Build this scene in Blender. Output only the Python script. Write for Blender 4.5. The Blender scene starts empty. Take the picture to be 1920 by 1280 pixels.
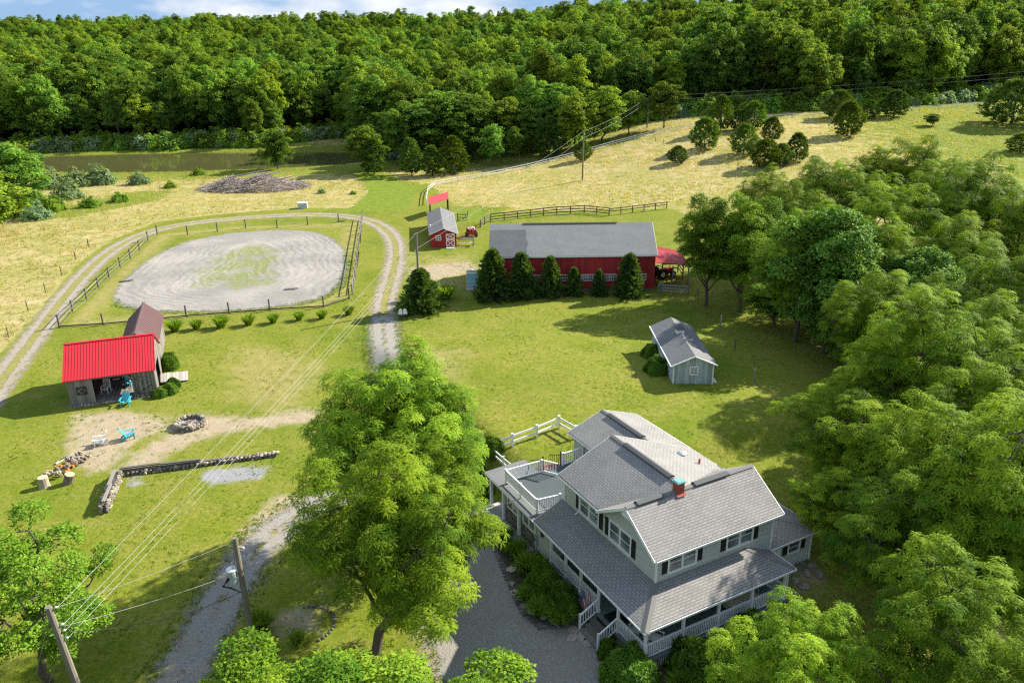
import bpy, math, random
import numpy as np
from mathutils import Matrix, Vector

# ------------------------------------------------------------------ camera
CAM_H = 30.0                      # drone height above the lower lawn (m)
PITCH, ROLL = math.radians(21.343), math.radians(0.844)
FPX = 1493.0                      # focal length in photo pixels (1920 wide), 28 mm equivalent
scene = bpy.context.scene
def _axes():
    cp, sp = math.cos(PITCH), math.sin(PITCH)
    f = np.array([0, cp, -sp]); r0 = np.array([1., 0, 0]); d0 = np.cross(f, r0)
    c, s = math.cos(ROLL), math.sin(ROLL)
    return np.array([c*r0 + s*d0, -s*r0 + c*d0, f])
CAX = _axes()
cam_data = bpy.data.cameras.new('camera')
cam_data.sensor_width = 36.0
cam_data.lens = FPX/1920*36.0
cam_data.clip_start = 0.5
cam_data.clip_end = 6000.0
cam = bpy.data.objects.new('camera', cam_data)
scene.collection.objects.link(cam)
_r, _u, _b = CAX[0], -CAX[1], -CAX[2]
cam.matrix_world = Matrix(((_r[0], _u[0], _b[0], 0), (_r[1], _u[1], _b[1], 0), (_r[2], _u[2], _b[2], CAM_H), (0, 0, 0, 1)))
scene.camera = cam

# ------------------------------------------------------------------ sky, sun, exposure
SUN_AZ, SUN_EL = math.radians(30.0), math.radians(32.0)     # azimuth from +X towards +Y
SKY_STRENGTH, SUN_STRENGTH, EXPOSURE = 0.15, 5.0, 1.22
world = bpy.data.worlds.new('World'); scene.world = world
world.use_nodes = True
_n, _l = world.node_tree.nodes, world.node_tree.links
_n.clear()
w_out = _n.new('ShaderNodeOutputWorld'); w_bg = _n.new('ShaderNodeBackground')
w_sky = _n.new('ShaderNodeTexSky'); w_sky.sky_type = 'NISHITA'; w_sky.sun_disc = False
w_sky.sun_elevation = SUN_EL; w_sky.sun_rotation = math.pi/2 - SUN_AZ
w_sky.altitude = 200; w_sky.air_density = 1.0; w_sky.dust_density = 0.25; w_sky.ozone_density = 1.6
w_tc = _n.new('ShaderNodeTexCoord'); w_map = _n.new('ShaderNodeMapping')
w_map.inputs['Scale'].default_value = (2.6, 2.6, 7.5); w_map.inputs['Location'].default_value = (0.6, 0.8, 0.32)
w_no = _n.new('ShaderNodeTexNoise'); w_no.inputs['Scale'].default_value = 1.5; w_no.inputs['Detail'].default_value = 9; w_no.inputs['Roughness'].default_value = 0.55
w_ra = _n.new('ShaderNodeValToRGB'); w_ra.color_ramp.elements[0].position = 0.48; w_ra.color_ramp.elements[1].position = 0.60
w_mx = _n.new('ShaderNodeMix'); w_mx.data_type = 'RGBA'
_l.new(w_tc.outputs['Generated'], w_map.inputs['Vector']); _l.new(w_map.outputs['Vector'], w_no.inputs['Vector'])
_l.new(w_no.outputs['Fac'], w_ra.inputs['Fac']); _l.new(w_ra.outputs['Color'], w_mx.inputs['Factor'])
w_bl = _n.new('ShaderNodeMix'); w_bl.data_type = 'RGBA'; w_bl.blend_type = 'DARKEN'; w_bl.inputs['Factor'].default_value = 1.0; w_bl.inputs['B'].default_value = (1.0, 1.58, 2.4, 1)
_l.new(w_sky.outputs['Color'], w_bl.inputs['A']); _l.new(w_bl.outputs['Result'], w_mx.inputs['A']); w_mx.inputs['B'].default_value = (2.75, 2.85, 3.0, 1)
_l.new(w_mx.outputs['Result'], w_bg.inputs['Color']); w_bg.inputs['Strength'].default_value = SKY_STRENGTH
_l.new(w_bg.outputs['Background'], w_out.inputs['Surface'])
sun_data = bpy.data.lights.new('sun', 'SUN'); sun_data.energy = SUN_STRENGTH; sun_data.angle = math.radians(0.55)
sun_data.color = (1.0, 0.93, 0.80)
sun = bpy.data.objects.new('sun', sun_data); scene.collection.objects.link(sun)
_sd = Vector((math.cos(SUN_EL)*math.cos(SUN_AZ), math.cos(SUN_EL)*math.sin(SUN_AZ), math.sin(SUN_EL)))
sun.rotation_euler = _sd.to_track_quat('Z', 'Y').to_euler()
sun.location = (60, 40, 80)
vs = scene.view_settings
vs.view_transform = 'Standard'; vs.look = 'None'; vs.exposure = EXPOSURE; vs.gamma = 1.0; vs.use_curve_mapping = False
scene.cycles.use_denoising = False; scene.cycles.pixel_filter_type = 'BLACKMAN_HARRIS'; scene.cycles.filter_width = 1.25
scene.cycles.sample_clamp_indirect = 6.0; scene.cycles.use_adaptive_sampling = False
scene.cycles.max_bounces = 6; scene.cycles.diffuse_bounces = 3; scene.cycles.glossy_bounces = 2
scene.cycles.transmission_bounces = 3; scene.cycles.transparent_max_bounces = 6

# ------------------------------------------------------------------ terrain
HA = math.radians(27.99); HO = (6.18, 30.54)      # farmhouse: yaw of its front, its porch corner
def S(t):
    t = np.clip(t, 0, 1); return t*t*(3 - 2*t)
def house_uv(x, y):
    dx, dy = x - HO[0], y - HO[1]; c, s = math.cos(HA), math.sin(HA)
    return dx*c + dy*s, -dx*s + dy*c
def house_xy(u, v):
    c, s = math.cos(HA), math.sin(HA); return HO[0] + u*c - v*s, HO[1] + u*s + v*c
def hz(x, y):
    x = np.asarray(x, float); y = np.asarray(y, float)
    u, v = house_uv(x, y); d = np.hypot(u - 8, v - 19)
    m = 2.1*S((v - 10.5)/5)*S((u - .6)/3.2)*(1 - S((d - 12)/26))
    m2 = .9*S((u - 8.5)/4)*S((v + 2)/3)*(1 - S((d - 18)/20))
    z = np.maximum(m, m2)
    t = x/np.maximum(y, 40.)
    z = z + 8.5*S((y - 98)/150)*S((x + 14)/75)
    w = S((t + .5)/1.0)
    yc = 780 - 400*w; Hc = 23.5 - 12*w; y0 = 245 - 20*w
    z = z + np.where(y < yc, Hc*S((y - y0)/(2*(yc - y0)))*2, Hc)
    z = z + .12*np.sin(x*.07 + 1)*np.sin(y*.06)*S((y - 100)/40)
    q = ((x + 88)/58)**2 + ((y - 208)/14.5)**2
    return z - 1.4*(1 - S((np.sqrt(q) - .75)/.5))
def ray(px, py):
    return CAX.T @ np.array([(px - 960)/FPX, (py - 640)/FPX, 1.])
def U(px, py, z):
    "world point at height z that lies on the sight line of a photo pixel"
    d = ray(px, py); t = (z - CAM_H)/d[2]; return np.array([d[0]*t, d[1]*t, z])
def G(px, py):
    "ground point under a photo pixel"
    d = ray(px, py); lo = t = 12.
    while t < 3000:
        if CAM_H + d[2]*t < hz(d[0]*t, d[1]*t): break
        lo = t; t *= 1.02
    hi = t
    for _ in range(30):
        m = (lo + hi)/2
        if CAM_H + d[2]*m < hz(d[0]*m, d[1]*m): hi = m
        else: lo = m
    return np.array([d[0]*hi, d[1]*hi, float(hz(d[0]*hi, d[1]*hi))])
def up(base, px, py):
    "height above a ground point of what stands over it at a photo pixel"
    d = ray(px, py); t = math.hypot(base[0], base[1])/math.hypot(d[0], d[1]); return CAM_H + d[2]*t - base[2]

# ------------------------------------------------------------------ node helpers
def mat(name):
    m = bpy.data.materials.new(name); m.use_nodes = True
    nt = m.node_tree; b = nt.nodes['Principled BSDF']; return m, nt, b
def N(nt, t, **kw):
    n = nt.nodes.new('ShaderNode' + t)
    for k, v in kw.items():
        if k in n.inputs: n.inputs[k].default_value = v
        else: setattr(n, k, v)
    return n
def L(nt, a, b): nt.links.new(a, b)
def noise(nt, vec, scale, detail=4, rough=.55):
    n = N(nt, 'TexNoise', Scale=scale, Detail=detail, Roughness=rough)
    if vec is not None: L(nt, vec, n.inputs['Vector'])
    return n.outputs['Fac']
def ramp(nt, fac, p0, p1, c0=(0, 0, 0, 1), c1=(1, 1, 1, 1)):
    r = N(nt, 'ValToRGB'); e = r.color_ramp.elements
    e[0].position, e[1].position = p0, p1; e[0].color, e[1].color = c0, c1
    L(nt, fac, r.inputs['Fac']); return r.outputs['Color']
def col4(c): return (c[0], c[1], c[2], 1)
def mixc(nt, fac, a, b, mode='MIX'):
    n = N(nt, 'Mix', data_type='RGBA'); n.blend_type = mode
    for s, v in (('A', a), ('B', b)):
        if isinstance(v, (tuple, list)): n.inputs[s].default_value = col4(v)
        else: L(nt, v, n.inputs[s])
    if isinstance(fac, (int, float)): n.inputs['Factor'].default_value = fac
    else: L(nt, fac, n.inputs['Factor'])
    return n.outputs['Result']
def math_(nt, op, a, b=None, c=None, clamp=False):
    n = N(nt, 'Math'); n.operation = op; n.use_clamp = clamp
    for i, v in enumerate((a, b, c)):
        if v is None: continue
        if isinstance(v, (int, float)): n.inputs[i].default_value = v
        else: L(nt, v, n.inputs[i])
    return n.outputs[0]
def attr(nt, name): return N(nt, 'Attribute', attribute_name=name)
def bump(nt, b, h, dist=.02, strength=1.):
    n = N(nt, 'Bump', Distance=dist, Strength=strength); L(nt, h, n.inputs['Height']); L(nt, n.outputs['Normal'], b.inputs['Normal'])
def objco(nt): return N(nt, 'TexCoord').outputs['Object']
def geopos(nt): return N(nt, 'NewGeometry').outputs['Position']

# ------------------------------------------------------------------ mesh helpers
COL = scene.collection
def link(o, parent=None):
    COL.objects.link(o)
    if parent is not None: o.parent = parent
    return o
def tag(o, label=None, cat=None, group=None, kind=None):
    if label: o['label'] = label
    if cat: o['category'] = cat
    if group: o['group'] = group
    if kind: o['kind'] = kind
    return o
def thing(name, label, cat, loc=(0, 0, 0), rz=0, group=None):
    o = bpy.data.objects.new(name, None); COL.objects.link(o)
    o.location = loc; o.rotation_euler = (0, 0, rz); o.empty_display_size = .3
    return tag(o, label, cat, group)
def add(name, me, parent=None, m=None, loc=None, rz=None):
    o = bpy.data.objects.new(name, me); link(o, parent)
    if m is not None and len(me.materials) == 0: me.materials.append(m)
    if loc is not None: o.location = loc
    if rz is not None: o.rotation_euler = (0, 0, rz)
    return o
def mesh_np(name, V, F, attrs=None, smooth=False):
    "mesh from numpy arrays: V (n,3), F (m,k)"
    V = np.ascontiguousarray(V, np.float32); F = np.ascontiguousarray(F, np.int32)
    me = bpy.data.meshes.new(name); k = F.shape[1]
    me.vertices.add(len(V)); me.vertices.foreach_set('co', V.ravel())
    me.loops.add(F.size); me.loops.foreach_set('vertex_index', F.ravel())
    me.polygons.add(len(F)); me.polygons.foreach_set('loop_start', np.arange(0, F.size, k, dtype=np.int32))
    if smooth: me.polygons.foreach_set('use_smooth', np.ones(len(F), bool))
    for an, a in (attrs or {}).items():
        a = np.asarray(a, np.float32)
        if a.ndim == 1:
            at = me.attributes.new(an, 'FLOAT', 'POINT'); at.data.foreach_set('value', a)
        else:
            at = me.attributes.new(an, 'FLOAT_VECTOR', 'POINT'); at.data.foreach_set('vector', a.ravel())
    me.update(calc_edges=True); me.validate(); return me
class MB:
    "collects faces (with a per-face random value and uv) into one mesh"
    def __init__(s, seed=1): s.v, s.f, s.r, s.uv, s.mi = [], [], [], [], []; s.rng = random.Random(seed); s.m = 0
    def face(s, pts, rnd=None, uv=None):
        i = len(s.v); s.v += [tuple(p) for p in pts]; s.f.append(tuple(range(i, i + len(pts))))
        s.r.append(s.rng.random() if rnd is None else rnd); s.uv.append(uv or [(0, 0)]*len(pts)); s.mi.append(s.m)
    def box(s, a, b, rnd=None, M=None):
        x0, y0, z0 = a; x1, y1, z1 = b
        p = [(x0, y0, z0), (x1, y0, z0), (x1, y1, z0), (x0, y1, z0), (x0, y0, z1), (x1, y0, z1), (x1, y1, z1), (x0, y1, z1)]
        if M is not None: p = [tuple(M @ Vector(q)) for q in p]
        if rnd is None: rnd = s.rng.random()
        for f in ((3, 2, 1, 0), (4, 5, 6, 7), (0, 1, 5, 4), (1, 2, 6, 5), (2, 3, 7, 6), (3, 0, 4, 7)): s.face([p[k] for k in f], rnd)
    def bar(s, p, q, w, h=None, upv=(0, 0, 1), rnd=None):
        "rectangular bar from p to q"
        p, q = Vector(p), Vector(q); d = (q - p); ln = d.length; d.normalize(); h = h or w
        x = d.cross(Vector(upv))
        if x.length < 1e-4: x = d.cross(Vector((1, 0, 0)))
        x.normalize(); y = x.cross(d)
        M = Matrix(((x.x, y.x, d.x, p.x), (x.y, y.y, d.y, p.y), (x.z, y.z, d.z, p.z), (0, 0, 0, 1)))
        s.box((-w/2, -h/2, 0), (w/2, h/2, ln), rnd, M)
    def tube(s, pts, rad, n=6, rnd=None, cap=True):
        pts = [Vector(p) for p in pts]
        rad = rad if hasattr(rad, '__len__') else [rad]*len(pts)
        if rnd is None: rnd = s.rng.random()
        rings = []
        for i, p in enumerate(pts):
            d = (pts[min(i + 1, len(pts) - 1)] - pts[max(i - 1, 0)]).normalized()
            x = d.cross(Vector((0, 0, 1)))
            if x.length < .05: x = d.cross(Vector((0, 1, 0)))
            x.normalize(); y = d.cross(x)
            rings.append([p + (x*math.cos(2*math.pi*k/n) + y*math.sin(2*math.pi*k/n))*rad[i] for k in range(n)])
        for a, b in zip(rings, rings[1:]):
            for k in range(n): s.face([a[k], b[k], b[(k + 1) % n], a[(k + 1) % n]], rnd)
        if cap: s.face(rings[0], rnd); s.face(rings[-1][::-1], rnd)
    def lathe(s, prof, n=12, c=(0, 0, 0), rnd=None):
        if rnd is None: rnd = s.rng.random()
        P = [[(c[0] + r*math.cos(2*math.pi*k/n), c[1] + r*math.sin(2*math.pi*k/n), c[2] + z) for k in range(n)] for r, z in prof]
        for a, b in zip(P, P[1:]):
            for k in range(n): s.face([a[k], a[(k + 1) % n], b[(k + 1) % n], b[k]], rnd)
    def blob(s, c, r, rnd=None, jag=.25, seg=6, rings=4):
        "uneven rounded lump (stone)"
        if rnd is None: rnd = s.rng.random()
        g = s.rng; P = []
        for i in range(1, rings):
            th = math.pi*i/rings; row = []
            for k in range(seg):
                ph = 2*math.pi*(k + .5*(i % 2))/seg; q = 1 + g.uniform(-jag, jag)
                row.append((c[0] + r[0]*q*math.sin(th)*math.cos(ph), c[1] + r[1]*q*math.sin(th)*math.sin(ph), c[2] - r[2]*q*math.cos(th)))
            P.append(row)
        lo, hi = (c[0], c[1], c[2] - r[2]), (c[0], c[1], c[2] + r[2])
        for k in range(seg):
            s.face([lo, P[0][(k + 1) % seg], P[0][k]], rnd); s.face([hi, P[-1][k], P[-1][(k + 1) % seg]], rnd)
        for a, b in zip(P, P[1:]):
            for k in range(seg): s.face([a[k], a[(k + 1) % seg], b[(k + 1) % seg], b[k]], rnd)
    def slab(s, pts, th, udir=None, rnd=None):
        "roof slab: top polygon pts, thickness downwards, uv in metres along udir and up the slope"
        P = [Vector(p) for p in pts]; n = (P[1] - P[0]).cross(P[2] - P[0]).normalized()
        if n.z < 0: P = P[::-1]; n = -n
        ud = Vector(udir).normalized() if udir is not None else (P[1] - P[0]).normalized(); vd = n.cross(ud)
        uv = [(p.dot(ud), p.dot(vd)) for p in P]
        if rnd is None: rnd = s.rng.random()
        s.face(P, rnd, uv)
        D = [p - Vector((0, 0, th)) for p in P]; s.face(D[::-1], rnd, uv[::-1])
        k = len(P)
        for i in range(k): j = (i + 1) % k; s.face([P[i], D[i], D[j], P[j]], rnd, [uv[i], uv[i], uv[j], uv[j]])
    def mesh(s, name, smooth=False):
        me = bpy.data.meshes.new(name); me.from_pydata(s.v, [], s.f)
        a = me.attributes.new('rnd', 'FLOAT', 'FACE'); a.data.foreach_set('value', s.r)
        u = me.uv_layers.new(name='UVMap'); u.data.foreach_set('uv', [c for q in s.uv for p in q for c in p])
        me.polygons.foreach_set('material_index', s.mi)
        if smooth: me.polygons.foreach_set('use_smooth', [True]*len(s.f))
        me.update(); return me
    def obj(s, name, m, parent=None, smooth=False, loc=None, rz=None):
        me = s.mesh(name, smooth)
        for q in (m if isinstance(m, (list, tuple)) else [m]): me.materials.append(q)
        return add(name, me, parent, None, loc, rz)
def copy_tree(o, parent=None, kids=None):
    c = o.copy(); COL.objects.link(c); c.parent = parent
    for ch in (kids if kids is not None else KIDS.get(o.name, [])): copy_tree(ch, c)
    return c
KIDS = {}
def remember(o):
    "note the children of a finished thing so copies can be made without searching"
    KIDS[o.name] = list(o.children)
    for c in o.children: remember(c)
def boards(mb, p0, p1, z0, top, bw=.2, th=.03, holes=(), jitter=.008, batten=0):
    "vertical boards from p0 to p1 (outside on the right of p0>p1); top(t) gives the upper end, holes=(t0,t1,z0,z1) in metres"
    p0, p1 = Vector((p0[0], p0[1], 0)), Vector((p1[0], p1[1], 0)); d = p1 - p0; ln = d.length; d.normalize()
    n = Vector((d.y, -d.x, 0)); k = max(1, round(ln/bw)); w = ln/k
    for i in range(k):
        a, b = i*w, (i + 1)*w - .006; zt0, zt1 = top(a), top(b); out = th + mb.rng.uniform(0, jitter); rv = mb.rng.random()
        segs = [(z0, None)]
        for (t0, t1, h0, h1) in holes:
            if a + w/2 > t0 and a + w/2 < t1: segs = [(z0, h0), (h1, None)]
        for (s0, s1) in segs:
            e0, e1 = (zt0, zt1) if s1 is None else (s1, s1)
            if e0 - s0 < .02: continue
            A, B = p0 + d*a, p0 + d*b; o = n*out
            q = [A + o + Vector((0, 0, s0)), B + o + Vector((0, 0, s0)), B + o + Vector((0, 0, e1)), A + o + Vector((0, 0, e0))]
            r = [v - o for v in q]
            mb.face(q, rv); mb.face(r[::-1], rv)
            for x, y in ((0, 1), (1, 2), (2, 3), (3, 0)): mb.face([q[y], q[x], r[x], r[y]], rv)
def lap(mb, p0, p1, z0, z1, span, course=.13, holes=()):
    "lapped horizontal siding; span(z) gives (t0,t1) along p0>p1 (outside on the right)"
    p0, p1 = Vector((p0[0], p0[1], 0)), Vector((p1[0], p1[1], 0)); d = (p1 - p0).normalized(); n = Vector((d.y, -d.x, 0))
    k = max(1, round((z1 - z0)/course)); c = (z1 - z0)/k
    for i in range(k):
        a, b = z0 + i*c, z0 + (i + 1)*c; (s0, e0), (s1, e1) = span(a), span(b)
        if e0 - s0 < .05: continue
        P = lambda t, z, o: p0 + d*t + n*o + Vector((0, 0, z))
        rv = mb.rng.random()
        mb.face([P(s0, a, .034), P(e0, a, .034), P(e1, b, .004), P(s1, b, .004)], rv)
        mb.face([P(s0, a, 0), P(e0, a, 0), P(e0, a, .034), P(s0, a, .034)], rv)

# ------------------------------------------------------------------ materials
def plain(name, c, rough=.7, var=.18, scale=2.5, rndvar=.12, metal=0., bd=0., spec=.4, streak=None):
    m, nt, b = mat(name); co = objco(nt)
    if streak:
        mp = N(nt, 'Mapping'); mp.inputs['Scale'].default_value = streak; L(nt, co, mp.inputs['Vector']); co2 = mp.outputs['Vector']
    else: co2 = co
    n1 = noise(nt, co2, scale, 6, .6); r = attr(nt, 'rnd').outputs['Fac']
    k = math_(nt, 'MULTIPLY_ADD', n1, 2*var, 1 - var); k = math_(nt, 'ADD', k, math_(nt, 'MULTIPLY_ADD', r, 2*rndvar, -rndvar))
    cc = N(nt, 'Combine' + 'XYZ'); [L(nt, math_(nt, 'MULTIPLY', k, c[i]), cc.inputs[i]) for i in range(3)]
    L(nt, cc.outputs[0], b.inputs['Base Color'])
    b.inputs['Roughness'].default_value = rough; b.inputs['Metallic'].default_value = metal; b.inputs['Specular IOR Level'].default_value = spec
    if bd: bump(nt, b, noise(nt, co2, scale*6, 5, .65), bd)
    return m
def shingles(name, c1, c2, mort, w=.32, h=.15, patch=None):
    m, nt, b = mat(name); uv = N(nt, 'TexCoord').outputs['UV']
    br = N(nt, 'TexBrick', Scale=1., Bias=0.); br.inputs['Brick Width'].default_value = w; br.inputs['Row Height'].default_value = h
    br.inputs['Mortar Size'].default_value = .016; br.inputs['Mortar Smooth'].default_value = .2
    br.inputs['Color1'].default_value = col4(c1); br.inputs['Color2'].default_value = col4(c2); br.inputs['Mortar'].default_value = col4(mort)
    L(nt, uv, br.inputs['Vector'])
    n1 = noise(nt, uv, .55, 6, .65); n2 = noise(nt, uv, 14., 3)
    c = mixc(nt, math_(nt, 'MULTIPLY', ramp(nt, n1, .35, .75), .5), br.outputs['Color'], tuple(x*1.2 for x in c2)); c = mixc(nt, math_(nt, 'MULTIPLY', n2, .35), c, tuple(x*.6 for x in c1))
    if patch:
        # streaks of lichen / damp running down the slope
        mp = N(nt, 'Mapping'); mp.inputs['Scale'].default_value = (1.3, .22, 1); L(nt, uv, mp.inputs['Vector'])
        c = mixc(nt, math_(nt, 'MULTIPLY', ramp(nt, noise(nt, mp.outputs['Vector'], 1.2, 7, .7), .60, .76), .5), c, patch)
    L(nt, c, b.inputs['Base Color']); b.inputs['Roughness'].default_value = .9; b.inputs['Specular IOR Level'].default_value = .25
    bump(nt, b, math_(nt, 'SUBTRACT', 1., br.outputs['Fac']), .02)
    return m
M = {}
M['roof'] = shingles('grey_asphalt_shingle', (.245, .238, .230), (.315, .305, .292), (.14, .136, .132), patch=(.19, .185, .18))
M['roof_barn'] = shingles('weathered_barn_shingle', (.215, .225, .225), (.25, .26, .255), (.14, .15, .15), .4, .2, patch=(.09, .10, .095))
M['roof_barn_new'] = shingles('dark_patch_shingle', (.125, .135, .145), (.155, .165, .175), (.07, .075, .08), .4, .2)
M['roof_shed'] = shingles('slate_grey_shingle', (.17, .175, .18), (.215, .22, .225), (.075, .078, .08))
M['deck_mem'] = plain('dark_deck_membrane', (.055, .072, .078), .75, .3, 1.2)
M['flat_roof'] = plain('grey_rolled_roofing', (.16, .165, .17), .9, .3, .9)
M['siding'] = plain('pale_sage_siding', (.46, .485, .45), .6, .14, .9, .07, streak=(1.5, 1.5, .35))
M['white'] = plain('white_paint', (.78, .79, .78), .5, .08, 3., .03)
M['white_old'] = plain('weathered_white_paint', (.62, .63, .61), .7, .25, 4., .12)
M['rail_white'] = plain('vinyl_white', (.80, .81, .81), .4, .05, 3., .03)
M['black'] = plain('black_shutter_paint', (.016, .015, .016), .6, .2, 4.)
M['darkwood'] = plain('dark_stained_wood', (.05, .042, .038), .8, .3, 4.)
M['iron'] = plain('black_iron', (.02, .02, .022), .5, .2, 5.)
M['porch_floor'] = plain('grey_green_porch_floor', (.15, .19, .18), .6, .15, 2.)
M['redbrick'] = plain('red_brick', (.36, .085, .055), .85, .3, 9., .15)
M['copper'] = plain('verdigris_cap', (.16, .36, .34), .6, .3, 6.)
M['steel'] = plain('grey_galvanised', (.55, .57, .58), .45, .15, 5., metal=.6)
M['concrete'] = plain('grey_concrete', (.36, .35, .33), .9, .25, 2.)
M['bluegrey'] = plain('grey_blue_board', (.33, .39, .40), .8, .35, 2.2, .25, streak=(5, 5, .5))
M['barnred'] = plain('barn_red_board', (.36, .024, .026), .78, .38, 2.0, .22, streak=(6, 6, .35))
M['oldwood'] = plain('silvered_barn_board', (.20, .185, .165), .9, .5, 2.4, .35, streak=(7, 7, .6), bd=.004)
M['oldwood_light'] = plain('bleached_plank', (.40, .37, .33), .9, .3, 2.4, .25, streak=(7, 7, .6))
M['fencewood'] = plain('dark_fence_wood', (.105, .09, .075), .9, .4, 3., .3)
M['redmetal'] = plain('bright_red_metal', (.56, .02, .03), .36, .16, 1.1, .03, spec=.55, streak=(2.2, .3, .3))
M['fadedred'] = plain('faded_red_metal', (.36, .035, .045), .5, .25, 1.2, .06)
M['maroon'] = plain('maroon_metal', (.115, .058, .055), .45, .18, 1.2, .05, spec=.5)
M['turquoise'] = plain('turquoise_plastic', (.07, .42, .50), .45, .08, 3.)
M['wplastic'] = plain('white_plastic', (.80, .80, .79), .45, .06, 3.)
M['cream'] = plain('cream_canvas', (.72, .64, .47), .9, .12, 3.)
M['bark'] = plain('grey_brown_bark', (.115, .092, .07), .95, .45, 4., .1, bd=.02, streak=(3, 3, .8))
M['deadbark'] = plain('pale_dead_wood', (.42, .38, .33), .9, .35, 3.)
M['polewood'] = plain('weathered_pole_wood', (.21, .185, .145), .95, .5, 2.2, .1, streak=(6, 6, .35))
M['wire'] = plain('aluminium_wire', (.40, .40, .38), .6, .05, 1.)
M['rubber'] = plain('black_cable', (.02, .02, .02), .6, .1, 1.)
M['porcelain'] = plain('grey_insulator', (.6, .6, .6), .3, .1, 3.)
M['transf'] = plain('pale_grey_transformer_paint', (.36, .43, .42), .5, .2, 3.)
M['stone'] = plain('field_stone', (.30, .26, .21), .92, .5, 3.2, .45, bd=.02)
M['stone_dark'] = plain('dark_ledge_stone', (.16, .145, .13), .92, .5, 3.2, .5, bd=.02)
M['flag'] = plain('pinkish_flagstone', (.40, .33, .27), .92, .35, 2.6, .3)
M['ash'] = plain('fire_pit_ash', (.34, .33, .33), 1., .5, 2.5, bd=.03)
M['endgrain'] = plain('cut_log_end', (.52, .40, .24), .9, .3, 6., .3)
M['orangewood'] = plain('fresh_orange_wood', (.58, .25, .07), .85, .3, 4., .3)
M['log'] = plain('split_log_grey', (.26, .22, .17), .95, .5, 5., .5)
M['brush'] = plain('bleached_brush', (.33, .28, .25), .95, .5, .4, .55)
M['yellow'] = plain('yellow_plastic', (.72, .48, .03), .5, .1, 3.)
M['hose'] = plain('green_hose', (.14, .30, .24), .5, .1, 3.)
M['tyre'] = plain('black_tyre', (.018, .018, .018), .85, .2, 3.)
M['tractor'] = plain('red_tractor_paint', (.50, .04, .025), .4, .12, 2.)
M['sheetblue'] = plain('light_blue_sheet', (.30, .52, .62), .5, .18, 1.5)
M['flagred'] = plain('flag_red', (.48, .02, .03), .85, .05, 3.)
M['flagwhite'] = plain('flag_white', (.80, .79, .77), .85, .05, 3.)
M['flagblue'] = plain('flag_blue', (.03, .05, .20), .85, .05, 3.)
M['mulch'] = plain('dark_mulch', (.075, .058, .042), 1., .5, 5., bd=.03)
M['flower'] = plain('pink_white_flowers', (.70, .50, .52), .8, .4, 12., .4)
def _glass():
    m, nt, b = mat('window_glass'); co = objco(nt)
    L(nt, mixc(nt, ramp(nt, noise(nt, co, 1.1, 3), .42, .62), (.05, .07, .072), (.24, .285, .28)), b.inputs['Base Color'])  # pale teal mottling painted into the base colour imitates reflected sky
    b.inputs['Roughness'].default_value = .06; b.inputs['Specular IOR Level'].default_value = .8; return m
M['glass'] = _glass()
def _water():
    m, nt, b = mat('pond_water')
    b.inputs['Base Color'].default_value = (.085, .085, .03, 1); b.inputs['Roughness'].default_value = .07; b.inputs['IOR'].default_value = 1.33
    bump(nt, b, noise(nt, geopos(nt), .5, 3), .05, .25); return m
M['water'] = _water()
def leaf(name, dark, light, trans=.35, rough=.55, objvar=.25):
    m, nt, b = mat(name); t = attr(nt, 'tint').outputs['Fac']; orr = N(nt, 'ObjectInfo').outputs['Random']
    c = mixc(nt, t, dark, light); k = math_(nt, 'MULTIPLY_ADD', orr, objvar*2, 1 - objvar)      # each plant its own tone
    r2 = math_(nt, 'FRACT', math_(nt, 'MULTIPLY', orr, 37.7)); hs = math_(nt, 'MULTIPLY_ADD', r2, objvar*.8, .96 - objvar*.55)
    kk = N(nt, 'Combine' + 'XYZ'); L(nt, math_(nt, 'MULTIPLY', k, hs), kk.inputs[0]); L(nt, k, kk.inputs[1]); L(nt, math_(nt, 'MULTIPLY', k, math_(nt, 'MULTIPLY_ADD', r2, -objvar*1.6, 1 + objvar*1.0)), kk.inputs[2])
    c = mixc(nt, 1., c, kk.outputs[0], 'MULTIPLY')
    L(nt, c, b.inputs['Base Color']); b.inputs['Roughness'].default_value = rough; b.inputs['Specular IOR Level'].default_value = .06
    tr = N(nt, 'BsdfTranslucent'); g = mixc(nt, 1., c, (1.5, 1.35, .45), 'MULTIPLY'); L(nt, g, tr.inputs['Color'])
    mx = N(nt, 'MixShader'); mx.inputs[0].default_value = trans
    L(nt, b.outputs[0], mx.inputs[1]); L(nt, tr.outputs[0], mx.inputs[2]); L(nt, mx.outputs[0], nt.nodes['Material Output'].inputs['Surface'])
    return m
M['walnut'] = leaf('walnut_leaf', (.052, .122, .008), (.300, .405, .024), .32, .6, .18)
M['oakleaf'] = leaf('oak_leaf', (.060, .140, .012), (.245, .355, .028), .31, .5, .16)
M['mapleleaf'] = leaf('maple_leaf', (.065, .150, .018), (.215, .335, .05), .31, .5, .12)
M['forestleaf'] = leaf('forest_leaf', (.075, .150, .018), (.270, .370, .042), .40, .6, .36)
M['pineneedle'] = leaf('pine_needle', (.070, .14, .020), (.22, .31, .048), .3, .55, .30)
M['spruce'] = leaf('spruce_needle', (.040, .092, .024), (.155, .24, .048), .3, .55, .10)
M['cedar'] = leaf('cedar_scale_leaf', (.048, .098, .014), (.155, .225, .034), .3, .6, .28)
M['box'] = leaf('boxwood_leaf', (.045, .11, .012), (.155, .26, .024), .3, .42, .18)
M['willow'] = leaf('grey_green_leaf', (.14, .205, .075), (.32, .40, .19), .36, .55, .22)
M['grassblade'] = leaf('grass_blade', (.09, .175, .014), (.24, .35, .032), .4, .5, .14)
M['drygrass'] = leaf('dry_meadow_grass', (.24, .255, .06), (.50, .42, .235), .55, .8, 0.)
M['weed'] = leaf('weed_leaf', (.10, .19, .018), (.26, .36, .042), .4, .55, .22)

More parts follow.
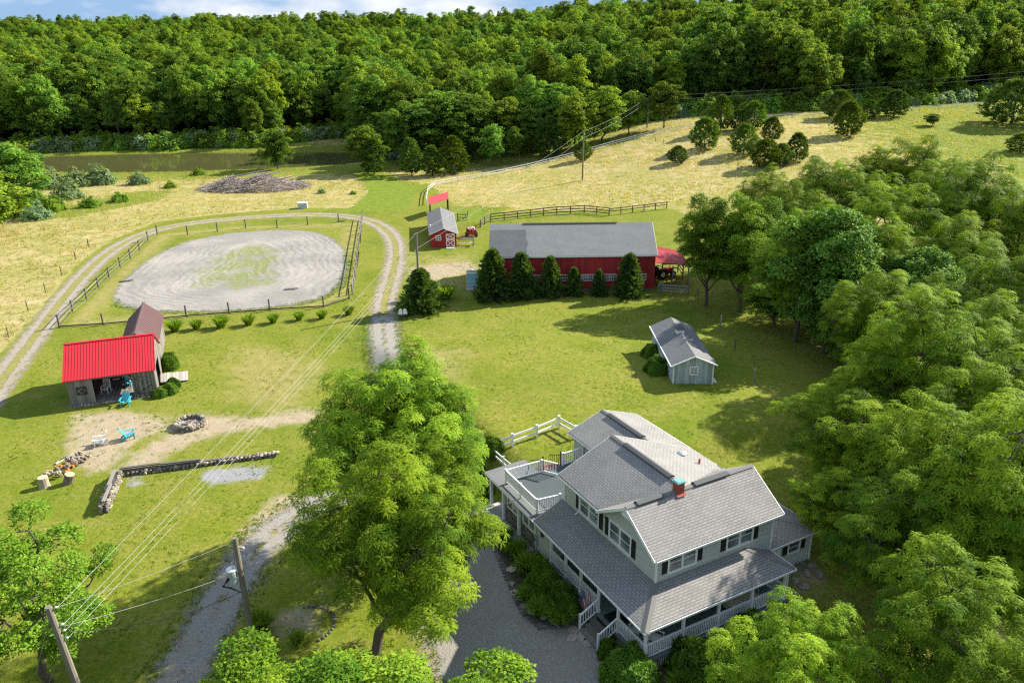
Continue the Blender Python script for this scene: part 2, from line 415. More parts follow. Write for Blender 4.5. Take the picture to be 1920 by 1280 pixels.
# ------------------------------------------------------------------ ground
def dist_poly(X, Y, P, closed=True):
    "distance to a polyline"
    D = np.full(X.shape, 1e9); n = len(P)
    for i in range(n if closed else n - 1):
        a, b = P[i], P[(i + 1) % n]; ex, ey = b[0] - a[0], b[1] - a[1]; q = ex*ex + ey*ey + 1e-9
        t = np.clip(((X - a[0])*ex + (Y - a[1])*ey)/q, 0, 1)
        D = np.minimum(D, np.hypot(X - a[0] - t*ex, Y - a[1] - t*ey))
    return D
def inside(X, Y, P):
    r = np.zeros(X.shape, bool); n = len(P)
    for i in range(n):
        (x0, y0), (x1, y1) = P[i][:2], P[(i + 1) % n][:2]
        c = ((y0 > Y) != (y1 > Y)) & (X < (x1 - x0)*(Y - y0)/(y1 - y0 + 1e-12) + x0); r ^= c
    return r
def sdf(X, Y, P):
    "signed distance, positive inside"
    return np.where(inside(X, Y, P), 1, -1)*dist_poly(X, Y, P)
def gp(*pts): return [tuple(G(*p)[:2]) for p in pts]
def smooth_line(P, it=2):
    for _ in range(it):
        Q = [P[0]]
        for a, b in zip(P, P[1:]): Q += [tuple(.75*np.array(a) + .25*np.array(b)), tuple(.25*np.array(a) + .75*np.array(b))]
        P = Q + [P[-1]]
    return P
def smooth_loop(P, it=2):
    for _ in range(it):
        Q = []
        for i in range(len(P)):
            a, b = np.array(P[i]), np.array(P[(i + 1) % len(P)]); Q += [tuple(.75*a + .25*b), tuple(.25*a + .75*b)]
        P = Q
    return P
LAWN = gp((-500, 900), (-60, 760), (0, 672), (80, 585), (150, 497), (215, 450), (300, 416), (420, 402), (560, 391), (680, 392), (700, 350), (640, 315), (600, 300), (650, 296), (700, 318), (760, 350), (800, 345), (850, 385), (905, 400), (1160, 394), (1255, 392), (1330, 420), (1500, 470), (1800, 520), (2300, 560)) + [(90, 20), (60, -120), (-80, -120), (-140, 20)]
TRACK = smooth_line(gp((-160, 900), (-50, 790), (20, 690), (80, 610), (140, 532), (200, 474), (262, 440), (330, 422), (420, 411), (520, 404), (600, 402), (665, 406), (715, 422), (740, 448), (744, 480), (735, 520), (722, 560), (718, 600)))
DRIVE = smooth_line(gp((718, 600), (722, 650), (735, 720), (760, 790), (790, 860), (830, 925), (890, 990)))
LANE = smooth_line(gp((250, 1420), (330, 1290), (385, 1180), (430, 1100), (480, 1030), (540, 975), (620, 935), (720, 915), (830, 930)))
COURT = smooth_loop(gp((800, 905), (850, 890), (905, 945), (935, 965), (965, 1050), (985, 1110), (1040, 1150), (1110, 1170), (1150, 1215), (1140, 1290), (1120, 1420), (860, 1420), (820, 1290), (790, 1150), (775, 1000)), 1)
ARENA = smooth_loop(gp((205, 560), (228, 525), (282, 482), (345, 452), (430, 436), (530, 430), (598, 434), (640, 454), (655, 490), (646, 532), (606, 561), (530, 576), (420, 585), (300, 586), (228, 577)), 2)
ARENA_RING = gp((112, 614), (205, 520), (295, 439), (440, 424), (680, 416), (662, 556), (600, 578), (350, 597), (180, 612))
DIRT = [gp((140, 775), (235, 768), (330, 790), (255, 830), (225, 868), (170, 892), (125, 862), (128, 812)),
        gp((298, 803), (360, 775), (480, 782), (560, 765), (606, 768), (590, 792), (470, 806), (390, 822), (330, 845), (288, 878), (215, 882), (262, 840), (310, 815)),
        gp((520, 925), (600, 925), (560, 955), (500, 1000), (440, 1050), (420, 1040), (470, 975)),
        gp((765, 500), (880, 490), (905, 505), (870, 515), (800, 528), (765, 520)),
        gp((560, 1140), (600, 1150), (590, 1185), (520, 1190), (500, 1170), (520, 1150)),
        gp((790, 1080), (830, 1180), (850, 1290), (790, 1290), (780, 1180)),
        gp((1478, 1055), (1530, 1048), (1545, 1090), (1480, 1120))]
GREY = [gp((380, 878), (470, 870), (512, 872), (500, 898), (400, 912), (365, 900)), gp((232, 893), (262, 888), (275, 905), (240, 918))]
TANGRASS = [gp((430, 640), (560, 650), (640, 690), (560, 790), (420, 760), (400, 690)), gp((130, 770), (330, 760), (350, 800), (130, 840)), gp((700, 640), (900, 650), (880, 720), (760, 740)), gp((760, 480), (900, 470), (900, 540), (770, 560))]
GREENPATCH = [gp((880, 385), (960, 388), (930, 410), (870, 420), (845, 400)), gp((60, 400), (240, 360), (330, 355), (300, 375), (120, 412)), gp((640, 400), (760, 395), (790, 345), (700, 320), (640, 300), (690, 360))]
EDGE_PX = [(-500, 330), (-260, 318), (-60, 308), (60, 290), (150, 284), (300, 281), (480, 277), (600, 263), (662, 258), (690, 298), (800, 303), (900, 297), (1000, 286), (1060, 272), (1130, 248), (1200, 232), (1300, 217), (1480, 210), (1700, 200), (1900, 186), (2300, 170)]
EDGE = [G(*p) for p in EDGE_PX]
_et = np.array([p[0]/p[1] for p in EDGE]); _er = np.array([p[1] for p in EDGE])
def edge_y(t): return np.interp(t, _et, _er)

def axis(lo, hi, fine0, fine1, step, grow):
    a = list(np.arange(fine0, fine1, step)); s = step
    while a[-1] < hi: s *= grow; a.append(a[-1] + s)
    s = step
    while a[0] > lo: s *= grow; a.insert(0, a[0] - s)
    return np.array(a)
gx = axis(-1500, 1500, -60, 62, .62, 1.045); gy = axis(-250, 1700, 22, 140, .62, 1.03)
GX, GY = np.meshgrid(gx, gy); GZ = hz(GX, GY)
sl = sdf(GX, GY, LAWN)
dry = S((-sl + .3)/1.6)
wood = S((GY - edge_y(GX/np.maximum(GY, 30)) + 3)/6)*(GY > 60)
grove = S((GX - (8 + .34*GY))/7)*S((125 - GY)/20)*(GX > 18)          # darker ground colour under the trees right of the lawn
rough = np.zeros_like(GX)
for P in GREENPATCH: rough = np.maximum(rough, S((sdf(GX, GY, P) + 1.5)/3.5))
qp = np.sqrt(((GX + 88)/58)**2 + ((GY - 208)/14.5)**2); rough = np.maximum(rough, 1 - S((qp - 1.6)/.8))
rough = np.maximum(rough, S((GX - 62)/40)*S((GY - 120)/40)*.8)
dirt = np.zeros_like(GX); grey = np.zeros_like(GX); tan = np.zeros_like(GX)
for P in DIRT: dirt = np.maximum(dirt, S((sdf(GX, GY, P) + 1.4)/3.0))
for P in GREY: grey = np.maximum(grey, S((sdf(GX, GY, P) + .9)/2.2))
for P in TANGRASS: tan = np.maximum(tan, S((sdf(GX, GY, P) + 3.)/7.))
tan = np.maximum(tan, .95*S((sdf(GX, GY, ARENA_RING) + .5)/1.5)*S((1.8 - np.maximum(sdf(GX, GY, ARENA_RING) - 1.2, 0))/5 + .62))
tan = np.maximum(tan, .9*S((2.6 - np.abs(dist_poly(GX, GY, TRACK, False)))/1.6))
tan = np.maximum(tan, .8*S((3.4 - np.abs(dist_poly(GX, GY, LANE, False)))/2.2)); tan = np.maximum(tan, .8*S((3.4 - np.abs(dist_poly(GX, GY, DRIVE, False)))/2.2))
nx, ny = len(gx), len(gy)
idx = np.arange(nx*ny).reshape(ny, nx)
F = np.stack([idx[:-1, :-1], idx[:-1, 1:], idx[1:, 1:], idx[1:, :-1]], -1).reshape(-1, 4)
def _ground():
    m, nt, b = mat('ground_cover'); p = geopos(nt)
    za, zb = N(nt, 'Separate' + 'XYZ'), N(nt, 'Separate' + 'XYZ')
    L(nt, attr(nt, 'zone_a').outputs['Vector'], za.inputs[0]); L(nt, attr(nt, 'zone_b').outputs['Vector'], zb.inputs[0])
    nb, nm, nf = noise(nt, p, .09, 5, .6), noise(nt, p, .9, 5, .65), noise(nt, p, 9., 4, .7)
    nw = noise(nt, p, .35, 6, .65)
    mp = N(nt, 'Mapping'); mp.inputs['Scale'].default_value = (.10, 1.9, 1); mp.inputs['Rotation'].default_value = (0, 0, .42); L(nt, p, mp.inputs['Vector'])
    ns = noise(nt, mp.outputs['Vector'], .8, 5, .6)
    n3 = noise(nt, p, 3.2, 5, .7)
    lawn = mixc(nt, ramp(nt, nb, .36, .66), (.132, .182, .013), (.255, .256, .03))
    lawn = mixc(nt, math_(nt, 'MULTIPLY', ramp(nt, nw, .44, .66), .85), lawn, (.30, .262, .066))
    lawn = mixc(nt, math_(nt, 'MULTIPLY', ramp(nt, noise(nt, p, .045, 3, .5), .45, .62), .35), lawn, (.26, .245, .05))
    lawn = mixc(nt, math_(nt, 'MULTIPLY', ramp(nt, n3, .42, .60), .62), lawn, (.085, .138, .008))
    lawn = mixc(nt, math_(nt, 'MULTIPLY', ramp(nt, nf, .48, .62), .6), lawn, (.058, .096, .006))
    lawn = mixc(nt, math_(nt, 'MULTIPLY', ramp(nt, ns, .5, .72), .45), lawn, (.20, .205, .03))
    nmix = math_(nt, 'ADD', math_(nt, 'MULTIPLY', nm, .55), math_(nt, 'MULTIPLY', n3, .45))
    def thr(a, n, lo=.3, hi=.7): return ramp(nt, math_(nt, 'ADD', a, math_(nt, 'MULTIPLY_ADD', n, 2.2, -1.1)), lo, hi)
    tang = mixc(nt, nm, (.29, .235, .085), (.40, .32, .16))
    c = mixc(nt, math_(nt, 'MULTIPLY', ramp(nt, math_(nt, 'ADD', zb.outputs[2], math_(nt, 'MULTIPLY_ADD', nmix, 2.6, -1.55)), .15, 1.0), .7), lawn, tang)
    meadow = mixc(nt, ramp(nt, nm, .3, .7), (.36, .30, .13), (.53, .43, .255))
    meadow = mixc(nt, math_(nt, 'MULTIPLY', ramp(nt, nw, .40, .60), .85), meadow, (.245, .25, .055))
    meadow = mixc(nt, math_(nt, 'MULTIPLY', ramp(nt, nb, .42, .62), .75), meadow, (.27, .275, .075))
    meadow = mixc(nt, math_(nt, 'MULTIPLY', ramp(nt, nf, .45, .7), .5), meadow, (.30, .24, .11))
    c = mixc(nt, thr(za.outputs[0], nw), c, meadow)
    weeds = mixc(nt, ramp(nt, nm, .35, .7), (.11, .17, .014), (.20, .235, .03))
    c = mixc(nt, thr(za.outputs[1], nw), c, weeds)
    soil = mixc(nt, nm, (.26, .205, .13), (.43, .36, .25))
    c = mixc(nt, thr(za.outputs[2], nmix, .25, .85), c, soil)
    grav = mixc(nt, nf, (.16, .165, .175), (.36, .36, .37)); c = mixc(nt, thr(zb.outputs[0], nmix, .35, .75), c, grav)
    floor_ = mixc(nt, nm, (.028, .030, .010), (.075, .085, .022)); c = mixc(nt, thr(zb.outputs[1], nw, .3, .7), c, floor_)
    L(nt, c, b.inputs['Base Color']); b.inputs['Roughness'].default_value = 1.; b.inputs['Specular IOR Level'].default_value = .1
    bump(nt, b, math_(nt, 'ADD', math_(nt, 'MULTIPLY', nf, .4), nm), .14, .8)
    return m
M['ground'] = _ground()
gme = mesh_np('ground', np.stack([GX, GY, GZ], -1).reshape(-1, 3), F, {'zone_a': np.stack([dry, rough, dirt], -1).reshape(-1, 3), 'zone_b': np.stack([grey, np.maximum(wood, grove*.9), tan], -1).reshape(-1, 3)}, smooth=True)
tag(add('ground', gme, None, M['ground']), kind='structure')

def sheet(name, fn, box, res, m, lift=.02):
    "thin ground sheet where fn(x,y)>-0.7 (metres inside its edge)"
    xs = np.arange(box[0], box[1], res); ys = np.arange(box[2], box[3], res); X, Y = np.meshgrid(xs, ys)
    e, a = fn(X, Y); i = np.arange(X.size).reshape(X.shape)
    Q = np.stack([i[:-1, :-1], i[:-1, 1:], i[1:, 1:], i[1:, :-1]], -1).reshape(-1, 4)
    Q = Q[(e.ravel()[Q] > -.7).any(1)]
    u, inv = np.unique(Q, return_inverse=True); V = np.stack([X.ravel()[u], Y.ravel()[u], hz(X.ravel()[u], Y.ravel()[u]) + lift], -1)
    me = mesh_np(name, V, inv.reshape(-1, 4), {'edge': np.clip(e.ravel()[u], -1, 3), 'aux': a.ravel()[u]}, smooth=True)
    return tag(add(name, me, None, m), kind='structure')
def ragged(m, nt, b, p, extra=None, amp=1.5, sc=1.1):
    "worn, uneven border: the sheet gives way to the turf beneath it"
    e = attr(nt, 'edge').outputs['Fac']; n1 = noise(nt, p, sc, 6, .7)
    v = math_(nt, 'ADD', e, math_(nt, 'MULTIPLY_ADD', n1, 2*amp, -amp - .15))
    if extra is not None: v = math_(nt, 'MINIMUM', v, extra)
    v = math_(nt, 'ADD', v, math_(nt, 'MULTIPLY_ADD', noise(nt, p, 5.5, 4, .7), 1.3, -.65))
    al = ramp(nt, math_(nt, 'MULTIPLY_ADD', v, 1.1, .5), .2, .9); L(nt, al, b.inputs['Alpha'])
def _gravel(name, ca, cb, strip=0., arena=False):
    m, nt, b = mat(name); p = geopos(nt); nf = noise(nt, p, 11., 5, .75); nm = noise(nt, p, .7, 6, .65); vo = N(nt, 'TexVoronoi', Scale=16.); L(nt, p, vo.inputs['Vector'])
    c = mixc(nt, ramp(nt, nf, .32, .68), ca, cb); c = mixc(nt, math_(nt, 'MULTIPLY', ramp(nt, nm, .42, .68), .6), c, (.33, .28, .20))
    c = mixc(nt, math_(nt, 'MULTIPLY', vo.outputs['Distance'], .5), c, tuple(x*.55 for x in ca))
    ex = None; aux = attr(nt, 'aux').outputs['Fac']
    if strip:
        # turf strip between the two wheel ruts
        ex = math_(nt, 'ADD', math_(nt, 'MULTIPLY_ADD', math_(nt, 'ABSOLUTE', aux), 3.2, strip), math_(nt, 'MULTIPLY_ADD', noise(nt, p, 1.2, 7, .75), 4.6, -2.1))
    if arena:
        # curved drag and wheel marks follow the rail; thin weeds in the middle
        wob = math_(nt, 'MULTIPLY', noise(nt, p, .085, 5, .6), 46.)
        def rings(fr, ph): n_ = N(nt, 'Math'); n_.operation = 'SINE'; L(nt, math_(nt, 'ADD', math_(nt, 'MULTIPLY_ADD', aux, fr, ph), wob), n_.inputs[0]); return n_.outputs[0]
        l1, l2 = rings(70., 0.), rings(151., 2.)
        brk = ramp(nt, noise(nt, p, .22, 5, .65), .42, .62)
        c = mixc(nt, math_(nt, 'MULTIPLY', ramp(nt, l1, .55, .98), math_(nt, 'MULTIPLY', brk, .26)), c, (.24, .23, .225))
        c = mixc(nt, math_(nt, 'MULTIPLY', ramp(nt, l2, .3, .95), math_(nt, 'MULTIPLY', ramp(nt, noise(nt, p, .3, 5, .65), .48, .64), .2)), c, (.45, .42, .385))
        c = mixc(nt, math_(nt, 'MULTIPLY', ramp(nt, noise(nt, p, .13, 5, .6), .42, .68), .6), c, (.42, .385, .34))
        wd = ramp(nt, math_(nt, 'ADD', math_(nt, 'MULTIPLY', ramp(nt, aux, .38, .8), .30), math_(nt, 'MULTIPLY_ADD', noise(nt, p, .30, 8, .74), 1., -.17)), .52, .66)
        c = mixc(nt, math_(nt, 'MULTIPLY', wd, ramp(nt, noise(nt, p, 2.2, 5, .7), .36, .56)), c, mixc(nt, nf, (.12, .175, .025), (.25, .27, .06)))
        bump(nt, b, math_(nt, 'ADD', math_(nt, 'MULTIPLY', l1, .3), nf), .06)
    else: bump(nt, b, nf, .05)
    L(nt, c, b.inputs['Base Color']); b.inputs['Roughness'].default_value = 1.; b.inputs['Specular IOR Level'].default_value = .15
    ragged(m, nt, b, p, ex); return m
def f_track(X, Y):
    d = dist_poly(X, Y, TRACK, False); return 1.55 - d, d
def f_drive(X, Y):
    d1 = dist_poly(X, Y, DRIVE, False); d2 = dist_poly(X, Y, LANE, False); c = sdf(X, Y, COURT)
    a = np.where(c > -1.2, 1.6, np.minimum(np.where(d1 < d2, d1, d2) + .15, 1.6))
    return np.maximum(np.maximum(1.7 - d1, 1.5 - d2), c), a
def f_arena(X, Y):
    e = sdf(X, Y, ARENA); return e, np.clip(e/14., 0, 1)
_bb = lambda P, m=3: (min(p[0] for p in P) - m, max(p[0] for p in P) + m, min(p[1] for p in P) - m, max(p[1] for p in P) + m)
sheet('farm_track', f_track, _bb(TRACK), .5, _gravel('track_dirt', (.27, .24, .20), (.47, .42, .34), strip=-1.5), .012)
sheet('gravel_driveway', f_drive, _bb(DRIVE + LANE + COURT), .45, _gravel('grey_gravel', (.225, .21, .19), (.47, .45, .41), strip=-1.0), .02)
sheet('riding_arena', f_arena, _bb(ARENA), .7, _gravel('arena_stone_dust', (.215, .21, .205), (.345, .335, .32), arena=True), .016)
BED = smooth_loop([house_xy(*q) for q in ((.2, 1.0), (.2, 16.2), (-1.0, 15.6), (-1.6, 12.5), (-2.3, 9.5), (-2.8, 7.2), (-2.5, 5.6), (-1.0, 4.9), (-.4, 4.7), (-.3, 2.0), (-.8, 0.5), (-1.0, -1.2), (1., -2.2), (5., -1.9), (9.5, -1.3), (10.2, .2), (.4, .3))], 1)
def f_bed(X, Y): return sdf(X, Y, BED), X*0
def _bedmat():
    m, nt, b = mat('mulch_bed'); p = geopos(nt); n1 = noise(nt, p, 6., 6, .7)
    L(nt, mixc(nt, n1, (.035, .028, .02), (.12, .095, .065)), b.inputs['Base Color']); b.inputs['Roughness'].default_value = 1.; bump(nt, b, n1, .06); ragged(m, nt, b, p, None, .35, 1.6); return m
sheet('planting_bed', f_bed, _bb(BED), .4, _bedmat(), .03)
# pond
ang = np.linspace(0, 2*math.pi, 64, endpoint=False)
pv = [(-88 + 70*math.cos(a), 208 + 18*math.sin(a), -.32) for a in ang]
pm = bpy.data.meshes.new('pond_water'); pm.from_pydata(pv, [], [tuple(range(64))]); pm.update()
tag(add('pond_water', pm, None, M['water']), kind='structure')

# ------------------------------------------------------------------ foliage library
def unit(a): return a/np.maximum(np.linalg.norm(a, axis=-1, keepdims=True), 1e-9)
def place(T, P, A, sc, rng, tint=None, spin=None):
    "put triangle-soup templates T (list of (t,3,3), axis +Z) at points P with axes A"
    n = len(P); A = unit(A); ref = np.where(np.abs(A[:, 2:3]) < .9, np.array([[0, 0, 1.]]), np.array([[1., 0, 0]]))
    x = unit(np.cross(ref, A)); y = np.cross(A, x); th = rng.uniform(0, 2*np.pi, n) if spin is None else spin
    c, s = np.cos(th)[:, None], np.sin(th)[:, None]; x2 = x*c + y*s; y2 = -x*s + y*c
    R = np.stack([x2, y2, A], 1)*np.asarray(sc).reshape(-1, 1, 1)       # rows are the axes
    k = rng.integers(0, len(T), n); V, C = [], []
    if tint is None: tint = rng.random(n)
    for i, t in enumerate(T):
        sel = np.where(k == i)[0]
        if len(sel) == 0: continue
        v = np.einsum('tvk,nkj->ntvj', t, R[sel]) + P[sel][:, None, None, :]
        V.append(v.reshape(-1, 3)); tt = np.repeat(tint[sel], t.shape[0]*3); C.append(np.clip(tt + np.repeat(rng.normal(0, .17, len(sel)*t.shape[0]), 3), 0, 1))
    return np.concatenate(V), np.concatenate(C)
def soup(name, V, C, m):
    me = mesh_np(name, V, np.arange(len(V)).reshape(-1, 3), {'tint': C}); me.materials.append(m); return me
def t_frond(rng, n=7, Lf=.47, w=.092):
    "rosette of drooping feather leaves (walnut)"
    tris = []
    for i in range(n):
        az = 2*math.pi*i/n + rng.uniform(-.3, .3); el = rng.uniform(.0, .5); ln = Lf*rng.uniform(.75, 1.15); k = 5
        d = np.array([math.cos(az), math.sin(az), 0]); side = np.array([-d[1], d[0], 0]); p = d*.03; P = [p]; e = el
        for j in range(k): p = p + (d*math.cos(e) + np.array([0, 0, math.sin(e)]))*ln/k; P.append(p); e -= rng.uniform(.12, .26)
        for j in range(1, k + 1):
            fwd = P[j] - P[j - 1]; prof = (.55, .95, 1., .85, .6)[j - 1]
            for sg in (-1, 1):
                tip = P[j] + side*sg*w*prof + fwd*.45 + np.array([0, 0, -w*prof*.22]); tris.append([P[j - 1] + fwd*.15, P[j] + fwd*.12, tip][::sg])
    return np.array(tris)
def t_leaves(rng, n=7, Ll=.17, Lw=.09, spread=.13):
    "small cluster of folded leaves"
    tris = []
    for i in range(n):
        az = rng.uniform(0, 2*math.pi); el = rng.uniform(-.6, .6); d = np.array([math.cos(az)*math.cos(el), math.sin(az)*math.cos(el), math.sin(el)])
        s = np.array([-math.sin(az), math.cos(az), rng.uniform(-.5, .5)]); nrm = np.cross(d, s); l = Ll*rng.uniform(.7, 1.2)
        b = d*spread*rng.uniform(.1, 1); t = b + d*l; m = b + d*l*.5; u = nrm*Lw*.25*rng.uniform(-.3, 1)
        tris += [[b, m + s*Lw*.55 + u, t], [t, m - s*Lw*.55 + u, b]]
    return np.array(tris)
def t_spray(rng, n=7, Ll=.5, w=.07, curl=.35):
    "fan of narrow needle shoots pointing along +Z"
    tris = []
    for i in range(n):
        az = rng.uniform(0, 2*math.pi); op = rng.uniform(.15, 1.0); d = np.array([math.cos(az)*math.sin(op), math.sin(az)*math.sin(op), math.cos(op)])
        s = np.cross(d, rng.normal(size=3)); s /= np.linalg.norm(s); l = Ll*rng.uniform(.6, 1.1); b = d*.02
        tris += [[b - s*w*.4, b + d*l*.5 + s*w, b + d*l], [b + d*l, b + d*l*.5 - s*w, b + s*w*.4]]
    return np.array(tris)
_rg = np.random.default_rng(11)
T_FROND = [t_frond(_rg, int(_rg.integers(6, 9))) for _ in range(8)]
T_LEAF = [t_leaves(_rg) for _ in range(8)]
T_MAPLE = [t_leaves(_rg, 6, .24, .2, .17) for _ in range(8)]
T_FAR = [t_leaves(_rg, 6, .85, .6, .45) for _ in range(8)]
T_MID = [t_leaves(_rg, 6, .50, .34, .3) for _ in range(8)]
T_NEEDLE = [t_spray(_rg, 7, .55, .06) for _ in range(8)]
T_SPRUCE = [t_spray(_rg, 6, .52, .075) for _ in range(8)]
T_PINE = [t_spray(_rg, 9, 1.1, .16) for _ in range(6)]
T_BOX = [t_leaves(_rg, 7, .085, .055, .07) for _ in range(6)]
def tube_np(P, r, n=6):
    P = np.asarray(P, float); k = len(P); d = unit(np.gradient(P, axis=0)); ref = np.tile([[.31, .95, 0.]], (k, 1)); x = unit(np.cross(d, ref)); y = np.cross(d, x)
    a = np.linspace(0, 2*np.pi, n, endpoint=False); V = P[:, None] + (x[:, None]*np.cos(a)[None, :, None] + y[:, None]*np.sin(a)[None, :, None])*np.asarray(r).reshape(-1, 1, 1)
    i = np.arange(k*n).reshape(k, n); Q = np.stack([i[:-1], np.roll(i[:-1], -1, 1), np.roll(i[1:], -1, 1), i[1:]], -1).reshape(-1, 4)
    return V.reshape(-1, 3), Q
def wood_mesh(name, tubes, m):
    V, Q, o = [], [], 0
    for (P, r, n) in tubes:
        v, q = tube_np(P, r, n); V.append(v); Q.append(q + o); o += len(v)
    me = mesh_np(name, np.concatenate(V), np.concatenate(Q), smooth=True); me.materials.append(m); return me
def bend(a, b, sag, rng, k=5):
    a, b = np.asarray(a, float), np.asarray(b, float); t = np.linspace(0, 1, k)[:, None]; j = rng.normal(0, 1, (k, 3))*np.linalg.norm(b - a)*.03; j[0] = j[-1] = 0
    return a + (b - a)*t + np.array([0, 0, 1.])*(sag*np.sin(np.pi*t))*np.linalg.norm(b - a) + j
def broad_tree(seed, Ht, R, base, n_cl, cl_r, T, per, sc, m, trunk_r=.28, lean=(0, 0), squash=.72, shell=.42, under=-.35, flat=.35, bm=None):
    "broadleaf tree: limbs carry separate leaf clumps; returns (crown mesh, wood mesh)"
    rng = np.random.default_rng(seed); Hc = Ht - base; C = []; tries = 0
    ctr = np.array([lean[0], lean[1], base + Hc*.48]); dmin = cl_r*1.0
    while len(C) < n_cl and tries < 9000:
        tries += 1; d = unit(rng.normal(size=3)); rr = (shell + (1 - shell)*rng.random()**.7)
        lobes = 1 + .24*math.sin(3*math.atan2(d[1], d[0]) + seed) + .17*math.sin(5*math.atan2(d[1], d[0]) + 2.1*seed + 3*d[2])
        wz = .5*(1.0 if d[2] > 0 else .92); q = ctr + d*rr*np.array([R*lobes, R*lobes, Hc*wz]) - d*np.array([1, 1, .8])*cl_r*.75
        if q[2] < base: continue
        if all(np.linalg.norm(q - c) > dmin for c in C): C.append(q)
        elif tries % 900 == 0: dmin *= .9
    C = np.array(C); rad = cl_r*rng.uniform(.7, 1.25, len(C))
    # wood
    tr_top = np.array([lean[0]*.7, lean[1]*.7, base + Hc*.62]); tp = bend((0, 0, -.3), tr_top, 0, rng, 8); tubes = [(tp, np.linspace(trunk_r, trunk_r*.28, 8), 8)]
    order = [int(np.argmax(C[:, 2]))]; D = np.linalg.norm(C - C[order[0]], axis=1)
    for _ in range(min(9, len(C) - 1)): j = int(np.argmax(D)); order.append(j); D = np.minimum(D, np.linalg.norm(C - C[j], axis=1))
    pts = []
    for j in order:
        hf = np.clip((C[j][2] - base)/Hc*.55 + .12, .12, .9); a = tp[0] + (tp[-1] - tp[0])*hf; kk = hf*7; i0 = int(kk); a = tp[i0] + (tp[min(i0 + 1, 7)] - tp[i0])*(kk - i0)
        P = bend(a, C[j], .08, rng, 6); tubes.append((P, np.linspace(trunk_r*.42, .03, 6), 6)); pts.append(P)
    AP = np.concatenate([p[1:] for p in pts])
    for j in range(len(C)):
        if j in order: continue
        k = int(np.argmin(np.linalg.norm(AP - C[j], axis=1))); tubes.append((bend(AP[k], C[j], .06, rng, 4), np.linspace(.055, .018, 4), 4))
    wm = wood_mesh('trunk', tubes, bm or M['bark'])
    # leaves
    P, A, Tn = [], [], []
    for c, r in zip(C, rad):
        n = max(3, int(per*(r/cl_r)**2)); d = unit(rng.normal(size=(n*2, 3))); d = d[d[:, 2] > under + rng.uniform(-.25, .25, n*2)][:n]
        rr = np.where(rng.random(len(d)) < .88, rng.uniform(.78, 1.10, len(d)), rng.uniform(.3, .8, len(d)))
        P.append(c + d*(r*rr)[:, None]*np.array([1, 1, squash])); A.append(flat*d + np.array([0, 0, 1.]) + .25*flat*unit(c - ctr) + rng.normal(0, .16, d.shape)); Tn.append(np.clip(rng.normal(.5, .2) + .22*rng.normal(size=len(d)), 0, 1))
    P, A, Tn = np.concatenate(P), np.concatenate(A), np.concatenate(Tn)
    V, K = place(T, P, A, sc*rng.uniform(.75, 1.25, len(P)), rng, Tn)
    return soup('crown', V, K, m), wm
def spruce_tree(seed, Ht, R, m, T, n_br=150, per=7, power=.8, lo=.02, droop=.25, sc=1., up_tip=.45):
    rng = np.random.default_rng(seed); P, A = [], []; tubes = [(np.array([[0, 0, -.2], [0, 0, Ht*.5], [0, 0, Ht*.97]]), [.03*Ht*.55, .012*Ht, .01], 6)]
    for i in range(n_br):
        f = lo + (1 - lo)*((i + rng.random())/n_br)**1.15; z = f*Ht*.97; r = R*(1 - f)**power*rng.uniform(.55, 1.22) + .12; az = i*2.399 + rng.uniform(-.4, .4); d = np.array([math.cos(az), math.sin(az), 0])
        s = np.linspace(.30, 1, per); rr = r*s; q = d*rr[:, None] + np.array([0, 0, 1.])*(z + r*(-droop*s + up_tip*.35*s**3))[:, None] + rng.normal(0, .07*R*.5, (per, 3))
        P.append(q); A.append(d*.9 + np.array([0, 0, .55]) + rng.normal(0, .3, (per, 3)))
        if i % 3 == 0: tubes.append((np.array([[0, 0, z], d*r*.5 + [0, 0, z - droop*r*.5], d*r*.85 + [0, 0, z - droop*r*.7]]), [.03, .02, .01], 3))
    P, A = np.concatenate(P), np.concatenate(A); V, K = place(T, P, A, sc*rng.uniform(.7, 1.2, len(P)), rng, np.clip(rng.normal(.45, .22, len(P)), 0, 1))
    return soup('crown', V, K, m), wood_mesh('trunk', tubes, M['bark'])
def cedar_tree(seed, Ht, R, m, T, n=900, sc=1., base=.06):
    "ovoid juniper with a rough outline"
    rng = np.random.default_rng(seed); d = unit(rng.normal(size=(n, 3))); f = rng.random(n)**.9; az = rng.uniform(0, 2*np.pi, n)
    prof = np.sin(np.pi*np.clip(f*.86 + .10, 0, 1))**.75*(1 - .35*f); lump = 1 + .18*np.sin(3*az + 9*f + seed) + .12*np.sin(7*az - 17*f)
    r = R*prof*lump*np.where(rng.random(n) < .75, rng.uniform(.85, 1.05, n), rng.uniform(.3, .85, n))/.85
    P = np.stack([r*np.cos(az), r*np.sin(az), Ht*(base + (1 - base)*f)], -1); A = np.stack([np.cos(az)*.8, np.sin(az)*.8, .5 + f], -1) + rng.normal(0, .3, (n, 3))
    V, K = place(T, P, A, sc*rng.uniform(.7, 1.25, n), rng, np.clip(rng.normal(.45, .25, n), 0, 1))
    return soup('crown', V, K, m), wood_mesh('trunk', [(np.array([[0, 0, -.2], [0, 0, Ht*.5], [0, 0, Ht*.9]]), [.14, .08, .02], 6)], M['bark'])
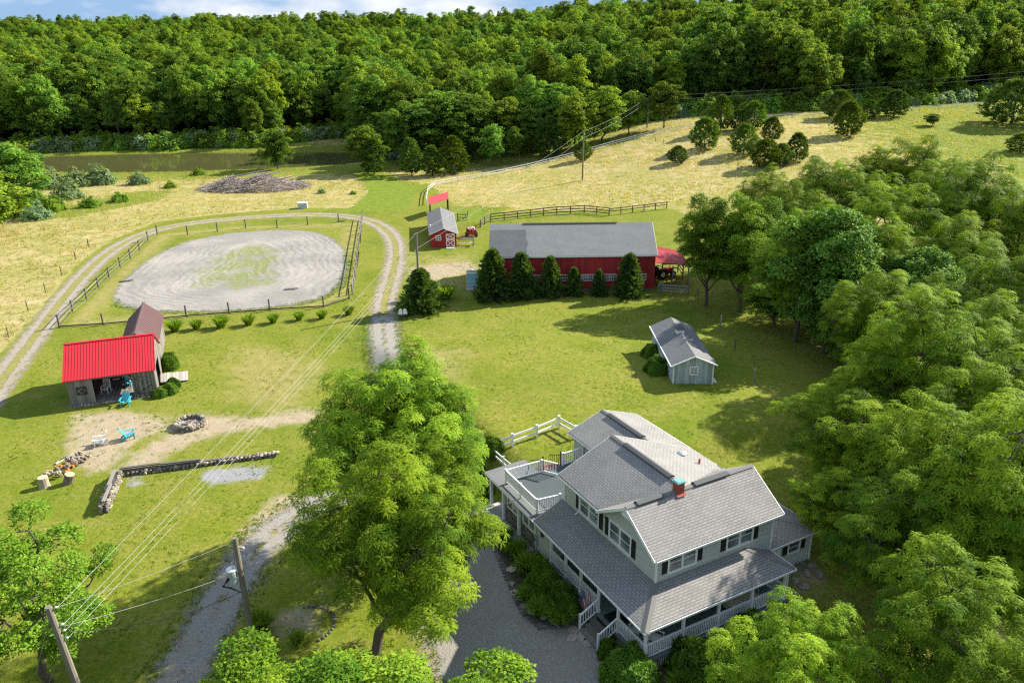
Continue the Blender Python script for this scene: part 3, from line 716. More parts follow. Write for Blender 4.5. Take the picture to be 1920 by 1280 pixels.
def pine_tree(seed, Ht, R, m, base=.35, n_lay=11):
    "pine with flat tiers of branches and a bare lower trunk"
    rng = np.random.default_rng(seed); P, A = [], []; tubes = [(bend((0, 0, -.3), (rng.normal(0, .3), rng.normal(0, .3), Ht*.97), 0, rng, 6), np.linspace(.22, .03, 6), 6)]
    for i in range(n_lay):
        f = base + (1 - base)*(i + .3)/n_lay; z = f*Ht; rr = R*(1.12 - ((f - base)/(1 - base)))**.7
        for k in range(int(rng.integers(4, 7))):
            az = rng.uniform(0, 2*np.pi); r = rr*rng.uniform(.55, 1.1); dd = np.array([math.cos(az), math.sin(az), 0]); tip = dd*r + [0, 0, z + .12*r]; tubes.append((np.array([[0, 0, z - .3], tip*[.5, .5, 1], tip]), [.06, .04, .015], 3))
            nn = int(5 + 5*r/R); s = rng.uniform(.35, 1.05, nn)[:, None]; P.append(np.array([0, 0, z]) + (tip - [0, 0, z])*s + rng.normal(0, 1, (nn, 3))*[.45, .45, .22]); A.append(dd*.5 + [0, 0, .9] + rng.normal(0, .35, (nn, 3)))
    P, A = np.concatenate(P), np.concatenate(A); V, K = place(T_PINE, P, A, rng.uniform(.7, 1.2, len(P)), rng)
    return soup('crown', V, K, m), wood_mesh('trunk', tubes, M['bark'])
def shrub_mesh(seed, r, m, T, n, sc=1., lumps=.16, core=True):
    "rounded shrub: leaf shell over a leafy core"
    rng = np.random.default_rng(seed); d = unit(rng.normal(size=(n, 3))); d[:, 2] = np.abs(d[:, 2])*1.05 - .12*(rng.random(n) < .4); d = unit(d)
    q = 1 + lumps*np.sin(4*d[:, 0] + seed)*np.sin(5*d[:, 1] + 2*seed) + .6*lumps*np.sin(9*d[:, 0] + 7*d[:, 2]); rr = q*np.where(rng.random(n) < .7, rng.uniform(.93, 1.04, n), rng.uniform(.6, .95, n))
    P = d*np.array(r)*rr[:, None]; P[:, 2] = np.maximum(P[:, 2], .02); V, K = place(T, P, d + np.array([0, 0, .4]) + rng.normal(0, .25, (n, 3)), sc*rng.uniform(.7, 1.3, n), rng, np.clip(rng.normal(.5, .25, n), 0, 1))
    if core:
        th, ph = np.meshgrid(np.linspace(.02, np.pi*.52, 9), np.linspace(0, 2*np.pi, 17)[:-1], indexing='ij'); X = np.stack([np.sin(th)*np.cos(ph), np.sin(th)*np.sin(ph), np.cos(th)], -1)*np.array(r)*.86
        i = np.arange(9*16).reshape(9, 16); Q = np.stack([i[:-1], i[1:], np.roll(i[1:], -1, 1), np.roll(i[:-1], -1, 1)], -1).reshape(-1, 4); tri = np.concatenate([Q[:, [0, 1, 2]], Q[:, [0, 2, 3]]])
        cv = X.reshape(-1, 3)[tri].reshape(-1, 3); V = np.concatenate([V, cv]); K = np.concatenate([K, np.zeros(len(cv))])
    return soup('foliage', V, K, m)
def grass_clump(seed, h, r, n, m, w=.022, arch=.55, name='blades'):
    rng = np.random.default_rng(seed); az = rng.uniform(0, 2*np.pi, n); ln = h*rng.uniform(.65, 1.15, n); b = rng.uniform(0, r*.35, n); az2 = az + rng.normal(0, .5, n)
    d = np.stack([np.cos(az), np.sin(az), np.zeros(n)], -1); s = np.stack([-np.sin(az2), np.cos(az2), np.zeros(n)], -1); o = d*b[:, None]; out = r*rng.uniform(.3, 1.05, n)
    p = [o + d*(out*f**(1 + arch))[:, None] + np.array([0, 0, 1.])*(ln*(f - .32*f**3*rng.uniform(.3, 1.3, n)))[:, None] for f in (0, .4, .75, 1.)]; W = [w, w, w*.7]
    T = []
    for j in range(2): a0, a1, b0, b1 = p[j] - s*W[j], p[j] + s*W[j], p[j + 1] - s*W[j + 1], p[j + 1] + s*W[j + 1]; T += [np.stack([a0, a1, b1], 1), np.stack([a0, b1, b0], 1)]
    T.append(np.stack([p[2] - s*W[2], p[2] + s*W[2], p[3]], 1)); T = np.concatenate(T); return soup(name, T.reshape(-1, 3), np.tile(np.repeat(rng.random(n), 3), 5), m)
def plant_tree(name, label, cat, meshes, loc, rz=0., sc=(1, 1, 1), group=None):
    t = thing(name, label, cat, loc, rz, group); t.scale = sc if hasattr(sc, '__len__') else (sc, sc, sc)
    add('crown', meshes[0], t); add('trunk', meshes[1], t); return t

# ------------------------------------------------------------------ the wood on the hill
FOREST = {'a': broad_tree(101, 17, 4.9, 2.6, 92, 1.08, T_FAR, 24, .54, M['forestleaf'], .24, flat=.6, shell=.3),
          'b': broad_tree(102, 20, 5.7, 3.0, 120, 1.08, T_FAR, 24, .54, M['forestleaf'], .28, flat=.6, shell=.3),
          'c': broad_tree(103, 14, 4.6, 1.4, 80, 1.1, T_FAR, 24, .54, M['forestleaf'], .22, under=-.5, flat=.6, shell=.3),
          'd': broad_tree(104, 19, 3.7, 3.0, 84, 1.0, T_FAR, 22, .52, M['forestleaf'], .22, flat=.6, shell=.3),
          'e': broad_tree(108, 16, 5.5, 2.4, 130, .9, T_FAR, 20, .48, M['forestleaf'], .26, flat=.5, shell=.25),
          'f': broad_tree(109, 18, 4.7, 2.0, 70, 1.3, T_FAR, 30, .56, M['forestleaf'], .26, shell=.4, squash=.85, flat=.8),
          'p': pine_tree(105, 18, 3.9, M['pineneedle']), 'q': pine_tree(106, 16, 4.2, M['pineneedle'], .28, 10),
          's': cedar_tree(107, 11, 2.3, M['cedar'], T_PINE, 420, .8)}
LOW = [shrub_mesh(120 + i, (1.9, 1.7, 1.9), (M['weed'], M['forestleaf'], M['willow'])[i], T_MID, 260, .8, .3) for i in range(3)]
frng = np.random.default_rng(5)
cand = []
y = 150.
while y < 980:
    sp = 5.4 + max(0, y - 260)*.0058; x = -.86*y
    while x < .86*y:
        cx, cy = x + frng.uniform(-.42, .42)*sp, y + frng.uniform(-.42, .42)*sp; x += sp
        tq = cx/cy
        if cy > edge_y(tq) + frng.uniform(0, 3) + 5*(1 + math.sin(tq*47)) + 3*(1 + math.sin(tq*113 + 1)): cand.append((cx, cy))
    y += sp*.92
cand = np.array(cand); cand_d = np.hypot(cand[:, 0], cand[:, 1]); ct = cand[:, 0]/cand[:, 1]
inview = np.abs(ct) < .655
order = np.argsort(cand_d + 1e5*(~inview)); near_i = set(order[:285].tolist())
depth = cand[:, 1] - edge_y(ct)
keys = []
for i, (x, y) in enumerate(cand):
    r = frng.random(); left = ct[i] < -.2
    if left and depth[i] < 30: k = ('p', 'q', 'a', 'd')[min(3, int(r*5.5))] if r < .7 else 'a'
    elif ct[i] > .02 and depth[i] < 14: k = 'abcdefs'[int(r*6.7)]
    elif ct[i] > .3 and r < .25: k = 'pq'[int(r*8) % 2]
    else: k = 'aabbcdeeffp'[int(r*10.6)]
    keys.append(k)
FL = {'a': ('round-crowned broadleaf tree in the wood on the hill', 'tree'), 'b': ('tall spreading broadleaf tree in the wood on the hill', 'tree'), 'c': ('low bushy broadleaf tree in the wood on the hill', 'tree'), 'd': ('slim upright broadleaf tree in the wood on the hill', 'tree'), 'e': ('finely lobed oak-like tree in the wood on the hill', 'tree'), 'f': ('billowy thick-crowned tree in the wood on the hill', 'tree'),
      'p': ('tall pine with bare lower trunk in the wood beyond the pond', 'pine tree'), 'q': ('broad pine with flat branch tiers in the wood on the hill', 'pine tree'), 's': ('dark pointed cedar at the foot of the wood', 'cedar tree')}
FN = {'a': 'broadleaf_tree', 'b': 'broadleaf_tree', 'c': 'broadleaf_tree', 'd': 'broadleaf_tree', 'e': 'broadleaf_tree', 'f': 'broadleaf_tree', 'p': 'pine_tree', 'q': 'pine_tree', 's': 'cedar_tree'}
for i in sorted(near_i):
    k = keys[i]; x, y = cand[i]; s = frng.uniform(.62, 1.2)
    plant_tree(FN[k], FL[k][0], FL[k][1], FOREST[k], (x, y, float(hz(x, y))), frng.uniform(0, 6.28), (s*frng.uniform(.85, 1.15), s, s*frng.uniform(.85, 1.15)), {'a': 'round-crowned trees of the wood', 'b': 'tall spreading trees of the wood', 'c': 'bushy trees of the wood', 'd': 'slim trees of the wood', 'e': 'finely lobed trees of the wood', 'f': 'billowy trees of the wood', 'p': 'tall pines of the wood', 'q': 'broad pines of the wood', 's': 'cedars at the foot of the wood'}[k])
def scatter(name, label, cat, meshes, pts, which, rot, scl):
    "one object of countless alike plants"
    src = bpy.data.collections.new(name + '_sources'); so = []
    for j, me in enumerate(meshes):
        for q, mm in enumerate(me if isinstance(me, tuple) else (me,)): pass
        o = bpy.data.objects.new('%s_source_%02d' % (name, j), me); src.objects.link(o)
    me = bpy.data.meshes.new(name); me.vertices.add(len(pts)); me.vertices.foreach_set('co', np.asarray(pts, np.float32).ravel())
    sv = np.asarray(scl, np.float32); sv = np.repeat(sv[:, None], 3, 1) if sv.ndim == 1 else sv
    t = me.attributes.new('size', 'FLOAT_VECTOR', 'POINT'); t.data.foreach_set('vector', np.ascontiguousarray(sv, np.float32).ravel())
    for an, a, ty in (('which', which, 'INT'), ('turn', rot, 'FLOAT')):
        t = me.attributes.new(an, ty, 'POINT'); t.data.foreach_set('value', np.asarray(a, np.int32 if ty == 'INT' else np.float32))
    o = add(name, me); tag(o, label, cat, kind='stuff')
    ng = bpy.data.node_groups.new(name, 'GeometryNodeTree'); ng.interface.new_socket('Geometry', in_out='INPUT', socket_type='NodeSocketGeometry'); ng.interface.new_socket('Geometry', in_out='OUTPUT', socket_type='NodeSocketGeometry')
    gi, go = ng.nodes.new('NodeGroupInput'), ng.nodes.new('NodeGroupOutput'); ip = ng.nodes.new('GeometryNodeInstanceOnPoints'); ci = ng.nodes.new('GeometryNodeCollectionInfo')
    ci.inputs['Collection'].default_value = src; ci.inputs['Separate Children'].default_value = True; ci.inputs['Reset Children'].default_value = True; ip.inputs['Pick Instance'].default_value = True
    def na(n, ty):
        a = ng.nodes.new('GeometryNodeInputNamedAttribute'); a.data_type = ty; a.inputs['Name'].default_value = n; return a.outputs['Attribute']
    cx = ng.nodes.new('ShaderNodeCombineXYZ'); lk = ng.links.new
    lk(na('turn', 'FLOAT'), cx.inputs['Z']); lk(gi.outputs[0], ip.inputs['Points']); lk(ci.outputs[0], ip.inputs['Instance']); lk(na('which', 'INT'), ip.inputs['Instance Index'])
    lk(cx.outputs[0], ip.inputs['Rotation']); lk(na('size', 'FLOAT_VECTOR'), ip.inputs['Scale']); lk(ip.outputs[0], go.inputs[0])
    md = o.modifiers.new('plants', 'NODES'); md.node_group = ng; return o
far = [i for i in range(len(cand)) if i not in near_i]
fk = 'abcdefpqs'
scatter('far_woodland', 'green woodland canopy covering the hill to the skyline', 'woodland', [FOREST[k][0] for k in fk], [(cand[i][0], cand[i][1], float(hz(*cand[i]))) for i in far], [fk.index(keys[i]) for i in far], frng.uniform(0, 6.28, len(far)), (frng.uniform(.58, 1.3, len(far))[:, None]*frng.uniform(.85, 1.18, (len(far), 3))))
# undergrowth along the edge of the wood
ep = []
for t in np.repeat(np.linspace(-.85, .85, 420), 3):
    yy = float(edge_y(t)) + abs(frng.normal(3, 5)) + 5*(1 + math.sin(t*47))*frng.random()
    if -.60 < t < -.17 and yy < 228: yy = 228 + frng.uniform(0, 5)
    ep.append((t*yy, yy, float(hz(t*yy, yy)) - .2))
scatter('woodland_undergrowth', 'mixed green undergrowth along the foot of the wood', 'undergrowth', LOW, ep, frng.integers(0, 3, len(ep)), frng.uniform(0, 6.28, len(ep)), frng.uniform(.6, 1.9, len(ep)))

# ------------------------------------------------------------------ trees round the farmyard
WAL = [broad_tree(201, 15.5, 5.6, 3.0, 140, .86, T_FROND, 38, .72, M['walnut'], .30, under=-.45, flat=.65, squash=.85),
       broad_tree(202, 14.5, 5.2, 2.8, 130, .86, T_FROND, 38, .72, M['walnut'], .27, under=-.45, flat=.65, squash=.85),
       broad_tree(203, 16.5, 5.4, 3.2, 140, .86, T_FROND, 38, .72, M['walnut'], .30, under=-.45, flat=.65, squash=.85)]
OAK = [broad_tree(211, 12, 4.6, 2.6, 90, .88, T_LEAF, 125, .98, M['oakleaf'], .24), broad_tree(212, 12, 4.2, 2.2, 84, .88, T_LEAF, 120, .98, M['oakleaf'], .22)]
MAP = [broad_tree(221, 13, 5.0, 1.6, 96, 1.1, T_MAPLE, 110, .95, M['mapleleaf'], .26, squash=.8)]
def crown_at(name, label, cat, mesh, Ht, cx, cy, zc, rz, s, group=None):
    "tree whose crown centre stands at height zc over the ground on the sight line of (cx,cy)"
    p = U(cx, cy, zc + 1.); g = float(hz(p[0], p[1])); p = U(cx, cy, zc + g); g = float(hz(p[0], p[1]))
    return plant_tree(name, label, cat, mesh, (p[0], p[1], g), rz, s, group)
# the two walnuts on the grass left of the gravel court
b = G(703, 1226); c = U(762, 985, 7.4)
big = broad_tree(231, 12.4, 5.2, 2.3, 160, .80, T_FROND, 40, .70, M['walnut'], .30, lean=(c[0] - b[0], c[1] - b[1]), under=-.5, shell=.25, flat=.65, squash=.85)
plant_tree('walnut_tree', 'walnut tree with a visible trunk on the grass left of the gravel court', 'tree', big, tuple(b))
c = U(752, 805, 8.2); big = broad_tree(236, 13.4, 5.2, 2.6, 185, .84, T_FROND, 40, .72, M['walnut'], .30, under=-.5, shell=.25, flat=.65, squash=.85)
plant_tree('walnut_tree', 'walnut tree behind the one with the visible trunk, beside the gravel drive', 'tree', big, (c[0], c[1], float(hz(c[0], c[1]))))
GR = [  # crown centre px, crown-centre height, mesh, scale, label
    (1712, 345, 8.6, 0, 1.08, 'walnut tree at the far end of the grove, topping the meadow'),
    (1590, 385, 8.4, 1, 1.0, 'walnut tree at the back of the grove beside the meadow'),
    (1812, 415, 8.6, 2, 1.06, 'walnut tree at the back right of the grove'),
    (1540, 378, 8.4, 0, .95, 'walnut tree on the left of the back row of the grove'),
    (1642, 350, 8.4, 1, 1.0, 'walnut tree second from the far end of the grove'),
    (1765, 385, 8.4, 0, .95, 'walnut tree behind the back right one of the grove'),
    (1425, 408, 8.0, 2, .85, 'walnut tree beside the barn-side oaks, toward the meadow'),
    (1868, 425, 8.2, 1, .95, 'walnut tree near the right edge at the top of the grove'),
    (1480, 420, 8.2, 1, .95, 'walnut tree behind the barn-side trees'),
    (1665, 440, 8.6, 0, 1.0, 'walnut tree in the middle of the grove'),
    (1925, 470, 8.4, 2, 1.0, 'walnut tree at the right edge behind the grove'),
    (1790, 505, 8.2, 1, .95, 'walnut tree behind the paler maple of the grove'),
    (1885, 590, 8.4, 0, .95, 'walnut tree at the right edge of the grove'),
    (1508, 492, 9.0, 2, .9, 'tall walnut tree at the lawn edge behind the grey shed'),
    (1635, 600, 8.6, 1, .8, 'walnut tree shading the lawn right of the grey shed'),
    (1730, 712, 8.4, 2, .86, 'large walnut tree right of the grey shed lawn'),
    (1890, 745, 8.4, 1, .86, 'walnut tree at the right edge level with the grey shed'),
    (1590, 835, 5.6, 1, .84, 'walnut tree reaching over the lawn behind the house'),
    (1765, 905, 8.6, 0, .82, 'walnut tree right of the house'),
    (1900, 985, 8.4, 2, .9, 'walnut tree at the right edge beside the house'),
    (1700, 1055, 6.2, 1, .72, 'lower walnut tree shaded by its neighbours beside the porch'),
    (1650, 515, 8.6, 2, .8, 'walnut tree between the two pale maples'),
    (1850, 660, 8.6, 1, .84, 'walnut tree filling the right side of the grove'),
    (1700, 628, 7.6, 0, .74, 'walnut tree in front of the right pale maple'),
    (1825, 832, 8.2, 2, .78, 'walnut tree in the thick of the grove beside the shed lawn'),
    (1650, 765, 5.4, 1, .8, 'low walnut tree at the lawn edge behind the house'),
    (1850, 1085, 7.0, 0, .68, 'walnut tree low at the right edge beside the porch end'),
    (1600, 985, 4.4, 1, .62, 'low walnut tree next to the extension of the house'),
    (1500, 1315, 7.6, 0, .62, 'sunlit walnut crown in the bottom right before the porch'),
    (1765, 1262, 8.2, 2, .72, 'sunlit walnut crown filling the bottom right corner')]
for i, (cx, cy, zc, k, s, lb) in enumerate(GR):
    crown_at('walnut_tree', lb, 'tree', WAL[k], 15, cx, cy, zc*s, i*1.7 + .4, (s, s, s*(.72 if zc < 6 else 1.)), 'walnut trees on the right')
crown_at('maple_tree', 'pale-leaved maple at the front of the grove, the left one', 'tree', MAP[0], 13, 1560, 510, 8., .3, (1.05, 1.05, 1.15), 'pale maples of the grove')
crown_at('maple_tree', 'pale-leaved maple among the walnuts, the right one', 'tree', MAP[0], 13, 1735, 545, 7., 2.3, (.85, .85, .9), 'pale maples of the grove')
crown_at('maple_tree', 'low maple in the shade below the pale maples', 'tree', MAP[0], 13, 1600, 625, 3.6, 4.1, (.7, .7, .6), 'pale maples of the grove')
def tree_px(name, label, cat, mesh, H0, R0, bx, by, ty, wpx, rz=0., group=None):
    b = G(bx, by); h = up(b, bx, ty); d = math.sqrt(b[0]**2 + b[1]**2 + (CAM_H - b[2])**2); r = .5*wpx*d/FPX
    return plant_tree(name, label, cat, mesh, tuple(b), rz, (r/R0, r/R0, h/H0), group)
tree_px('oak_tree', 'dark oak with a grey trunk beside the red lean-to roof', 'tree', OAK[0], 12, 4.8, 1321, 573, 362, 150, .5)
tree_px('oak_tree', 'oak right behind the one at the red lean-to', 'tree', OAK[1], 12, 4.4, 1385, 585, 355, 140, 1.5)
tree_px('oak_tree', 'oak with a slim dark trunk where grove and lawn meet', 'tree', OAK[0], 12, 4.8, 1432, 562, 372, 150, 2.9)
open_oak = broad_tree(213, 11, 4.8, 1.8, 42, .82, T_LEAF, 105, .98, M['oakleaf'], .24, shell=.5, squash=.7)
crown_at('oak_tree', 'open-branched oak in the lower left corner behind the leaning pole', 'tree', open_oak, 12, 45, 1090, 6.0, .7, (.9, .9, .9))
crown_at('oak_tree', 'oak twigs at the left edge below the leaning pole', 'tree', OAK[0], 12, -170, 1290, 5.5, 2.2, (.8, .8, .8))
crown_at('hickory_tree', 'bright crown cut by the bottom edge left of the trunk', 'tree', OAK[0], 12, 730, 1372, 6.4, 1.2, (1.12, 1.12, .72))
crown_at('hickory_tree', 'bright crown cut by the bottom edge below the mid pole', 'tree', OAK[1], 12, 500, 1362, 6.2, 3.2, (1.0, 1.0, .7))
crown_at('hickory_tree', 'small bright crown at the bottom edge beside the gravel court', 'tree', OAK[1], 12, 880, 1345, 5.2, 5.0, (.5, .5, .6))
for i_, (bx_, by_, ty_, w_, lb_) in enumerate([(1448, 612, 520, 120, 'low dark bushy oak under the grove edge, nearest the barn'), (1515, 622, 520, 130, 'low dark bushy oak under the grove edge, middle one'), (1572, 668, 560, 130, 'low dark bushy oak under the grove edge, nearest the shed')]): tree_px('oak_tree', lb_, 'tree', OAK[i_ % 2], 12, 4.8, bx_, by_, ty_, w_, i_*2.)
# barn-front evergreens and the lone spruce by the pole
SPR = [spruce_tree(301, 6, 2.1, M['spruce'], T_SPRUCE, 210, 7, .72), spruce_tree(302, 6, 1.9, M['spruce'], T_SPRUCE, 190, 7, .66), spruce_tree(303, 6, 2.3, M['spruce'], T_SPRUCE, 260, 8, .62, sc=.85)]
for i, (bx, by, ty, w, lb) in enumerate([(925, 560, 466, 84, 'tall spruce at the left end of the barn front, next to the blue sheet'), (978, 558, 472, 76, 'tall spruce second from the left before the red barn'), (1032, 555, 479, 58, 'slender spruce third from the left before the red barn'), (1076, 553, 500, 46, 'small spruce left of the middle barn window'), (1123, 553, 505, 40, 'smallest dark spruce right of the middle barn window'), (1177, 555, 474, 70, 'tall spruce at the right end of the barn front')]):
    tree_px('spruce_tree', lb, 'spruce tree', SPR[i % 2], 6.2, 2.35, bx, by, ty, w, i*1.1, 'spruces in front of the barn')
tree_px('spruce_tree', 'broad lone spruce beside the gravel track at the pole', 'spruce tree', SPR[2], 6.2, 2.55, 791, 582, 501, 94, .4)
# junipers dotted over the meadow
CED = [cedar_tree(311, 7, 2.5, M['cedar'], T_NEEDLE, 900, 1.25), cedar_tree(312, 7, 2.7, M['cedar'], T_NEEDLE, 900, 1.25), cedar_tree(313, 7, 2.3, M['cedar'], T_NEEDLE, 850, 1.2)]
for i, (bx, by, ty, w, lb) in enumerate([(1320, 279, 221, 50, 'rounded cedar standing alone left of the cedar group'), (1350, 246, 180, 38, 'tall grey-green cedar near the rail fence'), (1382, 244, 206, 30, 'small cedar left of the pair by the rail fence'), (1412, 242, 190, 44, 'broad cedar right of the pair by the rail fence'), (1394, 290, 233, 46, 'cedar at the left of the meadow group'), (1446, 264, 220, 38, 'upright dark cedar at the back of the meadow group'), (1433, 314, 261, 52, 'lowest cedar of the meadow group, nearest the yard'), (1463, 310, 270, 36, 'narrow cedar in the middle of the meadow group'), (1492, 302, 250, 42, 'cedar at the right of the meadow group'), (1588, 256, 190, 48, 'pointed cedar on a visible stem, middle of the meadow'), (1570, 222, 170, 46, 'broad cedar by the far rail fence'), (1630, 222, 188, 33, 'small cedar between two larger ones at the far fence'), (1675, 219, 169, 43, 'cone-shaped cedar at the far end of the rail fence'), (1270, 306, 274, 33, 'small round cedar low on the meadow'), (1092, 301, 264, 36, 'round cedar behind the meadow utility pole'), (1912, 285, 250, 40, 'cedar cut by the right edge above the grove'), (1896, 233, 150, 84, 'big dark cedar at the right edge of the meadow')]):
    tree_px('cedar_tree', lb, 'cedar tree', CED[i % 3], 7.2, 2.75, bx, by, ty, w, i*.9, 'cedars on the meadow')
tree_px('small_tree', 'small dark bushy tree on the open meadow slope', 'tree', FOREST['c'], 15, 5.2, 1747, 236, 210, 28, .2)
# trees between pond and meadow
FK = {'a': (17, 5.4), 'b': (19, 5.8), 'c': (15, 5.2), 'd': (18, 4.7), 'e': (16, 5.9), 's': (11, 2.4)}
for i, (k, bx, by, ty, w, lb) in enumerate([('c', 521, 317, 233, 66, 'round tree standing alone in front of the pond'), ('a', 690, 322, 232, 74, 'bright leafy tree at the right end of the pond'), ('d', 745, 310, 205, 60, 'bright tree behind the mown lane'), ('b', 825, 303, 168, 130, 'large bright tree right of the pond'), ('a', 768, 303, 186, 96, 'full leafy tree left of the large one by the pond'), ('b', 890, 300, 172, 108, 'full leafy tree right of the large one by the pond'), ('a', 955, 292, 178, 92, 'tall leafy tree above the white rail fence'), ('b', 1035, 280, 152, 100, 'tall full tree above the middle of the rail fence'), ('e', 715, 300, 200, 84, 'leafy tree behind the dark cedar at the lane'), ('c', 925, 312, 224, 56, 'slim yellow-green tree beside the white rail fence'), ('d', 966, 306, 238, 40, 'small upright tree beside the white rail fence'), ('s', 702, 327, 262, 40, 'dark cedar at the mouth of the mown lane'), ('s', 772, 328, 262, 40, 'dark cedar left of the pair by the lane'), ('s', 852, 326, 258, 46, 'dark cedar right of the pair by the lane'), ('s', 812, 330, 275, 34, 'short cedar between the pair by the lane'), ('s', 1030, 296, 222, 46, 'dark cedar above the white rail fence'), ('a', 1075, 285, 168, 84, 'bright tree left of the meadow utility pole'), ('b', 1130, 268, 158, 80, 'bright tall tree behind the meadow utility pole'), ('c', 1180, 252, 160, 60, 'bright leafy tree left of the far utility pole'), ('a', 1245, 240, 150, 70, 'bright tree right of the far utility pole'), ('a', 1000, 292, 200, 60, 'tree with dense crown above the rail fence'), ('b', 20, 400, 262, 110, 'leafy tree at the left edge before the pond'), ('c', -10, 440, 300, 120, 'leafy tree mass at the left edge of the field'), ('c', 50, 350, 268, 60, 'leafy tree hiding the left end of the pond')]):
    Hh, R0 = FK[k]; tree_px('cedar_tree' if k == 's' else 'broadleaf_tree', lb, 'cedar tree' if k == 's' else 'tree', FOREST[k], Hh, R0, bx, by, ty, w, i*1.3)
# pale snags
def snag(seed):
    rng = np.random.default_rng(seed); tp = bend((0, 0, 0), (rng.normal(0, .5), rng.normal(0, .5), 11), 0, rng, 6); tb = [(tp, np.linspace(.22, .04, 6), 5)]
    for i in range(11):
        f = rng.uniform(.35, .95); a = tp[0] + (tp[-1] - tp[0])*f; az = rng.uniform(0, 6.28); e = a + np.array([math.cos(az), math.sin(az), 1.1])*rng.uniform(1.2, 2.6); P = bend(a, e, .06, rng, 4); tb.append((P, np.linspace(.10, .02, 4), 4))
        for _ in range(2): g = P[2] + rng.normal(0, .8, 3) + [0, 0, .6]; tb.append((np.array([P[2], g]), [.04, .012], 3))
    return wood_mesh('dead_tree', tb, M['deadbark'])
SN = [snag(401), snag(402)]
for i, (bx, by, lb, s) in enumerate([(140, 262, 'bare pale dead tree at the left of the pond wood', 1.25), (290, 205, 'bare dead tree with forked grey limbs among the pines', 1.3), (420, 185, 'tall bare dead tree rising from the wood above the pond', 1.5), (692, 150, 'pale dead tree high in the wood', 1.3), (815, 292, 'leafless grey tree right of the pond', 1.0)]):
    p = G(bx, by); o = add('dead_tree', SN[i % 2], None, None, tuple(p), i*1.2); o.scale = (s, s, s); tag(o, lb, 'dead tree', 'dead trees')
# shrubs by the pond
WS = [shrub_mesh(321, (2.4, 2.2, 2.6), M['willow'], T_MID, 420, .7, .28), shrub_mesh(322, (2.2, 2.4, 2.2), M['weed'], T_MID, 380, .7, .28)]
for i, (bx, by, k, s, lb) in enumerate([(95, 352, 0, 1.3, 'silvery shrub at the left, nearest the field'), (145, 348, 0, 1.25, 'silvery shrub in the middle of the pond-side thicket'), (187, 345, 0, 1.35, 'rounded silvery shrub at the right of the pond-side thicket'), (130, 372, 0, 1.2, 'low silvery shrub in front of the pond-side thicket'), (262, 345, 0, .9, 'small silvery shrub alone on the pond bank'), (60, 385, 1, 1.3, 'green shrub at the left edge of the field'), (20, 405, 1, 1.5, 'big green shrub in the left edge thicket'), (70, 410, 0, 1.0, 'greyish shrub at the field corner'), (100, 395, 1, 1.0, 'green shrub beside the greyish field shrub'), (372, 328, 1, .62, 'small green bush on the pond bank'), (585, 310, 1, .5, 'little bush at the right end of the pond'), (603, 362, 0, .36, 'small grey-green bush in the dry grass'), (662, 364, 1, .3, 'tiny bush in the dry grass beside the lane'), (225, 378, 1, .7, 'low weedy bush between field and pond'), (170, 388, 1, .75, 'weedy bush at the edge of the dry grass'), (320, 352, 1, .55, 'weedy bush left of the brush pile')]):
    p = G(bx, by); o = add('shrub', WS[k], None, None, (p[0], p[1], p[2] - .1), i*1.9); o.scale = (s, s, s); tag(o, lb, 'shrub', 'shrubs by the pond')
# clipped shrubs and grasses round the house
BX = [shrub_mesh(331, (1., 1., 1.), M['box'], T_BOX, 2300, 1.15, .10), shrub_mesh(332, (1., 1., 1.), M['box'], T_BOX, 2300, 1.15, .12)]
def shrub_uv(u, v, r, h, lb, i, z=None):
    x, y = house_xy(u, v); o = add('shrub', BX[i % 2], None, None, (x, y, float(hz(x, y)) if z is None else z), i*1.3); o.scale = (r, r, h); tag(o, lb, 'shrub', 'clipped shrubs round the house')
shrub_uv(-.75, 8.35, .95, 1.55, 'clipped round shrub by the porch rail, farther from the steps', 0)
shrub_uv(-.75, 6.45, .92, 1.5, 'clipped round shrub by the porch rail, nearer the steps', 1)
shrub_uv(-.55, .35, 1.35, 1.6, 'large clipped shrub at the porch corner', 0)
shrub_uv(2.6, -.9, 1.4, 1.75, 'large clipped shrub along the front porch, right of the corner', 1)
shrub_uv(6.4, -.75, 1.35, 1.55, 'wide clipped shrub at the right half of the front porch', 0)
shrub_uv(-.55, 2.2, .5, .95, 'little shrub beside the foot of the porch steps', 1)
shrub_uv(5.1, -.95, .8, 1.1, 'small shrub between the two front porch shrubs', 1)
for (px, py, r, h, lb, i) in [(1222, 668, .95, 1.15, 'round shrub by the grey shed, the far one', 0), (1231, 697, 1.0, 1.35, 'round shrub by the grey shed, the near one', 1), (320, 690, .8, 1.5, 'dark loose shrub at the end of the pavilion', 0), (318, 735, .75, .75, 'low shrub below the plank ramp', 1), (300, 742, .7, .7, 'low shrub at the pavilion corner', 0), (325, 725, .6, .8, 'small shrub beside the plank ramp', 1), (925, 848, .8, 1.2, 'leafy bush at the left end of the white yard fence', 0), (893, 905, .9, 1.3, 'leafy bush on the bank left of the deck roof', 1), (880, 935, .7, .8, 'low bush among the bank rocks', 0), (912, 925, .6, .8, 'small bush under the deck roof corner', 1)]:
    p = G(px, py); o = add('shrub', BX[i], None, None, tuple(p), i + px); o.scale = (r, r, h); tag(o, lb, 'shrub', 'shrubs in the yard')
GC = [grass_clump(341 + i, 1.5, 1.0, 520, M['grassblade'], .03) for i in range(3)]
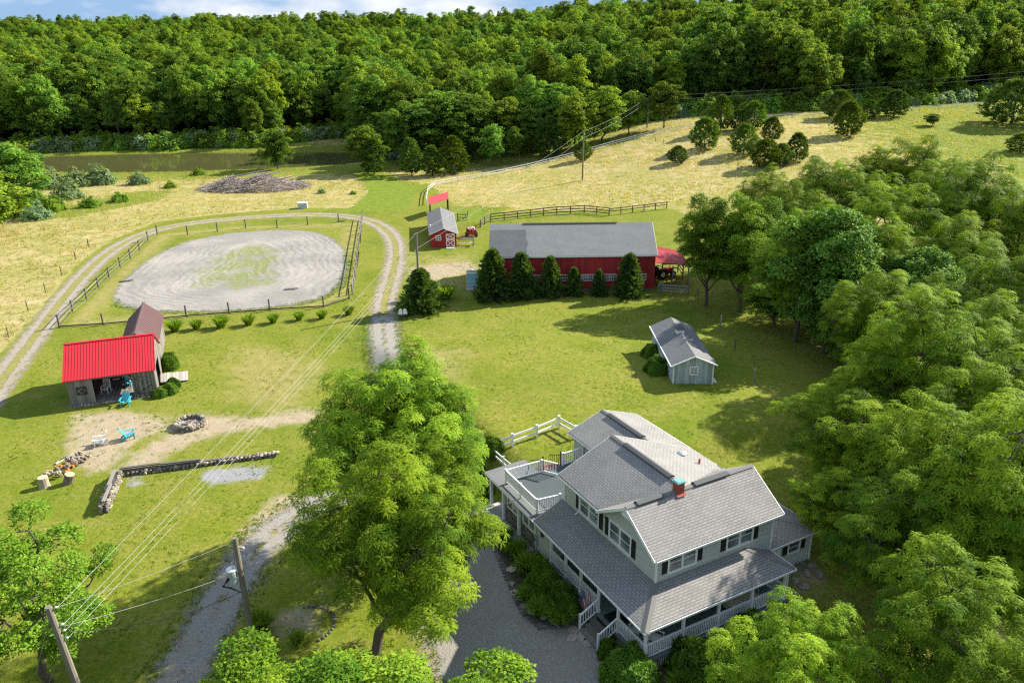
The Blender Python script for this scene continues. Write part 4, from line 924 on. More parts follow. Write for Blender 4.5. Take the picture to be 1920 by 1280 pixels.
for i, (px, py, s) in enumerate([(329, 621, 1.0), (369, 617, .82), (415, 614, 1.05), (467, 609, .88), (513, 605, .78), (561, 600, .74), (604, 597, .74), (654, 590, .78)]):
    p = G(px, py); o = add('grass_clump', GC[i % 3], None, None, tuple(p), i*2.1); o.scale = (s, s, s); tag(o, ['first', 'second', 'third', 'fourth', 'fifth', 'sixth', 'seventh', 'eighth'][i] + ' ornamental grass clump from the pavilion along the arena fence', 'grass clump', 'row of grass clumps at the arena')
for i, (px, py, s, lb) in enumerate([(835, 560, 1.5, 'ornamental grass right of the lone spruce'), (760, 566, .95, 'ornamental grass left of the lone spruce'), (488, 1180, .85, 'dark ornamental grass behind the mid utility pole'), (558, 1205, .55, 'light ornamental grass in the round bed')]):
    p = G(px, py); o = add('grass_clump', GC[i % 3], None, None, tuple(p), i*2.1); o.scale = (s, s, s*.9); tag(o, lb, 'grass clump')
for i, (u, v, s, lb) in enumerate([(-1.35, 4.9 + .6, .9, 'fountain grass beside the porch steps under the flag'), (-.75, 10.1, .95, 'fountain grass below the dark star'), (-.6, 12.0, .8, 'fountain grass below the stone wall, near the meter'), (-.6, 13.6, .75, 'fountain grass below the stone wall, far one'), (-2.0, 8.0, .7, 'fountain grass at the front of the bed'), (-2.0, 6.6, .8, 'fountain grass between round shrubs and gravel'), (1.2, -1.6, .85, 'fountain grass before the porch corner')]):
    x, y = house_xy(u, v); o = add('grass_clump', GC[i % 3], None, None, (x, y, float(hz(x, y))), i*1.1); o.scale = (s, s, s*.85); tag(o, lb, 'grass clump', 'fountain grasses in the house bed')
# tall meadow grass and bank weeds
mr = np.random.default_rng(77); MG = []
X = mr.uniform(-150, 170, 300000); Y = mr.uniform(78, 262, 300000)
ok = (sdf(X, Y, LAWN) < -.8) & (np.abs(X/Y) < .80) & (Y < edge_y(X/Y) - 1) & (np.sqrt(((X + 88)/58)**2 + ((Y - 208)/14.5)**2) > 1.08) & (dist_poly(X, Y, TRACK, False) > 2.2)
X, Y = X[ok][:48000], Y[ok][:48000]; n = len(X); Z = hz(X, Y)
dens = .5 + .5*np.sin(X*.11 + 2*np.sin(Y*.07))*np.sin(Y*.13 + 1.7*np.sin(X*.05)); hgt = mr.uniform(.14, .42, n)*(.55 + .6*dens)
wet = 1 - S((np.sqrt(((X + 88)/58)**2 + ((Y - 208)/14.5)**2) - 1.35)/.5); wet = np.maximum(wet, .7*S((X - 62)/40)*S((Y - 120)/40)); green = np.maximum(wet, S((mr.random(n)*.5 + dens*.5 - .52)/.16)*.85)
tt = []
for j in range(5):
    a = mr.uniform(0, 6.28, n); l = mr.uniform(.1, .45, n); bx, by = X + mr.normal(0, .25, n), Y + mr.normal(0, .25, n); w = mr.uniform(.03, .07, n)
    tt.append(np.stack([np.stack([bx - np.sin(a)*w, by + np.cos(a)*w, Z], -1), np.stack([bx + np.sin(a)*w, by - np.cos(a)*w, Z], -1), np.stack([bx + np.cos(a)*l, by + np.sin(a)*l, Z + hgt*mr.uniform(.7, 1.2, n)], -1)], 1))
tt = np.concatenate(tt); tn = np.tile(np.clip(1 - green*.8 + mr.normal(0, .07, n), 0, 1), 5)
tag(add('meadow_grass', soup('meadow_grass', tt.reshape(-1, 3), np.repeat(tn, 3), M['drygrass'])), 'dry tan and green tall grass of the meadow', 'grass', kind='stuff')

# short tufts and weeds in the mown grass, thicker along the edges of the gravel
lr = np.random.default_rng(78); X = lr.uniform(-48, 32, 220000); Y = lr.uniform(27, 112, 220000)
dl = np.minimum(np.minimum(np.abs(dist_poly(X, Y, LANE, False) - 1.6), np.abs(dist_poly(X, Y, DRIVE, False) - 1.6)), np.minimum(np.abs(sdf(X, Y, COURT)), np.abs(sdf(X, Y, ARENA))))
pat = .5 + .5*np.sin(X*.55 + 2.2*np.sin(Y*.31))*np.sin(Y*.48 + 1.9*np.sin(X*.27)); keep = lr.random(len(X)) < np.where(dl < .7, .75, .015 + .18*pat**3)
uu, vv = house_uv(X, Y); keep &= (sdf(X, Y, COURT) < .45) & (sdf(X, Y, ARENA) < 1.2) & ~((uu > -.3) & (uu < 14) & (vv > -.2) & (vv < 17.4)) & (np.minimum(dist_poly(X, Y, LANE, False), dist_poly(X, Y, DRIVE, False)) > .0)
keep &= ~((np.minimum(dist_poly(X, Y, LANE, False), dist_poly(X, Y, DRIVE, False)) > .35) & (np.minimum(dist_poly(X, Y, LANE, False), dist_poly(X, Y, DRIVE, False)) < 1.15) & (lr.random(len(X)) < .85))
X, Y = X[keep][:34000], Y[keep][:34000]; n = len(X); Z = hz(X, Y); tt = []
hh_ = lr.uniform(.05, .13, n)
for j in range(4):
    a = lr.uniform(0, 6.28, n); l = lr.uniform(.02, .12, n); bx, by = X + lr.normal(0, .07, n), Y + lr.normal(0, .07, n); w = lr.uniform(.02, .045, n)
    tt.append(np.stack([np.stack([bx - np.sin(a)*w, by + np.cos(a)*w, Z], -1), np.stack([bx + np.sin(a)*w, by - np.cos(a)*w, Z], -1), np.stack([bx + np.cos(a)*l, by + np.sin(a)*l, Z + hh_*lr.uniform(.6, 1.2, n)], -1)], 1))
tt = np.concatenate(tt); tn = np.tile(np.clip(lr.normal(.45, .3, n), 0, 1), 4)
tag(add('lawn_tufts', soup('lawn_tufts', tt.reshape(-1, 3), np.repeat(tn, 3), M['grassblade'])), 'short green tufts and weeds in the mown lawn', 'grass', kind='stuff')

# ------------------------------------------------------------------ building helpers
def frame(o, ex, n):
    "local frame on a wall: origin o, ex along the wall, n outwards; returns f(t, z, out) -> point"
    o, ex, n = Vector(o), Vector(ex), Vector(n)
    return lambda t, z, d: o + ex*t + n*d + Vector((0, 0, z))
def fbox(mb, f, t0, t1, z0, z1, d0, d1, rnd=None):
    p = [f(t0, z0, d0), f(t1, z0, d0), f(t1, z0, d1), f(t0, z0, d1), f(t0, z1, d0), f(t1, z1, d0), f(t1, z1, d1), f(t0, z1, d1)]
    if rnd is None: rnd = mb.rng.random()
    for q in ((3, 2, 1, 0), (4, 5, 6, 7), (0, 1, 5, 4), (1, 2, 6, 5), (2, 3, 7, 6), (3, 0, 4, 7)): mb.face([p[k] for k in q], rnd)
def window(parent, f, t0, t1, z0, z1, cols=1, rows=2, m='white', fw=.12, mun=.03, name='window', d=.05, group=1):
    "framed window: frame is the part, each pane of glass a sub-part; group = sashes side by side"
    mb = MB(7); fbox(mb, f, t0 - fw, t0, z0 - fw, z1 + fw, .0, d + .02); fbox(mb, f, t1, t1 + fw, z0 - fw, z1 + fw, .0, d + .02)
    fbox(mb, f, t0, t1, z1, z1 + fw, .0, d + .018); fbox(mb, f, t0, t1, z0 - fw, z0, .0, d + .05)
    w = (t1 - t0)/group
    for g in range(1, group): fbox(mb, f, t0 + g*w - fw*.5, t0 + g*w + fw*.5, z0, z1, .0, d + .016)
    for g in range(group):
        a, b = t0 + g*w, t0 + (g + 1)*w
        for c in range(1, cols): x = a + (b - a)*c/cols; fbox(mb, f, x - mun/2, x + mun/2, z0, z1, .0, d + .004)
        for r in range(1, rows): z = z0 + (z1 - z0)*r/rows; fbox(mb, f, a, b, z - mun*.7, z + mun*.7, .0, d + .008)
    fr = mb.obj(name, M[m], parent)
    for g in range(group):
        a, b = t0 + g*w, t0 + (g + 1)*w
        for r in range(rows):
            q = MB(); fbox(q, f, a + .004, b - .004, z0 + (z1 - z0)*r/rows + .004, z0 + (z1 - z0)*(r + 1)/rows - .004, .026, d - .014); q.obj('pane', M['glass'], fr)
    return fr
def shutter(parent, f, t0, t1, z0, z1):
    mb = MB(3); fbox(mb, f, t0, t1, z0, z1, .026, .05)
    for e in (t0, t1 - .05): fbox(mb, f, e, e + .05, z0, z1, .05, .068)
    k = max(4, int((z1 - z0)/.09))
    for i in range(k): z = z0 + (z1 - z0)*(i + .5)/k; fbox(mb, f, t0 + .05, t1 - .05, z - .022, z + .012, .05, .064)
    mb.obj('shutter', M['black'], parent)
def ridge_cap(mb, p, q, w=.16, h=.035):
    p, q = Vector(p), Vector(q); d = (q - p).normalized(); s = d.cross(Vector((0, 0, 1))).normalized(); u = Vector((0, 0, 1))
    for sg in (-1, 1):
        a = [p + u*h, q + u*h, q + s*sg*w + u*(h - w*.42), p + s*sg*w + u*(h - w*.42)]; mb.face(a if sg < 0 else a[::-1])
def balustrade(parent, p, q, z0, z1, n, m='rail_white', post_ends=(1, 1), slope=0., bal='baluster', tw=.05):
    "railing part with each baluster as a sub-part"
    p, q = Vector((p[0], p[1], 0)), Vector((q[0], q[1], 0)); d = (q - p).normalized(); U_ = lambda t, z: p + (q - p)*t + Vector((0, 0, z + slope*t))
    mb = MB(2); mb.bar(U_(0, z1), U_(1, z1), .09, .05); mb.bar(U_(0, z0 + .1), U_(1, z0 + .1), .06, .05)
    r = mb.obj('railing', M[m], parent); bm = MB(4); bm.box((-tw/2, -tw/2, 0), (tw/2, tw/2, z1 - z0 - .15)); me = bm.mesh(bal); me.materials.append(M[m])
    for i in range(n):
        c = U_((i + .5)/n, z0 + .12); add(bal, me, r, None, tuple(c))
    return r

def bars(parent, name, m, segs, w, h):
    "one part for every bar"
    for (p, q) in segs: b_ = MB(5); b_.bar(p, q, w, h); b_.obj(name, M[m], parent)

# ------------------------------------------------------------------ farmhouse (u across the front, v away from it)
house = thing('farmhouse', 'sage-green two-storey farmhouse with grey shingle roofs and a wrap-around porch', 'house', (HO[0], HO[1], 0), HA)
X_, Y_ = (1, 0, 0), (0, 1, 0)
full = lambda L_: (lambda z: (0, L_))
# walls
w = MB(21)
lap(w, (2.05, 1.9), (10.0, 1.9), .5, 5.5, full(7.95))                                         # front
lap(w, (2.05, 10.6), (2.05, 1.9), .5, 5.55, lambda z: (0, 8.7))                               # left, storeys
lap(w, (2.05, 10.6), (2.05, 1.9), 5.55, 7.0, lambda z: (6.5 - (7.02 - z)/.615, 6.5 + (7.02 - z)/.615), .115)   # front-gable triangle (apex v=4.1)
lap(w, (10.0, 1.9), (10.0, 6.6), .5, 5.5, full(4.7)); lap(w, (10.0, 1.9), (10.0, 6.6), 5.5, 7.0, lambda z: (2.2 - (7.02 - z)/.63, 2.2 + (7.02 - z)/.63))
lap(w, (11.6, 10.6), (2.05, 10.6), .5, 7.0, lambda z: (max(0, 6.0 - (6.95 - z)/.413), min(9.55, 6.0 + (6.95 - z)/.413)))
lap(w, (11.6, 6.6), (11.6, 16.5), .5, 4.45, full(9.9)); lap(w, (11.6, 16.5), (6.5, 16.5), .5, 4.4, full(5.1)); lap(w, (11.6, 16.5), (6.5, 16.5), 4.4, 5.35, lambda z: (2.6 - (5.4 - z)/.36, 2.6 + (5.4 - z)/.36))
lap(w, (6.5, 16.5), (6.5, 10.6), .5, 4.4, full(5.9))
w.obj('siding', M['siding'], house)
e = MB(22)   # right-hand extension
lap(e, (10.0, 2.1), (13.55, 2.1), .3, 2.95, full(3.55)); lap(e, (13.55, 2.1), (13.55, 8.6), .3, 2.95, full(6.5)); lap(e, (13.55, 8.6), (11.6, 8.6), .3, 2.95, full(1.95))
e.obj('extension_wall', M['siding'], house)
k = MB(23)   # wall beside the porch and low stone room
lap(k, (.45, 11.3), (.45, 9.5), .55, 2.8, full(1.8)); lap(k, (.45, 9.5), (2.05, 9.5), .55, 2.8, full(1.6)); k.obj('side_wall', M['siding'], house)
# corner boards
for (u, v, z0, z1) in ((2.05, 1.9, 3.6, 5.5), (10.0, 1.9, 2.9, 5.5), (2.05, 10.6, 3.0, 5.4), (13.55, 2.1, .4, 2.9), (6.5, 16.5, 1.9, 4.35), (11.6, 16.5, 1.9, 4.3), (.45, 11.3, .5, 2.75), (.45, 9.5, .7, 2.75)):
    c = MB(24); c.box((u - .05, v - .05, z0), (u + .05, v + .05, z1)); c.obj('corner_board', M['white'], house)
# roofs
RT = .13
r = MB(31)   # main gable roof, ridge along v
r.slab([(1.75, 10.95, 5.5), (1.75, 6.62, 5.5), (5.6, 4.15, 7.1), (5.6, 10.95, 7.1)], RT, (0, -1, 0))
r.slab([(5.6, 10.95, 7.1), (5.6, 4.15, 7.1), (10.3, 6.95, 5.16), (11.9, 7.3, 4.5), (11.9, 10.95, 4.5)], RT, (0, -1, 0))
r.obj('main_roof', M['roof'], house)
r = MB(32)   # front cross gable, ridge along u
r.slab([(1.62, 1.5, 5.47), (10.32, 1.5, 5.47), (10.32, 4.1, 7.14), (1.62, 4.1, 7.14)], RT, X_)
r.slab([(1.62, 4.1, 7.14), (10.32, 4.1, 7.14), (10.32, 7.05, 5.25), (5.6, 4.2, 7.08), (1.62, 6.7, 5.47)], RT, (-1, 0, 0))
r.obj('front_gable_roof', M['roof'], house)
r = MB(33)
r.slab([(6.22, 16.85, 4.45), (6.22, 10.5, 4.45), (8.95, 10.5, 5.45), (8.95, 16.85, 5.45)], RT, (0, -1, 0)); r.slab([(8.95, 16.85, 5.45), (8.95, 10.5, 5.45), (11.92, 10.5, 4.4), (11.92, 16.85, 4.4)], RT, (0, -1, 0))
r.obj('rear_roof', M['roof'], house)
r = MB(34)   # porch roof on two sides
r.slab([(0, 0, 2.95), (10.04, 0, 2.95), (8.0, 1.9, 3.8), (2.05, 1.9, 3.8)], .1, X_); r.slab([(0, 10.85, 2.95), (0, 0, 2.95), (2.05, 1.9, 3.8), (2.05, 10.85, 3.8)], .1, (0, -1, 0))
r.slab([(10.04, 0, 2.95), (10.04, 2.3, 2.95), (10.0, 2.3, 2.97), (8.0, 1.9, 3.8)], .1, Y_)
r.obj('porch_roof', M['roof'], house)
r = MB(35)
r.slab([(10.0, 1.84, 3.0), (13.86, 1.84, 3.0), (10.0, 5.7, 3.55)], .1, X_); r.slab([(13.86, 1.84, 3.0), (13.86, 8.9, 3.0), (10.0, 8.9, 3.55), (10.0, 5.7, 3.55)], .1, Y_)
r.obj('extension_roof', M['roof'], house)
for a_ in (((1.62, 4.1, 7.14), (10.32, 4.1, 7.14)), ((5.6, 4.6, 7.1), (5.6, 10.95, 7.1)), ((8.95, 10.9, 5.45), (8.95, 16.85, 5.45)), ((0, 0, 2.95), (2.02, 1.88, 3.79), .22), ((10.0, .04, 2.96), (8.0, 1.9, 3.8), .12), ((13.8, 1.9, 3.0), (10.0, 5.7, 3.55), .12)):
    r = MB(36); ridge_cap(r, *a_); r.obj('ridge_cap', M['roof'], house)
for (p, q) in (((2.3, 4.1, 7.17), (4.0, 4.1, 7.17)), ((6.1, 4.1, 7.17), (8.5, 4.1, 7.17)), ((5.6, 5.3, 7.14), (5.6, 9.6, 7.14)), ((8.95, 12.2, 5.49), (8.95, 16.0, 5.49))):   # raised ridge vents
    v = MB(37); ridge_cap(v, p, q, .2, .09); p_, q_ = Vector(p), Vector(q); s_ = (q_ - p_).cross(Vector((0, 0, 1))).normalized()*.2
    for sg in (-1, 1): v.face([p_ + s_*sg + Vector((0, 0, .006)), q_ + s_*sg + Vector((0, 0, .006)), q_ + s_*sg + Vector((0, 0, -.11)), p_ + s_*sg + Vector((0, 0, -.11))])
    v.obj('ridge_vent', M['roof_shed'], house)
# trim: fascia boards, gutters
bars(house, 'gutter', 'white', (((1.7, 1.47, 5.36), (10.34, 1.47, 5.36)), ((1.7, 10.95, 5.4), (1.7, 6.7, 5.4)), ((-.03, -.04, 2.87), (10.06, -.04, 2.87)), ((-.04, 17.2, 2.87), (-.04, -.04, 2.87)), ((10.0, 1.8, 2.92), (13.88, 1.8, 2.92)), ((6.18, 16.87, 4.35), (6.18, 10.95, 4.35)), ((10.08, 0, 2.87), (10.08, 2.3, 2.87)), ((13.9, 1.84, 2.92), (13.9, 8.9, 2.92)), ((11.95, 16.87, 4.31), (11.95, 7.3, 4.41))), .05, .11)
bars(house, 'fascia', 'white', (((1.6, 1.5, 5.37), (1.6, 4.1, 7.04)), ((1.6, 4.1, 7.04), (1.6, 6.7, 5.37)), ((10.34, 1.5, 5.37), (10.34, 4.1, 7.04)), ((10.34, 4.1, 7.04), (10.34, 7.05, 5.15)), ((5.6, 10.97, 7.0), (1.75, 10.97, 5.4)), ((5.6, 10.97, 7.0), (11.9, 10.97, 4.4)), ((6.22, 16.88, 4.35), (8.95, 16.88, 5.35)), ((8.95, 16.88, 5.35), (11.92, 16.88, 4.3))), .035, .17)
a = MB(40); a.face([(1.66, 3.75, 6.55), (1.66, 4.45, 6.55), (1.66, 4.45, 6.68), (1.66, 4.1, 6.92), (1.66, 3.75, 6.68)][::-1]); a.face([(1.95, 3.75, 6.55), (1.95, 4.45, 6.55), (1.95, 4.45, 6.68), (1.95, 4.1, 6.92), (1.95, 3.75, 6.68)])
a.box((1.66, 3.75, 6.5), (2.05, 4.45, 6.55)); a.obj('gable_bracket', M['white'], house)
for a_ in ([(1.78, 8.98, 5.4), (1.98, 8.98, 5.2), (1.98, 8.98, 3.95), (1.7, 8.98, 3.85)], [(10.0, 1.86, 5.35), (10.04, 1.86, 3.4)], [(9.9, .15, 2.85), (9.95, .35, 2.6), (9.95, .35, .5)]): d = MB(41); d.tube(a_, .035, 6); d.obj('downspout', M['white'], house)
# upper windows and shutters
fl = frame((2.05, 0, 0), (0, -1, 0), (-1, 0, 0)); ff = frame((0, 1.9, 0), X_, (0, -1, 0)); fe = frame((0, 2.1, 0), X_, (0, -1, 0))
for (v0, v1) in ((8.82, 7.05), (5.87, 4.05)):
    window(house, fl, -v0, -v1, 4.12, 5.18, 1, 2, group=2); shutter(house, fl, -v0 - .46, -v0 - .09, 4.08, 5.2); shutter(house, fl, -v1 + .09, -v1 + .46, 4.08, 5.2)
for (u0, u1) in ((2.86, 4.55), (6.75, 8.45)):
    window(house, ff, u0, u1, 4.18, 5.16, 1, 2, group=2); shutter(house, ff, u0 - .46, u0 - .09, 4.15, 5.18); shutter(house, ff, u1 + .09, u1 + .46, 4.15, 5.18)
window(house, fe, 11.75, 12.55, 2.0, 2.62, 1, 2); shutter(house, fe, 11.28, 11.66, 1.95, 2.68); shutter(house, fe, 12.64, 13.02, 1.95, 2.68)
dr = MB(42); fbox(dr, fe, 10.5, 10.62, .9, 2.7, .0, .06); fbox(dr, fe, 11.0, 11.12, .9, 2.7, .0, .06); fbox(dr, fe, 10.62, 11.0, 2.6, 2.7, .0, .06); fbox(dr, fe, 10.62, 11.0, .9, 2.6, .0, .035); dr.obj('door', M['white'], house)
# lower wall behind the porch: dark windows and door
for (v0, v1) in ((8.9, 7.6), (6.6, 5.3)): window(house, fl, -v0, -v1, 1.35, 2.6, 1, 2)
dd = MB(43); fbox(dd, fl, -4.1, -3.1, .78, 2.75, .026, .06); o = dd.obj('door', M['darkwood'], house); dh = MB(); dh.blob((1.95, 3.25, 1.75), (.035, .035, .035)); dh.obj('handle', M['steel'], o)
for (u0, u1) in ((2.9, 4.2), (5.4, 6.7), (7.8, 9.1)): window(house, ff, u0, u1, 1.35, 2.6, 1, 2)
# porch floor, ceiling, posts, rails, lattice
p = MB(44); p.box((.25, .25, .6), (10.0, 1.88, .75)); p.box((.25, 1.88, .6), (2.03, 9.48, .749)); p.obj('porch_floor', M['porch_floor'], house)
p = MB(45); p.box((.1, .1, 2.74), (9.98, 1.87, 2.78)); p.box((.1, 1.87, 2.74), (2.02, 10.8, 2.779)); p.obj('porch_ceiling', M['white'], house)
p = MB(46); p.bar((.4, .4, 2.64), (9.8, .4, 2.64), .12, .2); p.bar((.4, 9.45, 2.64), (.4, .46, 2.64), .12, .198); p.obj('porch_beam', M['white'], house)
pm_ = MB(47); pm_.box((-.065, -.065, .75), (.065, .065, 2.56)); pm_.box((-.085, -.085, .75), (.085, .085, .95)); pm_.box((-.09, -.09, 2.46), (.09, .09, 2.56)); pme = pm_.mesh('porch_post'); pme.materials.append(M['white'])
for (u, v) in [(.4, .4), (.4, 2.68), (.4, 4.48), (.4, 6.2), (.4, 7.78), (.4, 9.38), (2.77, .4), (5.1, .4), (7.4, .4), (9.78, .4)]: add('porch_post', pme, house, None, (u, v, 0))
for (a_, b_, n_) in (((.4, .48), (.4, 2.6), 17), ((.4, 4.56), (.4, 6.12), 13), ((.4, 6.28), (.4, 7.7), 12), ((.4, 7.86), (.4, 9.3), 12), ((.48, .4), (2.69, .4), 18), ((2.85, .4), (5.02, .4), 18), ((5.18, .4), (7.32, .4), 18), ((7.48, .4), (9.7, .4), 18), ((9.78, .48), (9.78, 1.85), 11)): balustrade(house, a_, b_, .78, 1.66, n_)
for (a_, b_) in (((.38, .36), (9.8, .36)), ((.36, 9.4), (.36, 4.5)), ((.36, 2.66), (.36, .36)), ((9.82, .36), (9.82, 1.9))):
    A, B = Vector((*a_, 0)), Vector((*b_, 0)); n_ = int((B - A).length/.14); lt = MB(48); lt.bar((A.x, A.y, .66), (B.x, B.y, .66), .03, .08)
    for i in range(n_): q = A + (B - A)*(i + .5)/n_; lt.bar((q.x, q.y, .0), (q.x, q.y, .62), .085, .02, (B - A))
    tag(lt.obj('skirting', M['white_old'], house), kind='stuff')
# porch steps with handrails
s = MB(49)
for i, (u0, z) in enumerate(((.12, .56), (-.2, .37), (-.52, .18))): s.box((u0 - .32, 2.78, z - .05), (u0 + .02, 4.38, z)); s.box((u0 - .3, 2.84, .0), (u0 - .27, 4.32, z - .05))
s.obj('steps', M['oldwood'], house)
for v in (2.72, 4.44):
    h = MB(50); h.bar((.36, v, 1.62), (-.78, v, 1.02), .08, .06); h.box((-.84, v - .05, 0), (-.74, v + .05, 1.12)); h.bar((.36, v, .9), (-.74, v, .32), .05, .05)
    hr = h.obj('handrail', M['rail_white'], house); bm = MB(); bm.box((-.02, -.02, 0), (.02, .02, .66)); bme = bm.mesh('baluster'); bme.materials.append(M['rail_white'])
    for i in range(6): add('baluster', bme, hr, None, (.24 - i*.165, v, .84 - i*.088))
# stone room under the deck
sw = MB(51); sw.box((.47, 11.36, .0), (.9, 15.3, 2.75)); sw.box((.5, 15.3, .2), (6.4, 15.4, 2.75)); sw.obj('backing_wall', M['siding'], house)
sr = random.Random(9); st = MB(52)
for (v0, v1) in ((11.42, 13.02), (13.3, 15.1)):
    z = .45
    while z < 1.5:
        hh = sr.uniform(.07, .14); v = v0
        while v < v1:
            ww = min(sr.uniform(.18, .42), v1 - v); st.box((.36 + sr.uniform(-.02, .03), v + .008, z), (.48, v + ww - .008, z + hh - .012)); v += ww
        z += hh
st.obj('stone_facing', M['stone_dark'], house)
fs = frame((.45, 0, 0), (0, -1, 0), (-1, 0, 0))
window(house, fs, -14.78, -13.42, 1.64, 2.24, 1, 1, group=2); window(house, fs, -12.74, -11.4, 1.64, 2.24, 1, 1, group=2)
for (u, v, z0) in ((.3, 13.15, .4), (.3, 15.18, .4), (.3, 16.95, .4)):
    q = MB(); q.box((u - .09, v - .09, z0), (u + .09, v + .09, 2.82)); q.box((u - .11, v - .11, z0), (u + .11, v + .11, z0 + .14)); q.obj('deck_post', M['white'], house)
q = MB(); q.box((-.25, 11.3, .15), (.44, 17.1, .42)); q.box((.44, 15.42, .15), (3.0, 17.1, .419)); q.obj('plinth', M['concrete'], house)
# star and meter on the side wall
q = MB(); pts = []
for i in range(10): a_ = math.pi/2 + i*math.pi/5; rr = .3 if i % 2 == 0 else .115; pts.append((.385, 10.47 + rr*math.cos(a_), 2.0 + rr*math.sin(a_)))
for i in range(10): q.face([(.345, 10.47, 2.0), pts[i], pts[(i + 1) % 10]]); q.face([(.395, 10.47, 2.0), pts[(i + 1) % 10], pts[i]])
q.obj('wall_star', M['black'], house)
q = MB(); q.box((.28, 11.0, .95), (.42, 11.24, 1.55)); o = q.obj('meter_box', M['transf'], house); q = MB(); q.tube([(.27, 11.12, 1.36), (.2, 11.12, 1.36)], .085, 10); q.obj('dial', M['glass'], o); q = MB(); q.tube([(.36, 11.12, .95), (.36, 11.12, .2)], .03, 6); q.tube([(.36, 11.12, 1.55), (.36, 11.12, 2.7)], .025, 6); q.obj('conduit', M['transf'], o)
# roof deck: flat roof, membrane, white rails, gates
q = MB(53); q.slab([(-.02, 10.87, 2.95), (2.05, 10.87, 3.02), (2.05, 15.25, 3.02), (2.05, 17.22, 3.02), (-.02, 17.22, 2.95)], .1); q.slab([(2.052, 15.2, 3.02), (3.0, 15.2, 3.02), (3.0, 17.22, 3.02), (2.052, 17.22, 3.02)], .1); q.obj('flat_roof', M['flat_roof'], house)
q = MB(54); q.box((1.25, 10.95, 3.0), (6.46, 15.3, 3.07)); q.obj('deck_floor', M['deck_mem'], house)
pk = MB(55); pk.box((-.05, -.05, 3.0), (.05, .05, 4.0)); pk.box((-.065, -.065, 4.0), (.065, .065, 4.05)); pkm = pk.mesh('deck_rail_post'); pkm.materials.append(M['rail_white'])
for (u, v) in ((.5, 11.25), (.5, 13.25), (.5, 15.2), (3.1, 15.1), (4.75, 15.2), (6.38, 15.25), (2.0, 11.05)): add('deck_rail_post', pkm, house, None, (u, v, 0))
for (a_, b_, n_) in (((.5, 11.32), (.5, 13.18), 15), ((.5, 13.32), (.5, 15.13), 15), ((.57, 15.2), (3.03, 15.12), 19), ((.57, 11.24), (1.95, 11.06), 12), ((4.82, 15.2), (6.3, 15.25), 10)): balustrade(house, a_, b_, 3.06, 3.96, n_, tw=.045)
g = balustrade(house, (3.2, 15.05), (3.75, 14.25), 3.1, 3.98, 5); g.name = 'deck_gate'
ir = MB(56)
for (a_, b_) in (((3.3, 16.9), (3.35, 15.4)), ((4.7, 16.9), (4.72, 15.4))):
    for i in range(7): t_ = i/6; x = a_[0] + (b_[0] - a_[0])*t_; y = a_[1] + (b_[1] - a_[1])*t_; ir.bar((x, y, 2.2 + .75*t_), (x, y, 3.05 + .75*t_), .025)
    ir.bar((a_[0], a_[1], 3.06), (b_[0], b_[1], 3.81), .04); ir.bar((b_[0], b_[1], 2.9), (b_[0], b_[1], 4.05), .07)
ir.obj('iron_handrail', M['iron'], house)
q = MB(57)
for i in range(4): q.box((3.35, 15.4 + i*.36, 1.9), (4.7, 15.76 + i*.36, 2.98 - i*.2))
q.obj('deck_steps', M['redbrick'], house)
q = MB(); fr_ = frame((6.5, 0, 0), (0, -1, 0), (-1, 0, 0)); fbox(q, fr_, -14.6, -13.6, 3.1, 4.25, .026, .05); q.obj('deck_door', M['darkwood'], house); q = MB(); fbox(q, fr_, -14.7, -14.6, 3.1, 4.33, .0, .07); fbox(q, fr_, -13.6, -13.5, 3.1, 4.33, .0, .07); q.obj('door_trim', M['white'], house)
# chimney, roof vent, pipe
q = MB(58); cu, cv = 5.0, 4.02; z = 6.6
while z < 7.66: q.box((cu - .22, cv - .22, z), (cu + .22, cv + .22, z + .062)); q.box((cu - .21, cv - .21, z + .062), (cu + .21, cv + .21, z + .072)); z += .072
ch = q.obj('chimney', M['redbrick'], house); q = MB(); q.box((cu - .27, cv - .27, 7.68), (cu + .27, cv + .27, 7.74)); q.box((cu - .2, cv - .2, 7.74), (cu + .2, cv + .2, 7.77)); q.obj('cap', M['copper'], ch); q = MB(); q.slab([(cu - .3, cv - .34, 6.97), (cu + .3, cv - .34, 6.97), (cu + .3, cv - .2, 7.06), (cu - .3, cv - .2, 7.06)], .02); q.obj('flashing', M['redbrick'], ch)
q = MB(); q.lathe([(.22, 0), (.22, .12), (.3, .14), (.3, .2), (.16, .27), (.001, .28)], 14, (9.7, 9.25, 5.36)); q.obj('roof_vent', M['steel'], house)
q = MB(); q.tube([(10.1, 8.1, 5.1), (10.1, 8.1, 5.6)], .06, 8); q.obj('vent_pipe', M['redbrick'], house)

# ------------------------------------------------------------------ red barn
BA = math.radians(-.44); bl = U(917, 482, 4.55); br_ = U(1232, 478, 4.55); BLn = float(np.hypot(*(br_ - bl)[:2]))
barn = thing('barn', 'long red board barn with a weathered grey shingle roof', 'barn', (bl[0], bl[1], 0), BA)
D = 10.4; zr = 7.4
q = MB(61); boards(q, (.15, .25), (BLn - .15, .25), 0, lambda t: 4.5, .21, .03); boards(q, (BLn - .15, .25), (BLn - .15, D - .25), 0, lambda t: 4.5 + (zr - 4.55)*(1 - abs(t - (D/2 - .25))/(D/2)) - .1, .21, .03); boards(q, (.15, D - .25), (.15, .25), 0, lambda t: 4.5 + (zr - 4.55)*(1 - abs(t - (D/2 - .25))/(D/2)) - .1, .21, .03); boards(q, (BLn - .15, D - .25), (.15, D - .25), 0, lambda t: 4.5, .21, .03)
q.obj('board_wall', M['barnred'], barn)
